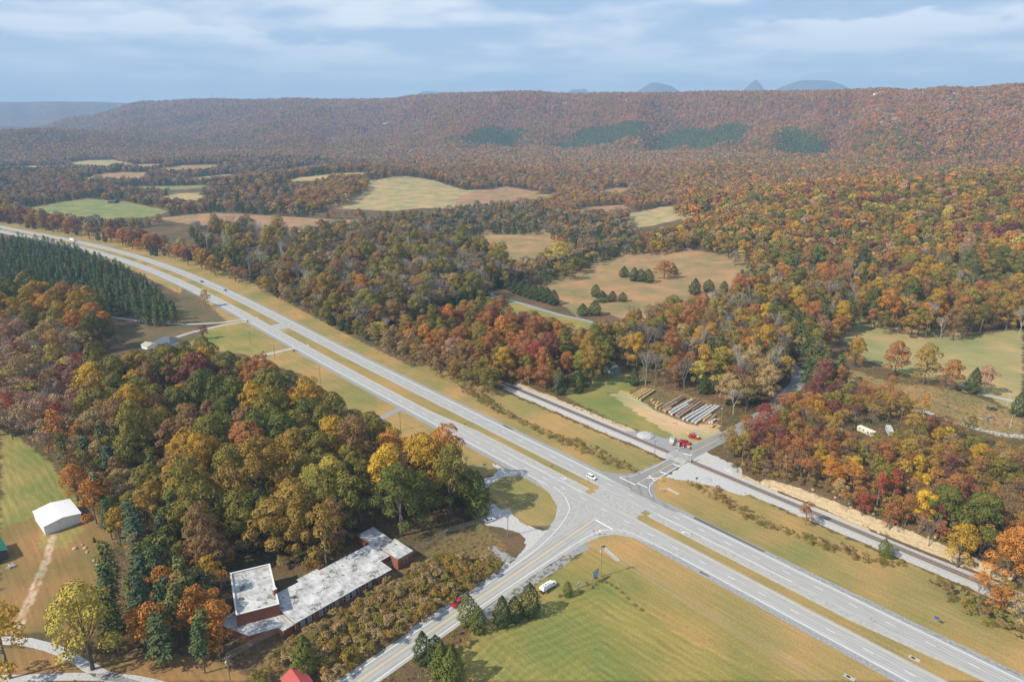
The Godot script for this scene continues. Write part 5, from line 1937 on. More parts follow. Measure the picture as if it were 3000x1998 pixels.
func car(called: String, label: String, category: String, at: Vector3, turn: float, paint: String, style: String) -> Node3D:
	var t := thing(called, label, category, at, turn, "vehicles")
	var L := 4.7
	var body: Array
	var cabin: Array
	var roof := 1.46
	var hood := 0.92
	match style:
		"suv":
			L = 4.9; roof = 1.78; hood = 1.06
			body = [[-2.45, 0.35], [2.45, 0.35], [2.47, 0.75], [2.35, 0.98], [1.25, 1.06], [-2.4, 1.08], [-2.47, 0.7]]
			cabin = [[1.2, 1.06], [0.55, 1.70], [0.35, 1.76], [-2.05, 1.74], [-2.38, 1.08]]
		"pickup":
			L = 5.8; roof = 1.9; hood = 1.15
			body = [[-2.95, 0.45], [2.9, 0.45], [2.95, 0.8], [2.8, 1.08], [1.55, 1.17], [-2.92, 1.17], [-2.97, 0.8]]
			cabin = [[1.5, 1.17], [0.85, 1.82], [0.65, 1.88], [-0.75, 1.88], [-1.0, 1.17]]
		_:
			body = [[-2.3, 0.3], [2.3, 0.3], [2.34, 0.6], [2.2, 0.78], [1.0, 0.92], [-1.75, 0.95], [-2.28, 0.88], [-2.34, 0.6]]
			cabin = [[1.0, 0.92], [0.25, 1.38], [0.0, 1.44], [-1.0, 1.42], [-1.8, 0.94]]
	var half := 0.98 if style == "pickup" else 0.92
	part("body", hull(body, half, 0.9, 0.93, hood + 0.1), M[paint], t)
	part("glasshouse", hull(cabin, half * 0.93, hood, 0.80, roof), M["glass_dark"], t)
	var top := []
	for p in cabin:
		if p[1] > roof - 0.14: top.append(p[0])
	top.sort()
	part("roof", boxm(Vector3(top[0] - 0.06, roof - 0.08, -half * 0.76), Vector3(top[-1] + 0.06, roof, half * 0.76)), M[paint], t)
	for s in [-1.0, 1.0]:
		for x in ([-0.1, -1.15] if style != "pickup" else [-0.1]):
			part("pillar", boxm(Vector3(x - 0.05, hood, s * half * 0.92 - 0.03), Vector3(x + 0.05, roof - 0.05, s * half * 0.80 + 0.03)) if s > 0 else boxm(Vector3(x - 0.05, hood, s * half * 0.80 - 0.03), Vector3(x + 0.05, roof - 0.05, s * half * 0.78 + 0.02)), M[paint], t)
		var wr := 0.36 if style == "pickup" else 0.33
		for x in [L * 0.30, -L * 0.30]:
			wheel(t, Vector3(x, wr, s * (half - 0.10)), wr, 0.24)
		part("headlight", boxm(Vector3(L / 2 - 0.10, 0.62, s * 0.66 - 0.18), Vector3(L / 2 + 0.03, 0.80, s * 0.66 + 0.18)), M["lens_clear"], t)
		part("taillight", boxm(Vector3(-L / 2 - 0.04, 0.66, s * 0.76 - 0.1), Vector3(-L / 2 + 0.06, 0.9, s * 0.76 + 0.1)), M["lens_red"], t)
		part("mirror", boxm(Vector3(0.78, hood, s * (half + 0.1) - 0.08), Vector3(0.92, hood + 0.18, s * (half + 0.1) + 0.08)), M[paint], t)
	part("bumper", boxm(Vector3(L / 2 - 0.05, 0.38, -half * 0.92), Vector3(L / 2 + 0.07, 0.58, half * 0.92)), M["black_trim"], t)
	part("bumper", boxm(Vector3(-L / 2 - 0.08, 0.42, -half * 0.92), Vector3(-L / 2 + 0.04, 0.6, half * 0.92)), M["black_trim"], t)
	if style == "pickup":
		part("bed_cover", boxm(Vector3(-2.9, 1.16, -0.86), Vector3(-1.05, 1.24, 0.86)), M["black_trim"], t)
		part("tailgate", boxm(Vector3(-2.99, 0.6, -0.88), Vector3(-2.93, 1.17, 0.88)), M[paint], t)
	return t

func heading(x: float, z: float) -> float:      # turn that points +x along (x, z)
	return atan2(-z, x)

func build_vehicles() -> void:
	var along := heading(RK, RM)
	car("suv", "white estate car driving on the highway near the crossing", "car", hw(-21.0, 7.2, 0.05), along, "paint_white", "suv")
	car("pickup_truck", "red pickup with a black bed cover on the side road", "pickup", Vector3(-18.6, 0.05, -196.6), heading(-0.685, 0.728), "paint_red", "pickup")
	car("sedan", "white hatchback parked under the cedars on the gravel lot", "car", Vector3(-9.3, 0.03, -247.6), heading(0.86, -0.5), "paint_white", "sedan")
	car("sedan", "dark car driving on the far carriageway, farther of a pair", "car", hw(-548.0, 7.2, 0.05), heading(-0.70, -0.71), "paint_grey", "sedan")
	car("sedan", "silver-tan car driving on the far carriageway, nearer of a pair", "car", hw(-497.0, 10.8, 0.05), heading(-0.68, -0.73), "paint_tan", "sedan")
	car("sedan", "white car on the narrow lane between the cedars", "car", Vector3(-26.8, 0.05, -668.0), heading(-0.05, -1.0), "paint_white", "suv")
	# box lorry far up the highway
	var t := thing("box_lorry", "white lorry far up the highway at the left", "lorry", hw(-905.0, 7.5, 0.05), heading(0.82, 0.57), "vehicles")
	part("cargo_box", boxm(Vector3(-6.5, 1.1, -1.25), Vector3(2.6, 3.9, 1.25)), M["paint_white"], t)
	part("cab", hull([[2.8, 0.6], [5.0, 0.6], [5.05, 1.6], [4.6, 2.9], [2.8, 3.0]], 1.2, 1.6, 0.92, 3.0), M["paint_white"], t)
	part("windscreen", boxm(Vector3(4.6, 1.75, -1.0), Vector3(4.95, 2.6, 1.0)), M["glass_dark"], t)
	for x in [-5.2, -4.0, 3.8]:
		for s in [-1.0, 1.0]: wheel(t, Vector3(x, 0.5, s * 1.05), 0.5, 0.3)
	# old tank truck on the verge
	t = thing("tank_truck", "old white tank truck parked on the grass beside the side road", "truck", Vector3(13.0, 0, -204.6), heading(0.72, -0.69), "vehicles")
	part("tank", hull([[-3.5, 1.15], [1.0, 1.15], [1.05, 1.6], [0.95, 2.3], [0.6, 2.55], [-3.1, 2.55], [-3.45, 2.3], [-3.55, 1.6]], 1.15, 1.8, 0.72, 2.55), M["paint_white"], t)
	for x in [-2.5, -1.4, -0.3]:
		part("hatch", boxm(Vector3(x - 0.26, 2.55, -0.26), Vector3(x + 0.26, 2.68, 0.26)), M["rail_rust"] if x < -1.0 and x > -2.0 else M["steel"], t)
	part("walkway_rail", boxm(Vector3(-3.2, 2.6, 0.62), Vector3(0.6, 2.72, 0.7)), M["frame_white"], t)
	part("cab", hull([[1.15, 0.75], [2.5, 0.75], [2.5, 1.5], [2.35, 1.62], [2.05, 2.3], [1.2, 2.32]], 1.0, 1.5, 0.86, 2.35), M["paint_white"], t)
	part("windscreen", hull([[2.1, 1.62], [2.42, 1.62], [2.14, 2.2], [2.06, 2.2]], 0.86, 1.5, 0.95, 2.3), M["glass_dark"], t)
	for s in [-1.0, 1.0]:
		part("side_window", boxm(Vector3(1.45, 1.6, s * 0.9 - 0.06), Vector3(2.0, 2.1, s * 0.9 + 0.06)), M["glass_dark"], t)
		part("fender", hull([[2.3, 0.7], [3.6, 0.7], [3.55, 1.05], [3.1, 1.2], [2.5, 1.15]], 0.2, 5.0, 1.0, 6.0), M["paint_white"], t, Vector3(0, 0, s * 0.85))
		wheel(t, Vector3(2.95, 0.5, s * 0.95), 0.5, 0.28, "paint_white")
		wheel(t, Vector3(-2.3, 0.52, s * 0.95), 0.52, 0.42, "paint_white")
	part("bonnet", hull([[2.4, 0.8], [3.6, 0.8], [3.65, 1.35], [3.4, 1.5], [2.4, 1.58]], 0.62, 1.2, 0.85, 1.6), M["paint_white"], t)
	part("chassis", boxm(Vector3(-3.9, 0.7, -0.45), Vector3(3.3, 0.95, 0.45)), M["black_trim"], t)
	part("rear_step", boxm(Vector3(-4.2, 0.5, -0.9), Vector3(-3.7, 0.62, 0.9)), M["rail_rust"], t)
	# motorhome and trailer in the rust-coloured wood
	t = thing("motorhome", "cream motorhome with a brown stripe parked in the wood", "motorhome", on(184.6, -321.6, 0.05), heading(0.45, 0.89), "vehicles")
	part("body", hull([[-4.9, 0.5], [4.6, 0.5], [4.95, 0.9], [4.9, 1.7], [4.35, 2.95], [4.0, 3.1], [-4.7, 3.1], [-4.95, 2.8]], 1.2, 2.2, 0.93, 3.1), M["cream"], t)
	part("windscreen", hull([[4.55, 1.75], [4.95, 1.7], [4.45, 2.75], [4.3, 2.7]], 1.1, 2.0, 0.92, 3.0), M["glass_dark"], t)
	for s in [-1.0, 1.0]:
		part("stripe", boxm(Vector3(-4.8, 1.02, s * 1.2 - 0.02), Vector3(4.5, 1.2, s * 1.2 + 0.02)), M["rail_rust"], t)
		for x in [-3.4, -1.2, 1.4, 3.3]:
			part("window", boxm(Vector3(x - 0.55, 1.75, s * 1.19 - 0.03), Vector3(x + 0.55, 2.35, s * 1.19 + 0.03)), M["glass_dark"], t)
		for x in [3.1, -2.7]: wheel(t, Vector3(x, 0.42, s * 1.0), 0.42, 0.28)
	for x in [-3.0, 0.5]:
		part("roof_unit", boxm(Vector3(x - 0.5, 3.08, -0.4), Vector3(x + 0.5, 3.32, 0.4)), M["paint_white"], t)
	part("bumper", boxm(Vector3(4.9, 0.45, -1.1), Vector3(5.05, 0.75, 1.1)), M["steel"], t)
	t = thing("box_trailer", "dull white box trailer standing in the wood beside the motorhome", "trailer", on(196.0, -321.0, 0.05), heading(-0.28, 0.96), "vehicles")
	part("body", hull([[-4.2, 0.55], [4.2, 0.55], [4.2, 3.0], [3.9, 3.1], [-3.9, 3.1], [-4.2, 3.0]], 1.2, 2.8, 0.95, 3.1), M["bale_white"], t)
	for s in [-1.0, 1.0]:
		for x in [-0.9, 0.3]: wheel(t, Vector3(x, 0.4, s * 1.05), 0.4, 0.25)
		part("window", boxm(Vector3(-2.6, 1.7, s * 1.2 - 0.03), Vector3(-1.6, 2.3, s * 1.2 + 0.03)), M["glass_dark"], t)
	part("tow_bar", boxm(Vector3(4.2, 0.5, -0.06), Vector3(5.4, 0.62, 0.06)), M["black_trim"], t)
	# farm machines by the level crossing
	t = thing("tractor", "red tractor carrying hay bales beside the level crossing", "tractor", Vector3(86.8, 0.03, -315.6), heading(0.80, 0.60), "vehicles")
	part("bonnet", hull([[0.3, 0.7], [2.4, 0.7], [2.5, 1.0], [2.4, 1.5], [0.3, 1.7]], 0.42, 1.2, 0.85, 1.7), M["paint_red"], t)
	part("cab_glass", hull([[-1.1, 1.3], [0.35, 1.3], [0.2, 2.5], [-1.0, 2.5]], 0.72, 1.4, 0.9, 2.5), M["glass_dark"], t)
	part("cab_roof", boxm(Vector3(-1.3, 2.5, -0.85), Vector3(0.4, 2.72, 0.85)), M["paint_red"], t)
	part("chassis", boxm(Vector3(-1.3, 0.6, -0.4), Vector3(0.6, 1.3, 0.4)), M["black_trim"], t)
	for s in [-1.0, 1.0]:
		wheel(t, Vector3(-0.7, 0.85, s * 0.95), 0.85, 0.5, "cream")
		wheel(t, Vector3(1.75, 0.5, s * 0.8), 0.5, 0.32, "cream")
		part("fender", hull([[-1.5, 1.3], [0.0, 1.3], [-0.2, 1.75], [-1.3, 1.75]], 0.26, 5.0, 1.0, 6.0), M["paint_red"], t, Vector3(0, 0, s * 0.95))
	part("loader_arm", boxm(Vector3(0.6, 1.0, -0.7), Vector3(3.3, 1.15, -0.55)), M["paint_red"], t)
	part("loader_arm", boxm(Vector3(0.6, 1.0, 0.55), Vector3(3.3, 1.15, 0.7)), M["paint_red"], t)
	car("pickup_truck", "dark red pickup standing behind the tractor", "pickup", Vector3(89.8, 0.03, -318.6), heading(0.80, 0.60), "paint_red", "pickup")
	t = car("small_truck", "small red truck with a loaded bed on the grass by the crossing", "pickup", Vector3(95.8, 0.02, -324.4), heading(-0.90, -0.44), "paint_red", "pickup")
	part("load", lump(3, 0.8, 0.5), M["bale_white"], t, Vector3(-2.0, 1.35, 0))
	t = thing("hay_rake", "yellow hay machine at the corner of the green paddock", "farm machine", Vector3(69.5, 0, -386.5), heading(0.8, 0.5))
	part("bar", boxm(Vector3(-2.8, 0.75, -0.12), Vector3(2.8, 0.98, 0.12)), M["yellow_machine"], t)
	for i in 6:
		var k := Tri.new()
		k.tube(Vector3(0, 0, -0.05), Vector3(0, 0, 0.05), 0.62, 0.62, 12, true)
		part("rake_wheel", k.mesh(), M["yellow_machine"], t, Vector3(-2.4 + i * 0.95, 0.62, 0.3), Vector3(0, 0.5, 0))
	part("drawbar", boxm(Vector3(-0.1, 0.5, -1.8), Vector3(0.1, 0.65, 0.0)), M["steel"], t)

# ---------------------------------------------------------------- hay
func bale(r: float, l: float, seed_: int) -> ArrayMesh:
	var rg := RandomNumberGenerator.new()
	rg.seed = seed_
	var t := Tri.new()
	var rings := []
	for q in [[-0.5, 0.0], [-0.5, 0.86], [-0.44, 1.0], [0.0, 1.03], [0.44, 1.0], [0.5, 0.86], [0.5, 0.0]]:
		var row := []
		for i in 12:
			var az := TAU * i / 12
			row.append(Vector3(cos(az) * r * q[1] * rg.randf_range(0.96, 1.04), sin(az) * r * q[1] * rg.randf_range(0.94, 1.03), q[0] * l))
		rings.append(row)
	for j in rings.size() - 1:
		t.loft(rings[j], rings[j + 1])
	return t.mesh()

func ordinal(n: int) -> String:
	const A := ["first", "second", "third", "fourth", "fifth", "sixth", "seventh", "eighth", "ninth", "tenth", "eleventh", "twelfth", "thirteenth", "fourteenth", "fifteenth", "sixteenth", "seventeenth", "eighteenth", "nineteenth"]
	const B := ["", "", "twenty", "thirty", "forty", "fifty", "sixty", "seventy", "eighty", "ninety"]
	if n <= 19: return A[n - 1]
	if n % 10 == 0: return B[n / 10].trim_suffix("y") + "ieth"
	return B[n / 10] + "-" + A[n % 10 - 1]

func put_bale(m: Mesh, mt: String, at: Vector3, turn: float, label: String) -> void:
	var o := MeshInstance3D.new()
	o.name = numbered("hay_bale")
	o.mesh = m
	o.material_override = M[mt]
	add_child(o)
	o.position = at
	o.rotation = Vector3(0, turn, rng.randf() * TAU)
	tag(o, label, "hay bale", "round hay bales")

func build_hay() -> void:
	var shapes := []
	for i in 4: shapes.append(bale(0.78, 1.55, 60 + i))
	var look := {"straw": ["straw_bale", "golden straw"], "pink": ["bale_pink", "weathered brown-pink"], "white": ["bale_white", "pale net-wrapped"], "brown": ["bale_brown", "dark weathered"]}
	var row := 0
	for q in BALES:
		row += 1
		var a := Vector2(q[1], q[2])
		var b := Vector2(q[3], q[4])
		var n := maxi(1, int(round(a.distance_to(b) / 1.62)))
		var d := (b - a).normalized()
		for i in n:
			var p := a.lerp(b, (i + 0.5) / n)
			var kind: String = q[0]
			if kind in ["white", "pink"] and i > n * 0.62 and (row % 3 != 0) and n > 12: kind = "brown" if row < 16 else kind
			var h := rng.randf_range(-0.05, 0.05)
			put_bale(shapes[rng.randi() % 4], look[kind][0], Vector3(p.x + rng.randf_range(-0.12, 0.12), land(p.x, p.y) + 0.74 + h, p.y), atan2(d.x, d.y) + rng.randf_range(-0.06, 0.06), "%s round hay bale, %s from the track in the %s row from left" % [look[kind][1], ordinal(i + 1), ordinal(row)])
	for q in [[108.9, -337.6, 0.74, "lower golden straw bale at the end of the bale rows"], [109.2, -338.6, 2.1, "upper golden straw bale at the end of the bale rows"], [94.0, -328.3, 0.74, "straw bale left of the dark one behind the small red truck"], [82.6, -316.6, 0.78, "straw bale in front of the signal cabin"], [90.2, -312.4, 0.95, "greenish straw bale held behind the tractor"]]:
		put_bale(shapes[0], "straw_bale", Vector3(q[0], q[2], q[1]), 0.6, q[3])
	put_bale(shapes[1], "bale_brown", Vector3(96.3, 0.74, -328.0), 0.9, "dark weathered bale behind the small red truck")

# ---------------------------------------------------------------- poles, wires, signs, signals
func utility_pole(label: String, x: float, z: float, h: float, turn: float, arms := 1, can := false, metal := false) -> Node3D:
	var t := thing("utility_pole", label, "utility pole", Vector3(x, land(x, z), z), turn, "utility poles")
	var p := Tri.new()
	p.tube(Vector3(0, -0.3, 0), Vector3(0, h, 0), 0.19, 0.12, 8, true)
	part("pole", p.mesh(), M["wood_pole"] if not metal else M["silver"], t)
	for k in arms:
		var y := h - 0.35 - k * 0.9
		part("crossarm", boxm(Vector3(-1.25, y - 0.07, 0.12), Vector3(1.25, y + 0.07, 0.24)), M["wood_pole"] if not metal else M["silver"], t)
		for q in [-1.15, -0.55, 0.55, 1.15]:
			var i := Tri.new()
			i.tube(Vector3(q, y + 0.07, 0.18), Vector3(q, y + 0.32, 0.18), 0.07, 0.045, 6, true)
			part("insulator", i.mesh(), M["porcelain"], t)
		var br := Tri.new()
		br.tube(Vector3(0, y - 0.7, 0.14), Vector3(-0.75, y - 0.05, 0.18), 0.03, 0.03, 4)
		br.tube(Vector3(0, y - 0.7, 0.14), Vector3(0.75, y - 0.05, 0.18), 0.03, 0.03, 4)
		part("brace", br.mesh(), M["steel"], t)
	if can:
		var c := Tri.new()
		c.tube(Vector3(-0.42, h - 2.6, 0), Vector3(-0.42, h - 1.7, 0), 0.26, 0.26, 10, true)
		part("transformer", c.mesh(), M["silver"], t)
	return t

func span(label: String, a: Vector3, b: Vector3, count: int, gap: float, sag: float) -> void:
	var t := thing("power_line", label, "power line", a, 0.0, "power lines")
	var d := (b - a)
	var side := Vector3(-d.z, 0, d.x).normalized()
	for k in count:
		var o := side * (k - (count - 1) / 2.0) * gap
		var w := Tri.new()
		var last := o
		for i in range(1, 11):
			var f := i / 10.0
			var p := o + d * f - Vector3(0, sag * 4.0 * f * (1.0 - f), 0)
			w.tube(last, p, 0.022, 0.022, 3)
			last = p
		part("wire", w.mesh(), M["wire"], t)

func build_poles() -> void:
	var hwt := atan2(RK, RM)
	var P := {}
	for q in [["lot", -1.7, -236.5, 13.0, 0.35, 2, false, "wooden utility pole with two crossarms at the gravel lot"], ["verge", -25.6, -224.6, 11.0, 0.75, 1, false, "wooden utility pole in the scrub before the school"], ["board", 32.7, -211.3, 13.0, -0.5, 2, true, "utility pole with transformers beside the billboard"], ["track", 69.7, -298.6, 12.0, 0.4, 1, false, "tall wooden utility pole beside the level crossing"],
			["bales", 114.8, -340.7, 12.0, 0.3, 1, true, "utility pole with a transformer behind the bale rows"], ["drive", -21.3, -283.4, 11.0, 0.6, 2, false, "dark utility pole in the shade of the golden oaks"], ["hw1", -60.2, -334.3, 11.0, 0.7, 1, false, "utility pole beside the grey driveway, below the highway"], ["hw2", -121.4, -402.2, 11.0, 0.7, 1, false, "utility pole on the mown verge beside the oak wood"],
			["hw3", -164.3, -444.5, 11.5, 0.7, 1, true, "utility pole with a transformer beside the gated driveway"], ["hw4", -194.3, -480.0, 10.0, 0.7, 1, false, "utility pole on the lawn above the gated driveway"], ["hw5", -248.2, -548.9, 12.0, 0.75, 1, false, "utility pole where two drives leave the highway"], ["pine1", -303.8, -601.6, 12.0, 0.8, 1, false, "utility pole at the near end of the pine plantation"],
			["pine2", -425.0, -715.0, 13.0, 0.8, 1, false, "utility pole half way along the pine plantation"], ["pine3", -535.7, -817.4, 13.0, 0.8, 1, false, "utility pole at the far end of the pine plantation"], ["corner", -83.9, -160.7, 11.0, 0.7, 1, true, "utility pole with a transformer at the bottom edge"], ["lane", 197.7, -408.0, 11.0, 0.2, 1, false, "utility pole at the bend in the lane above the rust-coloured wood"], ["house", -278.8, -508.4, 9.0, 0.2, 0, false, "thin pole on the lawn left of the grey-roofed house"]]:
		P[q[0]] = utility_pole(q[7], q[1], q[2], q[3], q[4], q[5], q[6])
	var white := utility_pole("slim white pole beside the side road among the cedars", -12.3, -192.2, 5.5, 0.0, 0, false, true)
	white.set_meta("category", "pole")
	for q in [["lot", "hw_drive", "wires from the gravel lot to the pole under the oaks", "drive", 3], ["drive", "", "wires from the shaded oak pole to the grey driveway", "hw1", 3], ["hw1", "", "wires along the verge from the grey driveway", "hw2", 3], ["hw2", "", "wires along the verge to the gated driveway", "hw3", 3], ["hw3", "", "wires across the lawn above the gated driveway", "hw4", 3], ["hw4", "", "wires from the lawn to the fork of the drives", "hw5", 3],
			["hw5", "", "wires from the drives to the pine plantation", "pine1", 4], ["pine1", "", "wires over the near half of the pine plantation", "pine2", 4], ["pine2", "", "wires over the far half of the pine plantation", "pine3", 4], ["lot", "", "wires across the side road to the billboard pole", "board", 4], ["verge", "", "wires between the school scrub and the gravel lot", "lot", 4], ["corner", "", "wires in front of the school's windows", "verge", 4], ["lot", "", "wires across the highway to the level crossing", "track", 2], ["track", "", "wires from the level crossing to the bale rows", "bales", 2]]:
		var a: Node3D = P[q[0]]
		var b: Node3D = P[q[3]]
		span(q[2], a.position + Vector3(0, top_of(a) - 0.1, 0), b.position + Vector3(0, top_of(b) - 0.1, 0), q[4], 0.75, 0.9)
	# the last span leaves the picture beyond the billboard
	var bp: Node3D = P["board"]
	span("wires from the billboard pole along the highway verge", bp.position + Vector3(0, 12.8, 0), Vector3(92.0, 12.0, -145.0), 4, 0.75, 1.2)
	var gw := thing("guy_wire", "yellow-sleeved stay wire beside the billboard", "stay wire", Vector3(38.6, 0, -204.6))
	var g := Tri.new()
	g.tube(Vector3.ZERO, Vector3(-0.9, 2.2, -1.0), 0.05, 0.05, 5, true)
	part("sleeve", g.mesh(), M["sign_amber"], gw)
	g = Tri.new()
	g.tube(Vector3(-0.9, 2.2, -1.0), Vector3(-5.9, 11.0, -6.7), 0.015, 0.015, 3)
	part("cable", g.mesh(), M["wire"], gw)
	for q in [[281.5, -356.4, "lamp post on the lane at the top right yard"], [262.7, -326.9, "curved lamp post beside the concrete lane at the right edge"]]:
		var t := thing("lamp_post", q[2], "lamp post", on(q[0], q[1]), 0.0, "lamp posts")
		var p := Tri.new()
		p.tube(Vector3(0, -0.2, 0), Vector3(0, 7.6, 0), 0.12, 0.09, 8)
		part("pole", p.mesh(), M["silver"], t)
		part("arm", boxm(Vector3(-0.05, 7.5, -0.05), Vector3(0.9, 7.62, 0.05)), M["silver"], t)
		part("lamp_head", boxm(Vector3(0.7, 7.35, -0.16), Vector3(1.4, 7.55, 0.16)), M["silver"], t)

func top_of(o: Node3D) -> float:
	var m: MeshInstance3D = o.get_child(0)
	return m.mesh.get_aabb().end.y

func board(called: String, label: String, x: float, z: float, turn: float, w: float, h: float, foot: float, face: String, back: String, posts := 1, shape := 4) -> Node3D:
	var t := thing(called, label, "sign", Vector3(x, land(x, z), z), turn, "road signs")
	for i in posts:
		var px := 0.0 if posts == 1 else lerpf(-w * 0.38, w * 0.38, float(i) / (posts - 1))
		part("post", boxm(Vector3(px - 0.045, -0.2, -0.045), Vector3(px + 0.045, foot + h * 0.9, 0.045)), M["steel"] if posts == 1 else M["wood_pole"], t)
	var ring := []
	for i in shape:
		var az := TAU * (i + 0.5) / shape - (PI / 4 if shape == 4 else 0.0) + (PI / 4 if called == "warning_sign" else 0.0)
		if shape == 4 and called != "warning_sign": ring = [Vector2(-w / 2, -h / 2), Vector2(w / 2, -h / 2), Vector2(w / 2, h / 2), Vector2(-w / 2, h / 2)]
		else: ring.append(Vector2(cos(az) * w / 2, sin(az) * h / 2))
	var f := Tri.new()
	var b := Tri.new()
	var a := []
	var c := []
	for p in ring:
		a.append(Vector3(p.x, foot + h / 2 + p.y, 0.085))
		c.append(Vector3(p.x, foot + h / 2 + p.y, 0.055))
	f.fan(a, true)
	b.fan(c, false)
	b.loft(a, c)
	part("panel", f.mesh(), M[face], t)
	part("panel_back", b.mesh(), M[back], t)
	return t

func letters(parent: Node3D, text: String, size: float, at: Vector3, m: String) -> void:
	var tm := TextMesh.new()
	tm.text = text
	var sf := SystemFont.new()
	sf.font_names = PackedStringArray(["Droid Sans"])
	tm.font = sf
	tm.font_size = 32
	tm.pixel_size = size / 32.0
	tm.depth = 0.01
	part("lettering", tm, M[m], parent, at)

func build_signs() -> void:
	var toside := -0.75
	var s := board("stop_sign", "red stop sign at the mouth of the side road", 33.1, -237.0, toside, 0.9, 0.9, 2.1, "sign_red", "silver", 1, 8)
	letters(s, "STOP", 0.3, Vector3(0, 2.55, 0.1), "sign_white")
	board("route_sign", "small white route sign beside the stop sign", 35.5, -237.2, toside, 0.7, 0.75, 1.9, "sign_white", "silver")
	s = board("stop_sign", "red and white sign on the grass between drive and highway", 4.7, -279.6, 0.6, 0.85, 0.85, 2.0, "sign_red", "silver", 1, 8)
	part("bar", boxm(Vector3(-0.3, 2.36, 0.09), Vector3(0.3, 2.48, 0.1)), M["sign_white"], s)
	for q in [[19.1, -290.8, 0.6, "red sign in the median up the highway from the nose"], [-25.6, -337.2, 0.6, "small red sign in the middle of the long median"]]:
		s = board("no_entry_sign", q[3], q[0], q[1], q[2], 0.8, 0.8, 1.9, "sign_red", "sign_back")
		part("bar", boxm(Vector3(-0.28, 2.24, 0.09), Vector3(0.28, 2.36, 0.1)), M["sign_white"], s)
	board("median_marker", "slim dark marker at the nose of the upper median", 35.4, -278.1, 0.6, 0.35, 0.7, 1.2, "sign_back", "sign_back")
	board("guide_sign", "large sign seen from behind on the verge by the golden oaks", -40.8, -325.3, hwang(), 2.2, 1.5, 2.2, "sign_back", "sign_back", 2)
	board("route_sign", "smaller sign next to the large one on the verge", -37.5, -326.1, hwang(), 0.9, 0.9, 2.0, "sign_red", "sign_back")
	board("yard_sign", "grey board in the shade at the gravel drive", -13.2, -293.1, 0.4, 1.9, 1.2, 1.0, "board_blue", "sign_back", 2)
	board("guide_sign", "dark blue sign on two posts in the right verge", 141.7, -186.5, 2.4, 1.5, 1.2, 2.0, "sign_blue", "sign_blue", 2)
	board("road_marker", "small dark sign in the lower median", 120.1, -187.0, hwang(), 0.6, 0.6, 1.6, "sign_back", "sign_back")
	board("road_marker", "thin sign on the right verge nearer the cutting", 131.2, -195.1, hwang(), 0.5, 0.5, 1.8, "sign_white", "silver")
	board("road_marker", "small dark sign at the start of the lower median", 72.4, -235.8, hwang(), 0.55, 0.6, 1.6, "sign_back", "sign_back")
	board("road_marker", "pale marker on the verge across from the lower median", 85.7, -246.0, hwang(), 0.4, 0.5, 1.5, "sign_white", "silver")
	board("warning_sign", "amber railway warning sign beside the crossing road", 68.6, -279.3, -0.4, 1.15, 1.15, 1.6, "sign_amber", "sign_amber", 1, 12)
	board("route_sign", "white sign left of a pair at the corner of the crossing road", 66.9, -270.3, 0.2, 0.8, 0.8, 1.8, "sign_white", "silver")
	board("route_sign", "white sign right of a pair at the corner of the crossing road", 68.4, -270.3, 0.2, 1.1, 0.6, 1.8, "sign_white", "silver")
	board("street_sign", "green sign among weeds at the railway gravel", 85.6, -279.6, 0.3, 1.3, 0.9, 1.5, "sign_green", "sign_green")
	board("street_sign", "dark sign on two posts at the upper corner of the crossing road", 55.2, -287.6, 2.8, 2.2, 0.5, 1.4, "sign_green", "sign_back", 2)
	# the hoarding: pale board, worn dark brush lettering that cannot be read
	var t := thing("billboard", "weathered pale blue billboard on wooden posts in the weeds", "billboard", Vector3(30.3, 0, -208.4), heading(2.7, -3.0))
	for x in [-1.75, 0.0, 1.75]:
		part("post", boxm(Vector3(x - 0.09, -0.2, -0.12), Vector3(x + 0.09, 4.6, 0.06)), M["wood_pole"], t)
	part("panel", boxm(Vector3(-2.05, 2.3, 0.06), Vector3(2.05, 4.8, 0.14)), M["board_blue"], t)
	part("frame", boxm(Vector3(-2.12, 4.8, 0.02), Vector3(2.12, 4.92, 0.17)), M["barn_wood"], t)
	part("frame", boxm(Vector3(-2.12, 2.2, 0.02), Vector3(2.12, 2.3, 0.17)), M["barn_wood"], t)
	var rg := RandomNumberGenerator.new()
	rg.seed = 8
	for row in [[4.25, 0.42, -0.7, 1.8, 9], [3.55, 0.26, -1.0, 1.7, 9], [3.0, 0.2, -1.2, 1.6, 11], [3.6, 0.75, -1.8, -1.2, 2]]:
		for i in row[4]:
			var x: float = lerpf(row[2], row[3], (i + rg.randf_range(0.2, 0.8)) / row[4])
			var k := Tri.new()
			k.box(Vector3(-0.045, -row[1] / 2, 0), Vector3(0.05, row[1] / 2 * rg.randf_range(0.6, 1.0), 0.008))
			k.box(Vector3(-0.09, rg.randf_range(-0.1, 0.1), 0), Vector3(0.13, rg.randf_range(0.11, 0.16), 0.007))
			part("brush_stroke", k.mesh(), M["board_ink"], t, Vector3(x, row[0], 0.141), Vector3(0, 0, rg.randf_range(-0.4, 0.1)))
	for q in [[26.6, -206.3, "small weathered board on two posts left of the billboard", 0.0], [24.0, -204.6, "leaning weathered board with a white shape on top", 0.12]]:
		var b := board("small_board", q[2], q[0], q[1], heading(2.7, -3.0), 1.3, 0.95, 1.1, "board_blue", "board_blue", 2)
		if q[3] > 0.0:
			b.rotation.x = -0.16
			var sh := Tri.new()
			sh.box(Vector3(-0.35, 2.1, 0.0), Vector3(0.45, 2.45, 0.06))
			sh.box(Vector3(0.3, 2.35, 0.0), Vector3(0.62, 2.7, 0.06))
			sh.box(Vector3(-0.4, 1.95, 0.0), Vector3(-0.22, 2.2, 0.06))
			part("cut_out", sh.mesh(), M["sign_white"], b)

func hwang() -> float:
	return atan2(-RK, -RM)

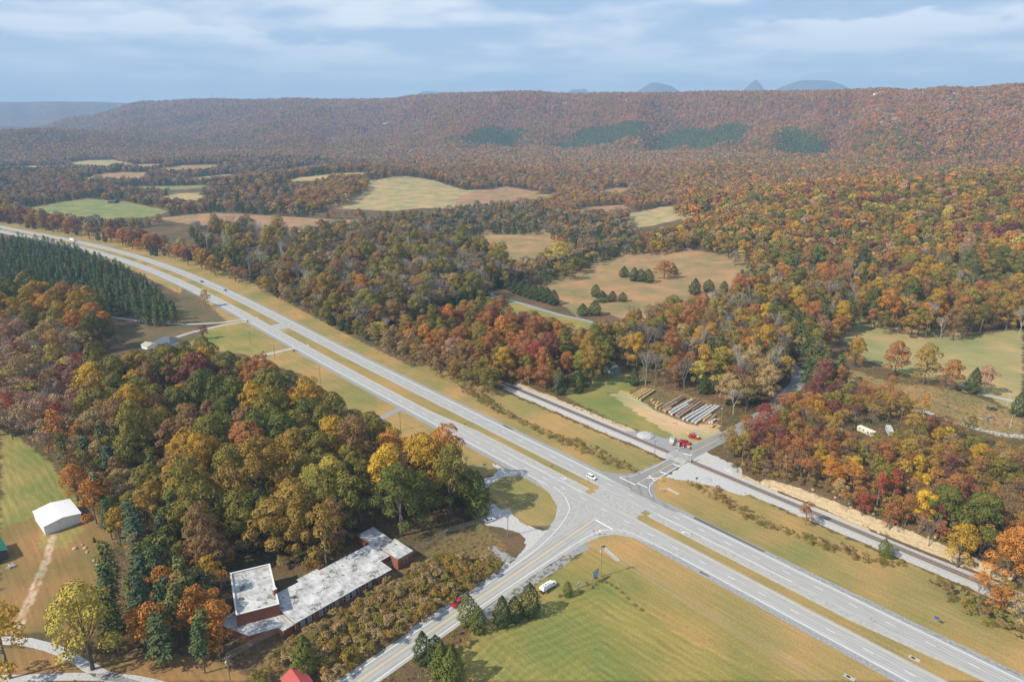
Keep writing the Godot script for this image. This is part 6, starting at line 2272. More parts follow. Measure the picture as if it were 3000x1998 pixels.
func build_crossing() -> void:
	for q in [[84.2, -310.9, 2.5, "railway crossing signal on the far side of the track"], [87.4, -303.0 + 4.6, -0.65, "railway crossing signal on the near side of the track"]]:
		var t := thing("crossing_signal", q[3], "railway signal", Vector3(q[0], 0, q[1]), q[2], "crossing signals")
		var p := Tri.new()
		p.tube(Vector3(0, 0, 0), Vector3(0, 4.6, 0), 0.09, 0.08, 8, true)
		part("mast", p.mesh(), M["silver"], t)
		part("base", boxm(Vector3(-0.35, 0, -0.35), Vector3(0.35, 0.7, 0.35)), M["silver"], t)
		for a in [0.75, -0.75]:
			part("crossbuck", boxm(Vector3(-0.62, -0.1, 0), Vector3(0.62, 0.1, 0.03)), M["sign_white"], t, Vector3(0, 4.1, 0.12 if a > 0 else 0.16), Vector3(0, 0, a))
		for s in [-1.0, 1.0]:
			var l := Tri.new()
			l.tube(Vector3(s * 0.5, 2.9, 0.0), Vector3(s * 0.5, 2.9, 0.16), 0.24, 0.24, 12, true)
			part("lamp_hood", l.mesh(), M["black_trim"], t)
		part("arm_bracket", boxm(Vector3(-0.7, 2.8, -0.06), Vector3(0.7, 2.9, 0.02)), M["silver"], t)
		var tilt := 0.05
		for i in 10:      # the gate stands raised, striped red and white
			part("gate_stripe", boxm(Vector3(-0.06, 0.0, -0.05), Vector3(0.06, 0.72, 0.05)), M["sign_white"] if i % 2 == 0 else M["sign_red"], t, Vector3(0.35 + tilt * i * 0.7, 1.2 + i * 0.72, -0.2), Vector3(0, 0, -tilt))
		part("counterweight", boxm(Vector3(0.1, 0.75, -0.45), Vector3(0.6, 1.25, -0.15)), M["black_trim"], t)
	var c := thing("signal_cabin", "small silver equipment cabin beside the level crossing", "cabin", Vector3(83.6, 0, -319.8), 0.75)
	part("wall", boxm(Vector3(-1.1, 0, -1.3), Vector3(1.1, 2.5, 1.3)), M["silver"], c)
	part("roof", gable(-1.25, 1.25, 1.45, -1.45, 2.5, 2.85), M["steel"], c)
	part("door", boxm(Vector3(-0.45, 0.1, 1.3), Vector3(0.45, 2.1, 1.34)), M["steel"], c)
	# heaps of stone tipped beside the line
	for q in [[71.0, -327.5, 4.6, 0.28, "broad grey heap of gravel beside the track"], [105.4, -291.4, 3.4, 0.22, "pale heap of gravel past the level crossing"], [90.5, -281.5, 3.0, 0.12, "low spread of pale gravel below the crossing"]]:
		var o := MeshInstance3D.new()
		o.name = numbered("gravel_heap")
		o.mesh = lump(int(q[2] * 10.0), q[2], q[3], 10, 22, 0.12)
		o.material_override = M["gravel_heap"]
		add_child(o)
		o.position = Vector3(q[0], 0.0, q[1])
		tag(o, q[4], "gravel heap", "gravel heaps")

func build_cutting() -> void:
	# blasted face along the far side of the track
	var nz := FastNoiseLite.new()
	nz.seed = 77
	nz.frequency = 0.16
	nz.fractal_octaves = 4
	var t := Tri.new()
	var rows := []
	for i in 66:
		var s := 40.0 + i * 1.5
		var row := []
		for j in 8:
			var o := 5.8 + j * 0.85
			var p := rail(s, o)
			var k := nz.get_noise_2d(s * 1.4, o * 2.2)
			var y := land(p.x, p.z) + 0.05 + maxf(0.0, 0.75 * k + 0.25) * (1.2 if j > 0 and j < 7 else 0.0) + (0.55 * sin(PI * j / 7.0))
			row.append(Vector3(p.x + k * 0.5, y - (0.35 if j == 0 or j == 7 or i == 0 or i == 65 else 0.0), p.z + k * 0.4))
		rows.append(row)
	for i in 65:
		for j in 7:
			t.quad(rows[i][j], rows[i + 1][j], rows[i + 1][j + 1], rows[i][j + 1])
	var o := struct("rock_cutting", t.mesh(), M["rock"])
	for i in 60:
		var s := 60.0 + rng.randf() * 70.0
		var f := rng.randf_range(5.5, 13.0)
		var p := rail(s, f)
		part("stone", lump(i, rng.randf_range(0.3, 0.9), 0.7, 5, 8), M["rock"], o, Vector3(p.x, land(p.x, p.z) + 0.35, p.z), Vector3(0, rng.randf() * TAU, 0))

func build_small_things() -> void:
	# concrete flume and drain slabs beside the highway
	var f := thing("drain_flume", "long concrete drain flume in the grass above the billboard", "drain", Vector3(38.4, 0, -224.6), heading(4.4, 8.4))
	part("floor", boxm(Vector3(-4.9, 0.0, -0.55), Vector3(4.9, 0.09, 0.55)), M["concrete"], f)
	part("side_wall", boxm(Vector3(-4.9, 0.0, -0.75), Vector3(4.9, 0.4, -0.55)), M["concrete"], f)
	part("side_wall", boxm(Vector3(-4.9, 0.0, 0.55), Vector3(4.9, 0.4, 0.75)), M["concrete"], f)
	part("inlet", boxm(Vector3(-5.5, 0.0, -0.8), Vector3(-4.9, 0.6, 0.8)), M["black_trim"], f)
	f = thing("drain_flume", "pale concrete drain on the verge beside the crossing road", "drain", Vector3(72.8, 0, -270.9), heading(4.2, 5.2))
	part("floor", boxm(Vector3(-3.4, 0.0, -0.4), Vector3(3.4, 0.09, 0.4)), M["concrete"], f)
	part("side_wall", boxm(Vector3(-3.4, 0.0, -0.55), Vector3(3.4, 0.3, -0.4)), M["concrete"], f)
	part("side_wall", boxm(Vector3(-3.4, 0.0, 0.4), Vector3(3.4, 0.3, 0.55)), M["concrete"], f)
	for q in [[126.2, -171.4, "concrete drain grate in the lower median"], [102.3, -163.9, "concrete slab in the lower verge"], [-71.0, -371.0, "pair of pale slabs in the upper median"]]:
		var t := thing("drain_slab", q[2], "drain", Vector3(q[0], 0.0, q[1]), heading(RK, RM))
		part("slab", boxm(Vector3(-1.6, 0.0, -0.7), Vector3(1.6, 0.12, 0.7)), M["concrete"], t)
		part("grate", boxm(Vector3(-0.9, 0.12, -0.4), Vector3(0.2, 0.15, 0.4)), M["black_trim"], t)
	for q in [[-157.0, -463.1, "brick gate pillar at the highway end of the gated driveway"], [-173.6, -452.9, "brick gate pillar nearest the oak wood"], [-178.3, -460.2, "brick gate pillar on the upper side of the driveway"], [-217.0, -536.0, "brick pillar at the drive of the grey-roofed house"]]:
		var t := thing("gate_pillar", q[2], "gate pillar", Vector3(q[0], 0, q[1]), 0.7, "gate pillars")
		part("shaft", boxm(Vector3(-0.45, 0, -0.45), Vector3(0.45, 1.5, 0.45)), M["brick"], t)
		part("cap", boxm(Vector3(-0.55, 1.5, -0.55), Vector3(0.55, 1.65, 0.55)), M["concrete"], t)
	# yard junk at the right edge
	var j := thing("scrap_heap", "long heap of scrap boards in the yard at the right", "scrap", on(259.0, -338.5), 0.6)
	for i in 34:
		part("scrap_board", boxm(Vector3(-1.1, 0, -0.16), Vector3(1.1, 0.08, 0.16)), M[["bale_white", "barn_wood", "steel", "bale_pink"][i % 4]], j, Vector3(rng.randf_range(-6, 6), 0.1 + rng.randf() * 0.7, rng.randf_range(-1.8, 1.8)), Vector3(rng.randf_range(-0.3, 0.3), rng.randf() * PI, rng.randf_range(-0.3, 0.3)))
	j = thing("tarpaulin", "dark tarpaulin lying on the brown yard", "tarpaulin", on(270.0, -352.0, 0.1), 0.3)
	part("sheet", lump(5, 2.8, 0.08, 6, 16, 0.3), M["black_trim"], j)
	j = thing("blue_tarpaulin", "bright blue sheet on the ground beside the motorhome", "tarpaulin", on(181.5, -318.6, 0.15))
	mat("tarp_blue", lin(0.05, 0.13, 0.5), 0.6)
	part("sheet", lump(6, 1.0, 0.15, 6, 12, 0.3), M["tarp_blue"], j)
	# fence posts round the hay field
	var n := 0
	for q in [[34.0, -208.0], [40.0, -201.5], [46.0, -196.0], [52.0, -190.6], [58.0, -185.0], [64.0, -179.0], [70.0, -173.5], [76.0, -168.0]]:
		n += 1
		var t := Tri.new()
		t.tube(Vector3(0, -0.2, 0), Vector3(0, 1.3, 0), 0.07, 0.06, 6, true)
		var o := MeshInstance3D.new()
		o.name = numbered("fence_post")
		o.mesh = t.mesh()
		o.material_override = M["wood_pole"]
		add_child(o)
		o.position = Vector3(q[0], 0, q[1])
		tag(o, "%s wooden fence post from the billboard along the hay field" % ordinal(n), "fence post", "fence posts by the hay field")

func build_mountains() -> void:
	# blue hills beyond the plateau: real ridges, many kilometres off
	mat("far_hill", lin(0.10, 0.095, 0.085), 1.0, 0.0, 0.0)
	for q in [[-1300.0, 700.0, 1150.0, 590.0], [1180.0, 700.0, 520.0, 615.0], [2650.0, 800.0, 820.0, 725.0], [4400.0, 700.0, 430.0, 715.0], [5500.0, 900.0, 1320.0, 775.0], [-4450.0, 600.0, 680.0, 460.0], [-6400.0, 700.0, 1500.0, 400.0], [-9300.0, 700.0, 2500.0, 330.0]]:
		var t := Tri.new()
		var rows := []
		for j in 9:
			var row := []
			for i in 25:
				var u := (i / 24.0) * 2.0 - 1.0
				var v := (j / 8.0) * 2.0 - 1.0
				var h: float = q[3] * pow(maxf(0.0, cos(u * PI / 2)), 0.8) * cos(v * PI / 2) * (1.0 + 0.08 * wav(u * 900.0, v * 300.0 + q[0], 200.0))
				row.append(Vector3(q[0] + u * q[2], h - 20.0, -13200.0 + v * q[1]))
			rows.append(row)
		for j in 8:
			for i in 24:
				t.quad(rows[j][i], rows[j][i + 1], rows[j + 1][i + 1], rows[j + 1][i])
		struct("distant_mountain", t.mesh(), M["far_hill"])

func _ready() -> void:
	rng.seed = 2024
	set_view()
	build_ground()
	build_roads()
	build_railway()
	build_materials()
	mat("field_sod", SOIL["pasture_green"].linear_to_srgb(), 1.0)
	build_mountains()
	build_cutting()
	build_school()
	build_sheds()
	build_houses()
	print("built ", Time.get_ticks_msec())
	keep_off = [flat2([-104.0, -203.0, -84.0, -217.0, -72.0, -214.0, -60.0, -241.0, -50.0, -237.0, -32.0, -219.0, -70.0, -178.0, -80.0, -172.0]), flat2([-207.0, -250.0, -193.0, -264.0, -175.0, -249.0, -188.0, -232.0]), flat2([56.0, -396.0, 60.0, -420.0, 66.0, -436.0, 82.0, -431.0, 78.0, -404.0, 74.0, -388.0]),
		flat2([-280.0, -470.0, -262.0, -498.0, -232.0, -486.0, -238.0, -452.0, -262.0, -452.0]), flat2([175.0, -330.0, 206.0, -334.0, 203.0, -312.0, 194.0, -298.0, 178.0, -294.0, 168.0, -304.0]), flat2([70.0, -375.0, 90.0, -394.0, 122.0, -372.0, 126.0, -350.0, 104.0, -332.0, 80.0, -355.0]),
		flat2([-74.0, -167.0, -57.0, -165.0, -56.0, -150.0, -74.0, -150.0]), stroke(curve(SIDE), 5.2), stroke(curve(CROSS), 5.6), stroke(flat2([-215.6, -538.4, -239.0, -521.5, -256.6, -495.8]), 3.5), stroke(flat2([-155.2, -473.2, -179.4, -451.5]), 4.0), stroke(flat2([-58.0, -368.0, -83.0, -335.0]), 4.0),
		stroke(curve([-33.0, -720.0, -26.6, -654.4, -10.9, -612.5, 38.2, -559.0, 95.0, -519.5]), 4.5), stroke(flat2([-220.0, -544.0, -267.2, -529.9, -339.1, -551.1]), 3.0), flat2([-18.0, -262.0, -4.0, -258.0, 20.0, -240.0, 4.0, -220.0, -12.0, -240.0])]
	build_shapes()
	plant_all()
	plant_named()
	stand_trees()
	far_forest()
	build_weeds()
	print("trees ", Time.get_ticks_msec())
	build_vehicles()
	build_hay()
	build_poles()
	build_signs()
	build_crossing()
	build_small_things()
	print("all ", Time.get_ticks_msec())

# ---------------------------------------------------------------- survey: ground cover and woods, x, z pairs in metres
const GROUND := [
	["verge_dry", [-77.7, -420.3, -24.1, -361, 52.4, -276.4, 76.8, -298.5, -0.3, -382.4, -54, -441.8]],
	["verge_dry", [69.8, -257.1, 190.5, -123.6, 215.7, -146.4, 95, -279.9]],
	["clearing", [-225.2, -583.5, -77.7, -420.3, -43.6, -451.2, -191.1, -614.4]],
	["verge_dry", [-854, -1146, -678, -1037, -484, -891, -278.1, -692, -145.7, -524, -49.6, -410, 17.2, -336.3, 66.5, -286.8, 71.3, -271.1, 95.1, -246.9, 123.6, -228.8, 145.6, -212.8, 166.3, -179.7, 153.8, -162.2, 68.3, -162.2, 33.7, -196.3, 27.6, -226, -5.4, -278.8, -40.4, -323.2, -72.6, -350.2, -155.2, -442.6, -211.2, -512, -293.5, -605, -417, -733, -587, -891, -734, -978]],
	["verge_dry", [-254.1, -501, -229.6, -542, -170.2, -470.3, -129.6, -425.7, -100, -384.8, -67.9, -359.1, -75, -350.2, -94.8, -362.1, -138.9, -417.7, -190.2, -456.1, -233.6, -470.3]],
	["lawn_green", [-249.7, -499, -219.9, -526, -179.9, -480.2, -168.3, -464.5, -178.9, -458.8, -214.6, -470.3]],
	["hay_green", [-19.2, -162.2, -23.2, -169.5, -15.7, -177.8, -9.7, -185.6, 3.4, -190.8, 11.1, -197.4, 19, -201.9, 25.6, -205.4, 33.8, -208.3, 40.3, -199.6, 50.3, -188.7, 63.8, -174, 76.2, -162.2]],
	["roadside_green", [-16.5, -178.7, -9.8, -187.7, 0.5, -198.5, 11.7, -210.3, 25.6, -223.3, 33.8, -228.3, 40.3, -220.6, 48.4, -210.3, 58.5, -198.5, 73.9, -179.7, 87.9, -162.2, 76.2, -162.2, 63.8, -174, 50.3, -188.7, 40.3, -199.6, 33.8, -208.3, 19, -201.9, 3.4, -190.8]],
	["lawn_brown", [-216.4, -250.1, -212.2, -260.3, -196.7, -256.8, -185.6, -260.3, -159.1, -234.6, -151.7, -215.3, -138.8, -189.8, -138, -179.7, -155.5, -182.6, -167.6, -181.6]],
	["lawn_green", [-275.8, -333.6, -257, -323.2, -228.1, -299.6, -197.9, -271.1, -186.5, -258.5, -197.5, -255.1, -204.3, -248.5, -210.7, -242.2]],
	["lawn_green", [-196.2, -250.1, -176.7, -242.2, -175.6, -228.8, -187.5, -228.8, -190.7, -237.6]],
	["lawn_brown", [-163.6, -175.9, -149.7, -175.9, -122.6, -172.2, -95.3, -172.2, -75.4, -162.2, -153.8, -162.2]],
	["scrub", [-80.6, -162.2, -76.8, -174, -69.7, -187.7, -50.2, -207.9, -37.7, -220.6, -24.1, -237.6, -14.2, -250.1, -1.2, -228.8, -4.4, -215.3, -17.9, -198.5, -31.4, -185.6, -43.3, -172.2, -49.3, -162.2]],
	["verge_dry", [-16.5, -278.8, -5.6, -286.8, 12.1, -263.8, 20.8, -250.1, 18.5, -243.7, 4.1, -243.7, -9, -263.8]],
	["verge_dry", [-84.8, -350.2, -60.4, -350.2, -25.8, -311.1, -7.7, -291, -15.5, -278.8, -28.2, -286.8, -51.1, -318.3]],
	["verge_dry", [66.1, -284.8, 78.4, -284.8, 95.6, -260.3, 112.1, -243.7, 126.1, -234.6, 150.3, -215.3, 171.9, -187.7, 163.6, -175.9, 118.8, -217.9, 92.2, -237.6, 70.5, -267.4]],
	["pasture_green", [29.1, -391.7, 41.9, -398.8, 59.1, -384.8, 76.2, -362.1, 97.8, -328.3, 85.6, -315.8, 74.7, -328.3, 58.5, -344.5, 39.1, -368.4]],
	["straw", [59.1, -384.8, 72.4, -384.8, 85, -356.1, 100.5, -339, 115.6, -350.2, 110.1, -323.2, 94, -313.4, 87.3, -323.2, 74, -350.2]],
	["bale_yard", [62.5, -410, 83.6, -402.5, 102.4, -388.2, 123.3, -368.4, 113.2, -341.7, 91.6, -341.7, 71.3, -378]],
	["pasture_green", [34.5, -410, 64.7, -425.7, 85, -410, 69.8, -384.8, 43.6, -388.2]],
	["pasture_tan", [253.5, -507, 292, -548, 315, -536, 347, -507, 396, -504, 279.6, -340.5, 279.3, -374.1, 263.2, -403.6, 247.1, -442.6, 248.1, -470.3]],
	["yard_brown", [229.8, -359.1, 259.8, -367.5, 283.7, -346.2, 260.9, -314.3, 250.6, -316.7, 239.6, -335, 229.7, -346.2]],
	["verge_dry", [-37.8, -402.5, 0.7, -359.1, 35.1, -325.8, 66.9, -288.9, 61.7, -282.8, 33.5, -308.7, 0.7, -336.3, -36.6, -388.2]],
	["verge_dry", [78.9, -286.8, 100.5, -263.8, 127.4, -237.6, 151.7, -217.9, 173.4, -189.8, 164.9, -177.8, 146.1, -207.9, 123.6, -228.8, 96.1, -250.1]],
	["yard_brown", [194.8, -417.7, 227.1, -425.7, 242.6, -400.8, 260.1, -385.1, 278.8, -358.1, 254.9, -340.5, 234.3, -358.4, 223.5, -395.2, 196.3, -395.2]],
	["pasture_green", [122.6, -780, 167.6, -804, 167.4, -891]],
	["field_tan", [30.7, -692, 75, -757, 136.7, -876, 167.5, -861, 214.9, -875, 224, -823, 272.2, -778, 301, -730, 266.7, -692, 221.1, -646, 191.6, -602, 160.4, -589, 132.8, -568, 96.4, -530, 83, -562, 55.7, -549, 41, -605]],
	["field_tan", [-69, -965, -11.2, -1034, 73.9, -1028, 108.1, -924, 64.1, -808, 32.9, -809, 11.3, -758, -26.2, -867]],
	["field_rust", [-1582, -2267, -1569, -2377, -1456, -2314, -1440, -2198]],
	["field_rust", [-1201, -2155, -1211, -2286, -1090, -2204, -1073, -2096]],
	["field_gold", [-484, -1503, -470, -1553, -443, -1549, -445, -1499]],
	["field_gold", [-696, -1351, -695, -1428, -634, -1417, -609, -1333]],
	["field_gold", [-1106, -1782, -1142, -1963, -1032, -1979, -960, -1801]],
	["field_tan", [-87.7, -1303, 2.7, -1448, 96.5, -1495, 64, -1396, -46.1, -1286]],
	["field_gold", [264.5, -1061, 316, -1186, 380, -1153, 353, -1091, 291.4, -1037]],
	["lawn_green", [-75.4, -549, -53.3, -590, -32.2, -637, -19.4, -629, 9, -590, 45.3, -555, 75.2, -530, 55.8, -512, 15.5, -542, -29, -568, -57.8, -555]],
	["field_green", [-79.9, -692, -52.8, -692, -51.8, -620, -70.5, -605]],
	["field_rust", [-571, -1103, -539, -1142, -496, -1158, -341, -1128, -176.4, -1103, -184.2, -1045, -276.2, -1041, -320, -968, -418, -1030, -500, -1053]],
	["field_green", [-893, -1256, -886, -1345, -859, -1400, -730, -1323, -585, -1185, -593, -1118, -691, -1115, -778, -1163]],
	["field_gold", [-366, -1218, -317, -1302, -308, -1514, -248.8, -1621, -176.5, -1601, -99.3, -1484, 3, -1583, 64.4, -1513, -14.5, -1357, -75.1, -1227, -152.9, -1231, -209.7, -1199, -289, -1215]],
	["field_rust", [-117.2, -1313, -80.1, -1471, -17.1, -1610, 60.3, -1529, 20, -1383, -60.2, -1239]],
	["field_rust", [109.3, -1211, 148.3, -1286, 217.6, -1314, 213, -1237, 119.9, -1163]],
	["field_gold", [171.8, -1048, 201.9, -1170, 270.9, -1253, 324, -1218, 378, -1136, 330, -1104, 259.1, -1067, 190.4, -1021]],
	["field_gold", [-1587, -2488, -1573, -2608, -1483, -2621, -1245, -2309, -1238, -2133, -1392, -2254]],
	["field_rust", [-1146, -1918, -1109, -1992, -1011, -1957, -962, -1826, -1025, -1776]],
	["field_green", [-911, -1599, -851, -1629, -710, -1610, -652, -1498, -747, -1498]],
	["field_gold", [-676, -1378, -667, -1426, -609, -1375, -599, -1321, -631, -1327]],
	["field_tan", [-689, -2031, -656, -2176, -619, -2240, -606, -2050, -637, -1946]],
	["field_gold", [-490, -1521, -426, -1570, -335, -1625, -337, -1564, -426, -1497]],
	["field_tan", [189.5, -1529, 230.5, -1583, 269.5, -1580, 237.5, -1499]],
	["field_tan", [572, -1532, 604, -1555, 630, -1510, 568, -1380, 552, -1427]],
	["field_rust", [-1044, -2063, -1008, -2153, -903, -2191, -902, -2089, -968, -2009]],
	["field_gold", [-1605, -2260, -1623, -2370, -1519, -2299, -1468, -2159]],
	["field_gold", [-847, -1823, -804, -1971, -747, -1950, -745, -1822, -788, -1740]],
	["clearing", [-385, -605, -341, -590, -277.1, -536, -238.6, -512, -241.2, -480.2, -273.5, -480.2, -311, -501]],
	["clearing", [-324, -654, -281.5, -605, -234.3, -536, -261, -524, -292.9, -562]],
	["clearing", [-454, -756, -382, -692, -317, -620, -278, -562, -306, -590, -367, -654]],
]
const ZONES := [
	["oak_wood", [-247.7, -356.2, -254.9, -389.6, -231.6, -403.7, -209.2, -408.5, -183.8, -400.5, -155.5, -389.6, -120.7, -361.4, -96.2, -342.5, -77, -318.3, -57.8, -303.1, -38.9, -286.8, -23.5, -270, -18.7, -254.8, -24.5, -247.8, -34, -244.4, -37.2, -228.4, -34.2, -218.2, -43, -212.8, -50.3, -222.5, -59.6, -212.8, -68.4, -210.1, -75, -206.2, -81.5, -202.5, -90.2, -201.2, -101.2, -206.2, -113.9, -214.1, -126.8, -228.4, -146.1, -258.5, -163.4, -278.2, -180.2, -291.3, -208.5, -315.6, -234.1, -337.8]],
	["mixed_wood", [-233.9, -326.4, -214.2, -323.8, -185.2, -299, -167.9, -285.6, -150.2, -265.4, -130.4, -234.7, -117.2, -220.1, -103.7, -210.7, -100.7, -203.1, -91.1, -180.9, -93.8, -178.9, -105.8, -180.9, -131, -205.6, -143.6, -216, -164.9, -236.2, -192, -263.6, -211.9, -287.7]],
	["pine_corner", [-142.3, -196.3, -139.5, -203.4, -131.5, -205.8, -105.3, -185.4, -90.6, -177.3, -83, -167.9, -83.6, -162.6, -96.7, -166.1, -112.1, -167.9, -125.2, -172.5, -136.2, -183.3]],
	["left_wood", [-379, -457.2, -343, -472.3, -312, -457.2, -256, -396.8, -256.2, -368.4, -240.3, -346.3, -233.9, -326.4, -214, -287.7, -231, -301.3, -253.5, -318.5, -279.7, -323.8]],
	["left_oaks", [-468, -578, -445, -610, -414, -594, -365, -570, -326, -528, -285.6, -458.5, -299.5, -443.7, -333, -458.5, -368, -443.7]],
	["pine_block", [-698, -883, -631, -883, -536, -822, -434, -732, -354, -649, -294.1, -567, -261.5, -521, -285.7, -521, -331, -547, -356, -567, -440, -631, -472, -649, -497, -614]],
	["verge_wood", [-886, -1135, -735, -1069, -615, -961, -497, -888, -394, -811, -316, -722, -240.8, -640, -179.6, -560, -140.6, -508, -105.8, -454.1, -133, -477.5, -199.4, -564, -276.4, -646, -351, -717, -424, -778, -524, -865, -635, -934, -819, -1045]],
	["dark_wood", [-451, -948, -381, -971, -308, -898, -245.2, -921, -176.4, -1001, -132.6, -959, -96.5, -904, -53.2, -855, -23.3, -769, 5.9, -698, 9.9, -658, -19.6, -639, -26, -590, -44.3, -575, -69.7, -534, -82.9, -504, -96.7, -487, -109.6, -471.3, -145.9, -528, -192.6, -590, -250.6, -667, -324, -753]],
	["thicket", [-110.7, -475.3, -98.5, -496.5, -80.2, -508, -67.9, -465.4, -51.5, -428.9, -27.3, -412.6, -12.8, -397.3, -7, -376.2, -22.9, -383, -48.9, -404.8, -82, -437.6]],
	["autumn_clump", [-70.9, -490.6, -60.3, -514, -34.2, -533, -6, -530, 21, -502, 43.5, -490.6, 47.5, -464, 42, -435.4, 28.9, -372.7, 13.8, -379.6, 0.8, -398, -21.2, -405.8, -44.8, -422.3, -61.9, -444.6]],
	["house_wood", [41.3, -444.1, 67.5, -473.3, 74.1, -453.5, 55.1, -387.2, 38.6, -380.1]],
	["bale_wood", [71.2, -477.5, 88.3, -505, 128, -550, 171.7, -563, 189.5, -549, 217.1, -499.6, 202.6, -447.6, 193.9, -412.6, 173.8, -396.8, 153.9, -365.1, 133.2, -355.5, 112.7, -352.4, 96.9, -368.4, 83.2, -389.4, 72.3, -404.6, 71.8, -438.3]],
	["field_edge", [213.3, -626, 289.2, -685, 367, -691, 564, -706, 410, -497.5, 331, -486.6, 290.7, -495.3, 276.4, -513, 242.8, -484.1, 215.3, -443.3, 198.5, -438.7, 187.3, -501, 182.8, -552]],
	["lane_pines", [128.3, -429.6, 158.8, -452.9, 187.9, -457.9, 209.4, -443.3, 212.5, -408.4, 207.5, -388.9, 189.9, -385.3, 178.3, -388.9, 162.3, -381.6, 143.9, -388.9, 127.5, -396.5]],
	["rust_wood", [113.4, -332.9, 136.6, -350.2, 171, -369, 184.4, -382.6, 207.1, -386.1, 216.2, -354.8, 219.8, -339.9, 223.3, -325.9, 225.8, -298.3, 245.2, -276.5, 168.3, -172.7, 162.9, -188.7, 159.9, -197.6, 156.7, -207.2, 156.4, -223, 150.5, -240.6, 138.8, -253.8, 126.8, -270.4, 112.5, -291.3, 104.4, -302.6]],
	["lower_brush", [154.5, -233.2, 158.2, -224.6, 160.3, -211.4, 163.6, -201.6, 166, -191.5, 172.3, -176.4, 164.2, -165.5, 159.9, -176.4, 155.1, -188.3, 151.3, -201.6, 148, -215.2]],
	["rail_brush", [-34.7, -398.8, -20.6, -388.1, 0.7, -352.8, 17.1, -333.2, 34.6, -320.2, 48.1, -303.6, 65.9, -284.2, 63.3, -280.9, 45.1, -296.9, 27.4, -315.3, 7.7, -333.2, -11.7, -358.8, -31.2, -388.1]],
	["rail_brush", [80.3, -280.1, 90.7, -270.5, 104.9, -249.5, 122.1, -233.9, 136.3, -223.9, 150.1, -218.5, 147.1, -215.9, 132.7, -219.9, 117.4, -231, 101.5, -244.6, 88.6, -263.2]],
	["school_brush", [-79.4, -159.7, -67.5, -180.8, -46.3, -204.6, -36.7, -214.6, -27.8, -222.5, -9.4, -219.8, -2.8, -214.6, -17.6, -195.4, -30.9, -182.8, -42.7, -169.6, -49.8, -159.7]],
	["school_brush", [-88, -217.9, -72.2, -233.2, -61, -237.7, -65.3, -226, -76.7, -212.7, -83.2, -207.7]],
	["hedge", [-23.2, -176.4, -16.8, -184.2, -10.9, -182.2, -16, -172.6, -23.2, -163.8, -29.4, -170.8]],
	["right_hill", [305, -1045, 365, -1110, 477, -1056, 625, -1031, 808, -1046, 561, -702, 365, -686, 287.5, -681, 272.4, -675, 252, -749, 223.4, -825, 166.9, -805, 165, -882, 227.1, -932]],
	["mid_wood", [-156, -993, -128, -1145, -59.1, -1219, 33.3, -1229, 104.3, -1077, 183.1, -1101, 169.4, -939, 184.3, -838, 125, -800, 82.8, -844, 44.6, -959, -35, -964, -103.4, -915]],
	["mid_wood", [11, -738, 57.4, -788, 106.2, -859, 113, -787, 70.8, -714, 31.1, -653, 5.6, -663]],
	["knoll_wood", [-393, -1208, -418, -1403, -386, -1490, -323, -1500, -291.7, -1408, -298.5, -1261, -337, -1170]],
	["valley", [-2100, -2713, -1626, -3018, -875, -2983, -528, -3103, 44.4, -3140, 587, -2958, 933, -2435, 832, -1629, 641, -1421, 337, -1158, 272.6, -1017, 149.8, -1061, 84.4, -1084, 49.2, -1240, -126.3, -1129, -191, -1089, -341, -1131, -478, -1118, -524, -1065, -560, -1006, -613, -986, -892, -1122]],
	["pine_plot", [-348, -3204, -228.4, -3196, -102.1, -3573, 71.9, -3579, 59.4, -3478, -13.8, -3201, -181.1, -3039]],
	["pine_plot", [99.5, -3055, 319, -3420, 460, -3394, 607, -3300, 630, -3254, 467, -2892, 211.5, -3046]],
	["pine_plot", [548, -2948, 687, -3280, 784, -3362, 851, -3307, 876, -3105, 1039, -3120, 971, -2931, 848, -2693, 718, -3053]],
	["pine_plot", [912, -2484, 1029, -2755, 1153, -2901, 1115, -2635, 1157, -2515, 1077, -2418, 936, -2443]],
]
const HAYFIELD := [-19.2, -162.2, -23.2, -169.5, -15.7, -177.8, -9.7, -185.6, 3.4, -190.8, 11.1, -197.4, 19.0, -202.0, 26.0, -206.0, 34.0, -208.5, 42.0, -199.0, 54.0, -188.5, 68.0, -174.0, 83.0, -162.2, 90.0, -150.0, -10.0, -150.0]
const HAYLINE := [-23, -169, -10, -185, 11, -197, 26, -206, 34, -208, 42, -199, 54, -188, 83, -162]
const TRACKS := [["track", [-186.3, -237.6, -178.8, -220.6, -173.6, -207.9, -169.7, -196.3, -165.4, -185.6, -162.3, -179.7], 0.55], ["track", [-184.6, -237.0, -177.0, -220.0, -171.6, -207.3, -167.6, -195.6, -163.4, -185.0, -160.5, -179.5], 0.5], ["bare", [66.0, -388.0, 69.8, -384.8, 80.7, -359.1, 92.3, -344.5, 101.4, -333.6, 106.6, -326.8], 2.2]]
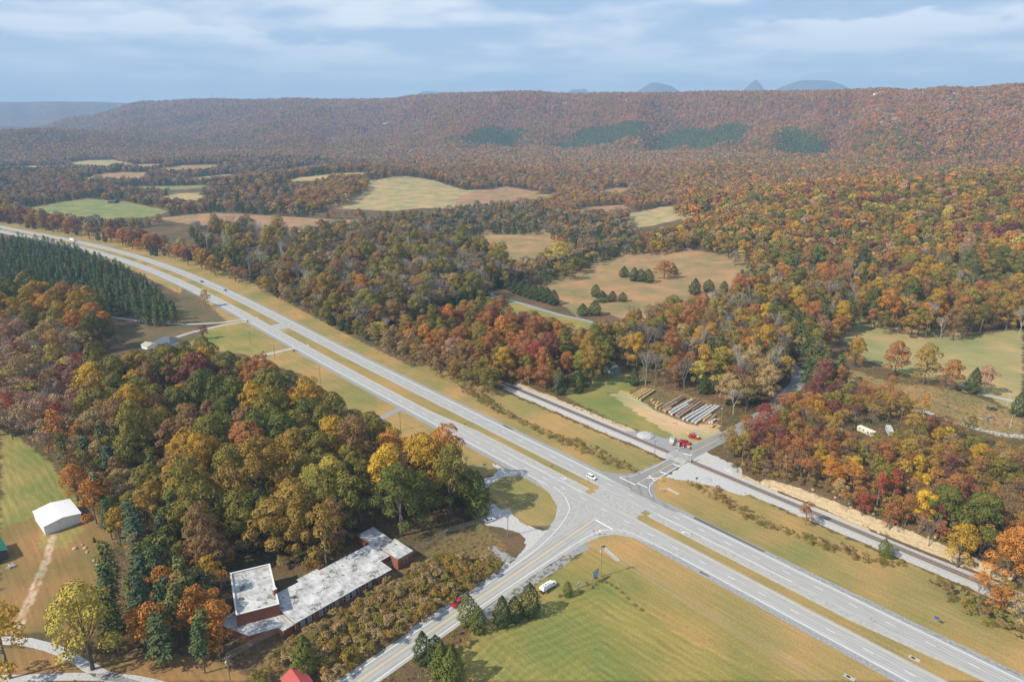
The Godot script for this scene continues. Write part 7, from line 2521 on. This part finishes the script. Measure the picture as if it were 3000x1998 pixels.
const BALES := [["straw", 72.3, -379.4, 81.7, -390.6], ["straw", 73.4, -377.4, 83.7, -390.6], ["straw", 74.6, -376.1, 85.5, -389.3], ["straw", 75.9, -373.3, 87.5, -388.4], ["straw", 82.5, -372.9, 83.7, -374.3], ["straw", 82.8, -368.9, 84.4, -370.6], ["straw", 83.9, -366.1, 86.6, -370.1], ["straw", 83.0, -361.8, 87.8, -367.7], ["pink", 85.0, -360.3, 102.5, -379.0], ["pink", 86.4, -358.4, 103.4, -377.0], ["straw", 87.3, -356.9, 92.1, -361.8], ["white", 89.7, -355.8, 107.6, -374.5], ["white", 90.1, -352.8, 109.3, -373.7], ["pink", 92.6, -351.4, 111.7, -374.1], ["pink", 93.4, -349.5, 111.8, -370.9], ["brown", 103.9, -358.8, 112.6, -368.1], ["white", 95.4, -346.7, 113.9, -365.7], ["white", 97.1, -344.9, 116.3, -365.3], ["white", 99.5, -343.5, 118.8, -364.9], ["white", 100.8, -341.7, 120.4, -364.2], ["straw", 106.4, -344.9, 112.4, -352.1], ["pink", 106.8, -341.7, 115.1, -352.1], ["white", 108.2, -341.4, 113.2, -346.3], ["straw", 79.3, -412.2, 79.8, -412.2], ["straw", 81.9, -411.7, 85.5, -407.4]]
const SEEDS := [[-393.1, -515.9, "orange"], [-430.6, -596, "rust"], [-398.6, -590.7, "orange"], [-374.9, -585.4, "moss"], [-409.4, -546.4, "green"], [-367, -541.8, "green"], [-370.9, -570.2, "rust"], [-388, -511.8, "orange"], [-346.5, -499.9, "gold"], [-317.7, -492.2, "orange"], [-344.1, -537.3, "bronze"], [-351.5, -492.2, "moss"], [-353.1, -484.7, "olive"], [-353.2, -460.1, "pink"], [-318.8, -422.8, "lemon"], [-303.2, -447.1, "tan"], [-298.7, -427.2, "red"], [-283.5, -395.7, "lemon"], [-294.8, -380.9, "tan"], [-302.6, -383.3, "tan"], [-271.3, -364.8, "lemon"], [-257.1, -358.2, "maroon"], [-256.1, -347.8, "pink"], [-276.1, -347.8, "tan"], [-255, -334, "maroon"], [-267.6, -332.1, "red"], [-237.3, -341.7, "red"], [-229, -343.7, "maroon"], [-237.1, -326.6, "lemon"], [-222, -326.6, "lemon"], [-229.7, -319.4, "tan"], [-223.7, -319.4, "tan"], [-205.5, -296.4, "orange"], [-201.3, -276, "brown"], [-202.4, -288.8, "tan"], [-253.5, -328.4, "pink"], [-265.5, -422.8, "orange"], [-245.3, -431.6, "orange"], [-228.8, -437.7, "orange"], [-209.8, -434.6, "rust"], [-257.4, -411.6, "moss"], [-242.9, -408.9, "olive"], [-228.1, -408.9, "olive"], [-209.7, -417.2, "moss"], [-183.8, -408.9, "rust"], [-173.6, -406.2, "orange"], [-259.3, -380.9, "gold"], [-246.5, -373.8, "gold"], [-247.4, -390.6, "bronze"], [-230.6, -390.6, "gold"], [-214.9, -385.7, "olive"], [-229, -376.1, "olive"], [-206.7, -390.6, "olive"], [-191.1, -395.7, "olive"], [-169.1, -380.9, "green"], [-159.6, -383.3, "gold"], [-153.4, -400.9, "green"], [-143.9, -383.3, "green"], [-134.2, -385.7, "green"], [-245.3, -360.4, "yellow"], [-220.8, -351.9, "olive"], [-216.5, -367, "green"], [-205.9, -356.1, "brown"], [-195.1, -345.7, "olive"], [-183.1, -356.1, "maroon"], [-165.6, -341.7, "green"], [-151.3, -349.8, "green"], [-153.8, -330.2, "green"], [-146.9, -367, "rust"], [-133.9, -358.2, "bronze"], [-123.1, -360.4, "rust"], [-124.7, -339.8, "olive"], [-113.2, -337.8, "gold"], [-109.3, -358.2, "brown"], [-98.3, -343.7, "bronze"], [-199.3, -326.6, "moss"], [-180, -310.8, "bronze"], [-174.3, -326.6, "olive"], [-157.5, -307.5, "brown"], [-154.7, -294.8, "brown"], [-151.7, -317.7, "green"], [-134.1, -314.2, "green"], [-130.1, -319.4, "green"], [-119.5, -314.2, "moss"], [-110, -319.4, "bronze"], [-95.3, -305.9, "olive"], [-141, -291.8, "yellow"], [-125.3, -283, "rust"], [-111.8, -288.8, "green"], [-100.2, -293.3, "moss"], [-87.7, -290.3, "gold"], [-152.1, -283, "gold"], [-144.8, -280.2, "gold"], [-136.8, -280.2, "gold"], [-151, -269.3, "gold"], [-134.1, -262.9, "gold"], [-119.2, -250.8, "gold"], [-113.3, -262.9, "moss"], [-106, -273.3, "gold"], [-95.1, -269.3, "bronze"], [-84.9, -274.7, "gold"], [-93.7, -254.3, "bronze"], [-109.9, -248.5, "bronze"], [-78.7, -255.5, "lemon"], [-173.5, -283, "olive"], [-182, -288.8, "moss"], [-173.8, -253.1, "orange"], [-167.2, -257.9, "tan"], [-150.5, -256.7, "olive"], [-67.6, -289.7, "orange"], [-61.4, -310, "gold"], [-77.4, -306.7, "olive"], [-45.2, -291.2, "gold"], [-32.4, -286.8, "gold"], [-36.1, -271.6, "gold"], [-26.2, -277, "orange"], [-53.4, -270.3, "moss"], [-65.1, -274.3, "olive"], [-48, -301.9, "gold"], [-37.2, -514.6, "bronze"], [-25.2, -527.1, "olive"], [-45.7, -506.6, "rust"], [-1.9, -506.6, "rust"], [8.2, -506.6, "olive"], [25, -506.6, "maroon"], [28.7, -491.3, "gold"], [39.6, -491.3, "maroon"], [-56.3, -480.3, "olive"], [-66.7, -469.8, "orange"], [-26.7, -466.3, "bronze"], [-12.2, -466.3, "orange"], [12.8, -466.3, "rust"], [30.5, -466.3, "orange"], [50.9, -473.2, "gold"], [-44.6, -456.3, "rust"], [-4.6, -440.5, "rust"], [-5.3, -411.7, "gold"], [6, -422.8, "rust"], [15.7, -428.6, "rust"], [21.8, -414.4, "red"], [20, -395.9, "rust"], [28.4, -401, "rust"], [-121.7, -510.6, "moss"], [-97.6, -483.9, "lemon"], [-134.8, -583, "orange"], [-118.2, -583, "gold"], [-71, -434.5, "tan"], [-48.8, -401, "tan"], [-29, -434.5, "bronze"], [-40.7, -434.5, "pink"], [-25.9, -398.5, "moss"], [167.1, -560.6, "rust"], [178.2, -560.6, "tan"], [193.3, -542.6, "moss"], [176.7, -505.5, "bronze"], [231.7, -568.8, "bronze"], [234.7, -529.8, "gold"], [160, -434.3, "orange"], [136.8, -409, "gold"], [131.9, -398.6, "rust"], [137.8, -497.8, "moss"], [122.9, -376.9, "lemon"], [112.4, -386.3, "lemon"], [151.3, -381.5, "tan"], [304.2, -559, "bronze"], [326.2, -558.9, "lemon"], [346.9, -525.6, "orange"], [373, -533.8, "moss"], [390.9, -541.4, "rust"], [240.1, -577.7, "gold"], [249.2, -559.5, "bronze"], [280.1, -603.5, "bronze"], [228.7, -607, "tan"], [283.4, -559.1, "olive"], [226.8, -582.9, "orange"], [393.9, -574.9, "rust"], [357.3, -588.4, "gold"], [392.6, -604.8, "bronze"], [439.6, -586.7, "green"], [367.4, -619.3, "maroon"], [294.4, -621.5, "rust"], [106.4, -314.1, "bronze"], [140.6, -335.4, "red"], [128, -328, "rust"], [164.9, -353, "orange"], [167.9, -334, "gold"], [185.3, -356.8, "moss"], [184, -374.6, "maroon"], [197.4, -345.5, "bronze"], [200.2, -339.1, "bronze"], [180.1, -340.6, "maroon"], [217, -361.7, "rust"], [190.2, -304.8, "moss"], [210, -303.2, "yellow"], [175.2, -290.8, "moss"], [232.3, -332.9, "rust"], [227.9, -338.6, "orange"], [106.2, -292.1, "moss"], [107.1, -282.1, "gold"], [129.6, -292.4, "rust"], [142, -292.8, "rust"], [146.9, -281, "gold"], [142.9, -259.6, "orange"], [149.2, -254.7, "rust"], [154.7, -251.1, "moss"], [177.2, -260.8, "yellow"], [153.3, -273.7, "yellow"], [187.1, -279.2, "bronze"], [218.7, -282, "gold"], [191.4, -259.5, "maroon"], [205.8, -272.4, "brown"], [177.1, -279.2, "rust"], [127.8, -270.7, "brown"], [126.4, -302.4, "maroon"], [218.8, -272.4, "tan"], [219.6, -293.8, "olive"], [-130, -256.8, "bronze"], [-122.5, -267.9, "moss"], [-98.7, -232.6, "lemon"], [-102, -217.3, "olive"], [-96, -212.8, "bronze"], [-112.3, -213.7, "brown"], [-115.4, -201.9, "gold"], [-114.6, -197.9, "orange"], [-109.2, -181.2, "orange"], [-152.3, -232.6, "gold"], [-152.5, -222.8, "red"], [-138.1, -210.2, "green"], [-90.6, -253.2, "moss"], [-87.9, -217.3, "bronze"], [145.1, -263.2, "orange"], [152.7, -259.6, "rust"], [158.3, -257.1, "moss"], [151.3, -247.9, "red"], [159.5, -247.8, "red"], [155.7, -241.4, "rust"], [182.1, -268.3, "yellow"], [171.5, -208.9, "bronze"], [156.6, -196.2, "orange"], [134.6, -271.4, "rust"], [125.2, -280.1, "brown"], [181.9, -258.3, "brown"], [197.5, -258.3, "bronze"], [218.5, -270.9, "olive"], [201.2, -241.2, "brown"], [184.5, -252.4, "rust"]]
const SINGLES := [
	["oak", -53, -259.2, 1.18, "yellow", "beside the flat-roofed brick school"],
	["maple", -88.6, -246.8, 0.85, "rust", "standing alone among green crowns behind the school"],
	["oak", -69.6, -228.8, 0.85, "brown", "at the back wall of the brick school"],
	["maple", -172.8, -250.5, 1.05, "orange", "beside the white metal shed"],
	["oak", -129, -167.1, 1.25, "lemon", "between the two gravel drives"],
	["maple", -151.9, -163.6, 1.35, "yellow", "in the corner below the gravel drive"],
	["cedar", -23.8, -261.7, 1.6, "cedar", "behind the parked white car"],
	["cedar", -14.5, -251.5, 1.75, "cedar_light", "nearest the parked white car"],
	["cedar", -18.1, -261.1, 1.4, "pine_olive", "between the two cedars by the gravel lot"],
	["cedar", -14.8, -186.8, 1, "pine_olive", "in the row along the hay field fence"],
	["cedar", -11.1, -183.3, 0.85, "cedar_light", "in the row along the hay field fence"],
	["cedar", -3.3, -186.4, 0.95, "cedar", "in the row along the hay field fence"],
	["cedar", 0.9, -188.4, 0.8, "cedar", "in the row along the hay field fence"],
	["cedar", 6, -191.1, 1.05, "cedar", "in the row along the hay field fence"],
	["cedar", 19.6, -200.8, 0.5, "cedar_light", "in the row along the hay field fence"],
	["cedar", -27.7, -170.2, 0.95, "cedar", "in the row along the hay field fence"],
	["cedar", -23.5, -168.5, 0.95, "cedar", "in the row along the hay field fence"],
	["cedar", -21.3, -164.3, 1.05, "cedar_light", "in the row along the hay field fence"],
	["cedar", -17.9, -161.3, 1.15, "cedar_light", "in the row along the hay field fence"],
	["cedar", -63, -165.8, 1.15, "cedar_light", "above the red roof"],
	["cedar", -166.6, -232.8, 0.26, "cedar", "planted as a sapling on the brown lawn"],
	["cedar", -162.3, -228, 0.28, "cedar", "planted as a sapling on the brown lawn"],
	["cedar", -159, -224.3, 0.3, "cedar", "planted as a sapling on the brown lawn"],
	["cedar", -155.5, -220.1, 0.28, "cedar", "planted as a sapling on the brown lawn"],
	["cedar", -153.2, -215.3, 0.36, "cedar", "planted as a sapling on the brown lawn"],
	["cedar", -148.4, -212.1, 0.25, "cedar", "planted as a sapling on the brown lawn"],
	["cedar", -148.2, -207.7, 0.42, "cedar", "planted as a sapling on the brown lawn"],
	["cedar", 117.1, -698.4, 0.8, "cedar", "out in the tan field"],
	["cedar", 124.9, -682.3, 0.95, "cedar", "out in the tan field"],
	["cedar", 130.8, -678.4, 0.9, "cedar", "out in the tan field"],
	["cedar", 137.6, -674.5, 0.95, "cedar", "out in the tan field"],
	["cedar", 171.1, -706.6, 0.7, "cedar", "out in the tan field"],
	["cedar", 120.7, -804.4, 0.85, "cedar", "out in the tan field"],
	["cedar", 110.6, -786.2, 0.8, "cedar", "out in the tan field"],
	["cedar", 78.2, -618, 0.8, "cedar", "out in the tan field"],
	["cedar", 81.7, -597.4, 0.75, "cedar", "out in the tan field"],
	["cedar", 91.2, -600.5, 0.7, "cedar", "out in the tan field"],
	["cedar", 100.7, -600.5, 0.6, "cedar", "out in the tan field"],
	["cedar", 59.8, -554.4, 0.75, "cedar", "out in the tan field"],
	["cedar", 70.4, -557.1, 0.9, "cedar", "out in the tan field"],
	["cedar", 172.4, -625.1, 1.05, "cedar", "out in the tan field"],
	["cedar", 188, -634.3, 0.8, "cedar", "out in the tan field"],
	["cedar", 201.4, -630.3, 0.75, "cedar", "out in the tan field"],
	["cedar", 86.6, -800.1, 0.8, "cedar", "out in the tan field"],
	["cedar", -3, -647, 0.95, "cedar", "in the row beside the country lane"],
	["cedar", 3.3, -633, 0.95, "cedar", "in the row beside the country lane"],
	["cedar", 9.4, -624.6, 0.95, "cedar", "in the row beside the country lane"],
	["cedar", 14.6, -616.3, 0.95, "cedar", "in the row beside the country lane"],
	["cedar", 20.4, -609.9, 0.95, "cedar", "in the row beside the country lane"],
	["cedar", 26.2, -603.6, 0.95, "cedar", "in the row beside the country lane"],
	["cedar", 31.8, -597.4, 0.95, "cedar", "in the row beside the country lane"],
	["cedar", 37.3, -589.8, 0.95, "cedar", "in the row beside the country lane"],
	["oak", 156.7, -688.2, 0.68, "rust", "standing alone in the tan field"],
	["maple", 242.8, -731.9, 0.7, "grey", "alone at the far side of the tan field"],
	["oak", 51.9, -742.7, 0.95, "lemon", "at the edge of the tan field"],
	["oak", 57.8, -809.9, 0.7, "orange", "behind the lemon-yellow one at the tan field"],
	["maple", 59.4, -686.2, 0.8, "olive", "in front of the lemon-yellow one at the tan field"],
	["maple", -233.2, -491, 0.62, "maroon", "alone on the lawn of the grey-roofed house"],
	["maple", -271.1, -582.3, 0.85, "gold", "at the roadside before the pine plantation"],
	["oak", 231.2, -430.9, 0.85, "gold", "at the pasture edge near the bend in the lane"],
	["oak", 248.8, -413.8, 1, "rust", "first in the row below the pasture"],
	["oak", 255.1, -392.9, 1.05, "bronze", "second in the row below the pasture"],
	["oak", 264, -381.2, 0.85, "rust", "third in the row below the pasture"],
	["cedar", 273.9, -375.4, 1.3, "cedar", "in the row below the pasture"],
	["maple", 279.3, -373, 1, "pink", "at the end of the row below the pasture"],
	["cedar", 278.4, -343.1, 1.2, "cedar", "beside the lamp at the right edge"],
	["bare", 306.6, -515.4, 1.15, "grey", "with a pale trunk at the top of the pasture"],
	["bare", 318.7, -531.2, 1.15, "grey", "with a pale trunk at the top of the pasture"],
	["bare", 339.1, -531.2, 1.15, "grey", "with a pale trunk at the top of the pasture"],
	["bare", 376, -481.3, 1.15, "grey", "with a pale trunk at the top of the pasture"],
	["bare", 163.2, -227.9, 0.62, "grey", "with white branches below the railway cutting"],
	["bare", 180.8, -436.4, 0.95, "grey", "with white limbs beside the pines"],
	["bare", 97.3, -447, 1, "grey", "behind the white house"],
	["maple", 121.8, -244.6, 0.55, "rust", "standing alone beside the railway"],
	["shrub", 93.5, -272.1, 0.8, "maroon", "beside the gravel at the crossing"],
	["cedar", 143.5, -224, 0.62, "cedar_light", "lower edge of the railway, larger of a pair"],
	["cedar", 144.8, -222.4, 0.5, "cedar_light", "lower edge of the railway, smaller of a pair"],
	["oak", 178.2, -224.3, 1.05, "green", "in the lower corner of the rust-coloured wood"],
	["oak", 170.8, -232.8, 0.85, "green", "beside the yellow-orange one by the cutting"],
	["oak", 164.9, -238, 0.68, "yellow", "above the railway cutting"],
	["oak", 177.6, -205.3, 0.95, "orange", "at the right edge above the highway"],
	["oak", 167.7, -216.9, 0.7, "gold", "behind the white-branched one at the cutting"],
	["shrub", 139.8, -218, 0.9, "olive", "beside the end of the visible track"],
	["maple", 35, -424.2, 1.35, "green", "left of the white house"],
	["cedar", 29.1, -385, 1.3, "cedar", "at the track below the autumn clump"],
	["shrub", -12.4, -220.7, 0.6, "orange", "in the grass beside the broken path"],
	["brush", 26.9, -204.3, 0.6, "brown", "under the small roadside signs"],
	["brush", 30.6, -207.7, 0.6, "tan", "under the billboard"],
	["shrub", 34.1, -207.7, 0.35, "brown", "in the strip of weeds by the billboard"],
	["shrub", 35.8, -206.4, 0.35, "brown", "in the strip of weeds by the billboard"],
	["shrub", 37.4, -204.5, 0.35, "brown", "in the strip of weeds by the billboard"],
	["shrub", 39.1, -202.1, 0.35, "brown", "in the strip of weeds by the billboard"],
	["shrub", 40.5, -199.1, 0.35, "brown", "in the strip of weeds by the billboard"],
	["shrub", 42.6, -195.6, 0.35, "brown", "in the strip of weeds by the billboard"],
	["shrub", 44.5, -193.2, 0.35, "brown", "in the strip of weeds by the billboard"],
	["shrub", 30.2, -206.4, 0.35, "brown", "in the strip of weeds by the billboard"],
	["shrub", 24.3, -202.1, 0.35, "brown", "in the strip of weeds by the billboard"],
	["shrub", 16.9, -200.3, 0.35, "brown", "in the strip of weeds by the billboard"],
]
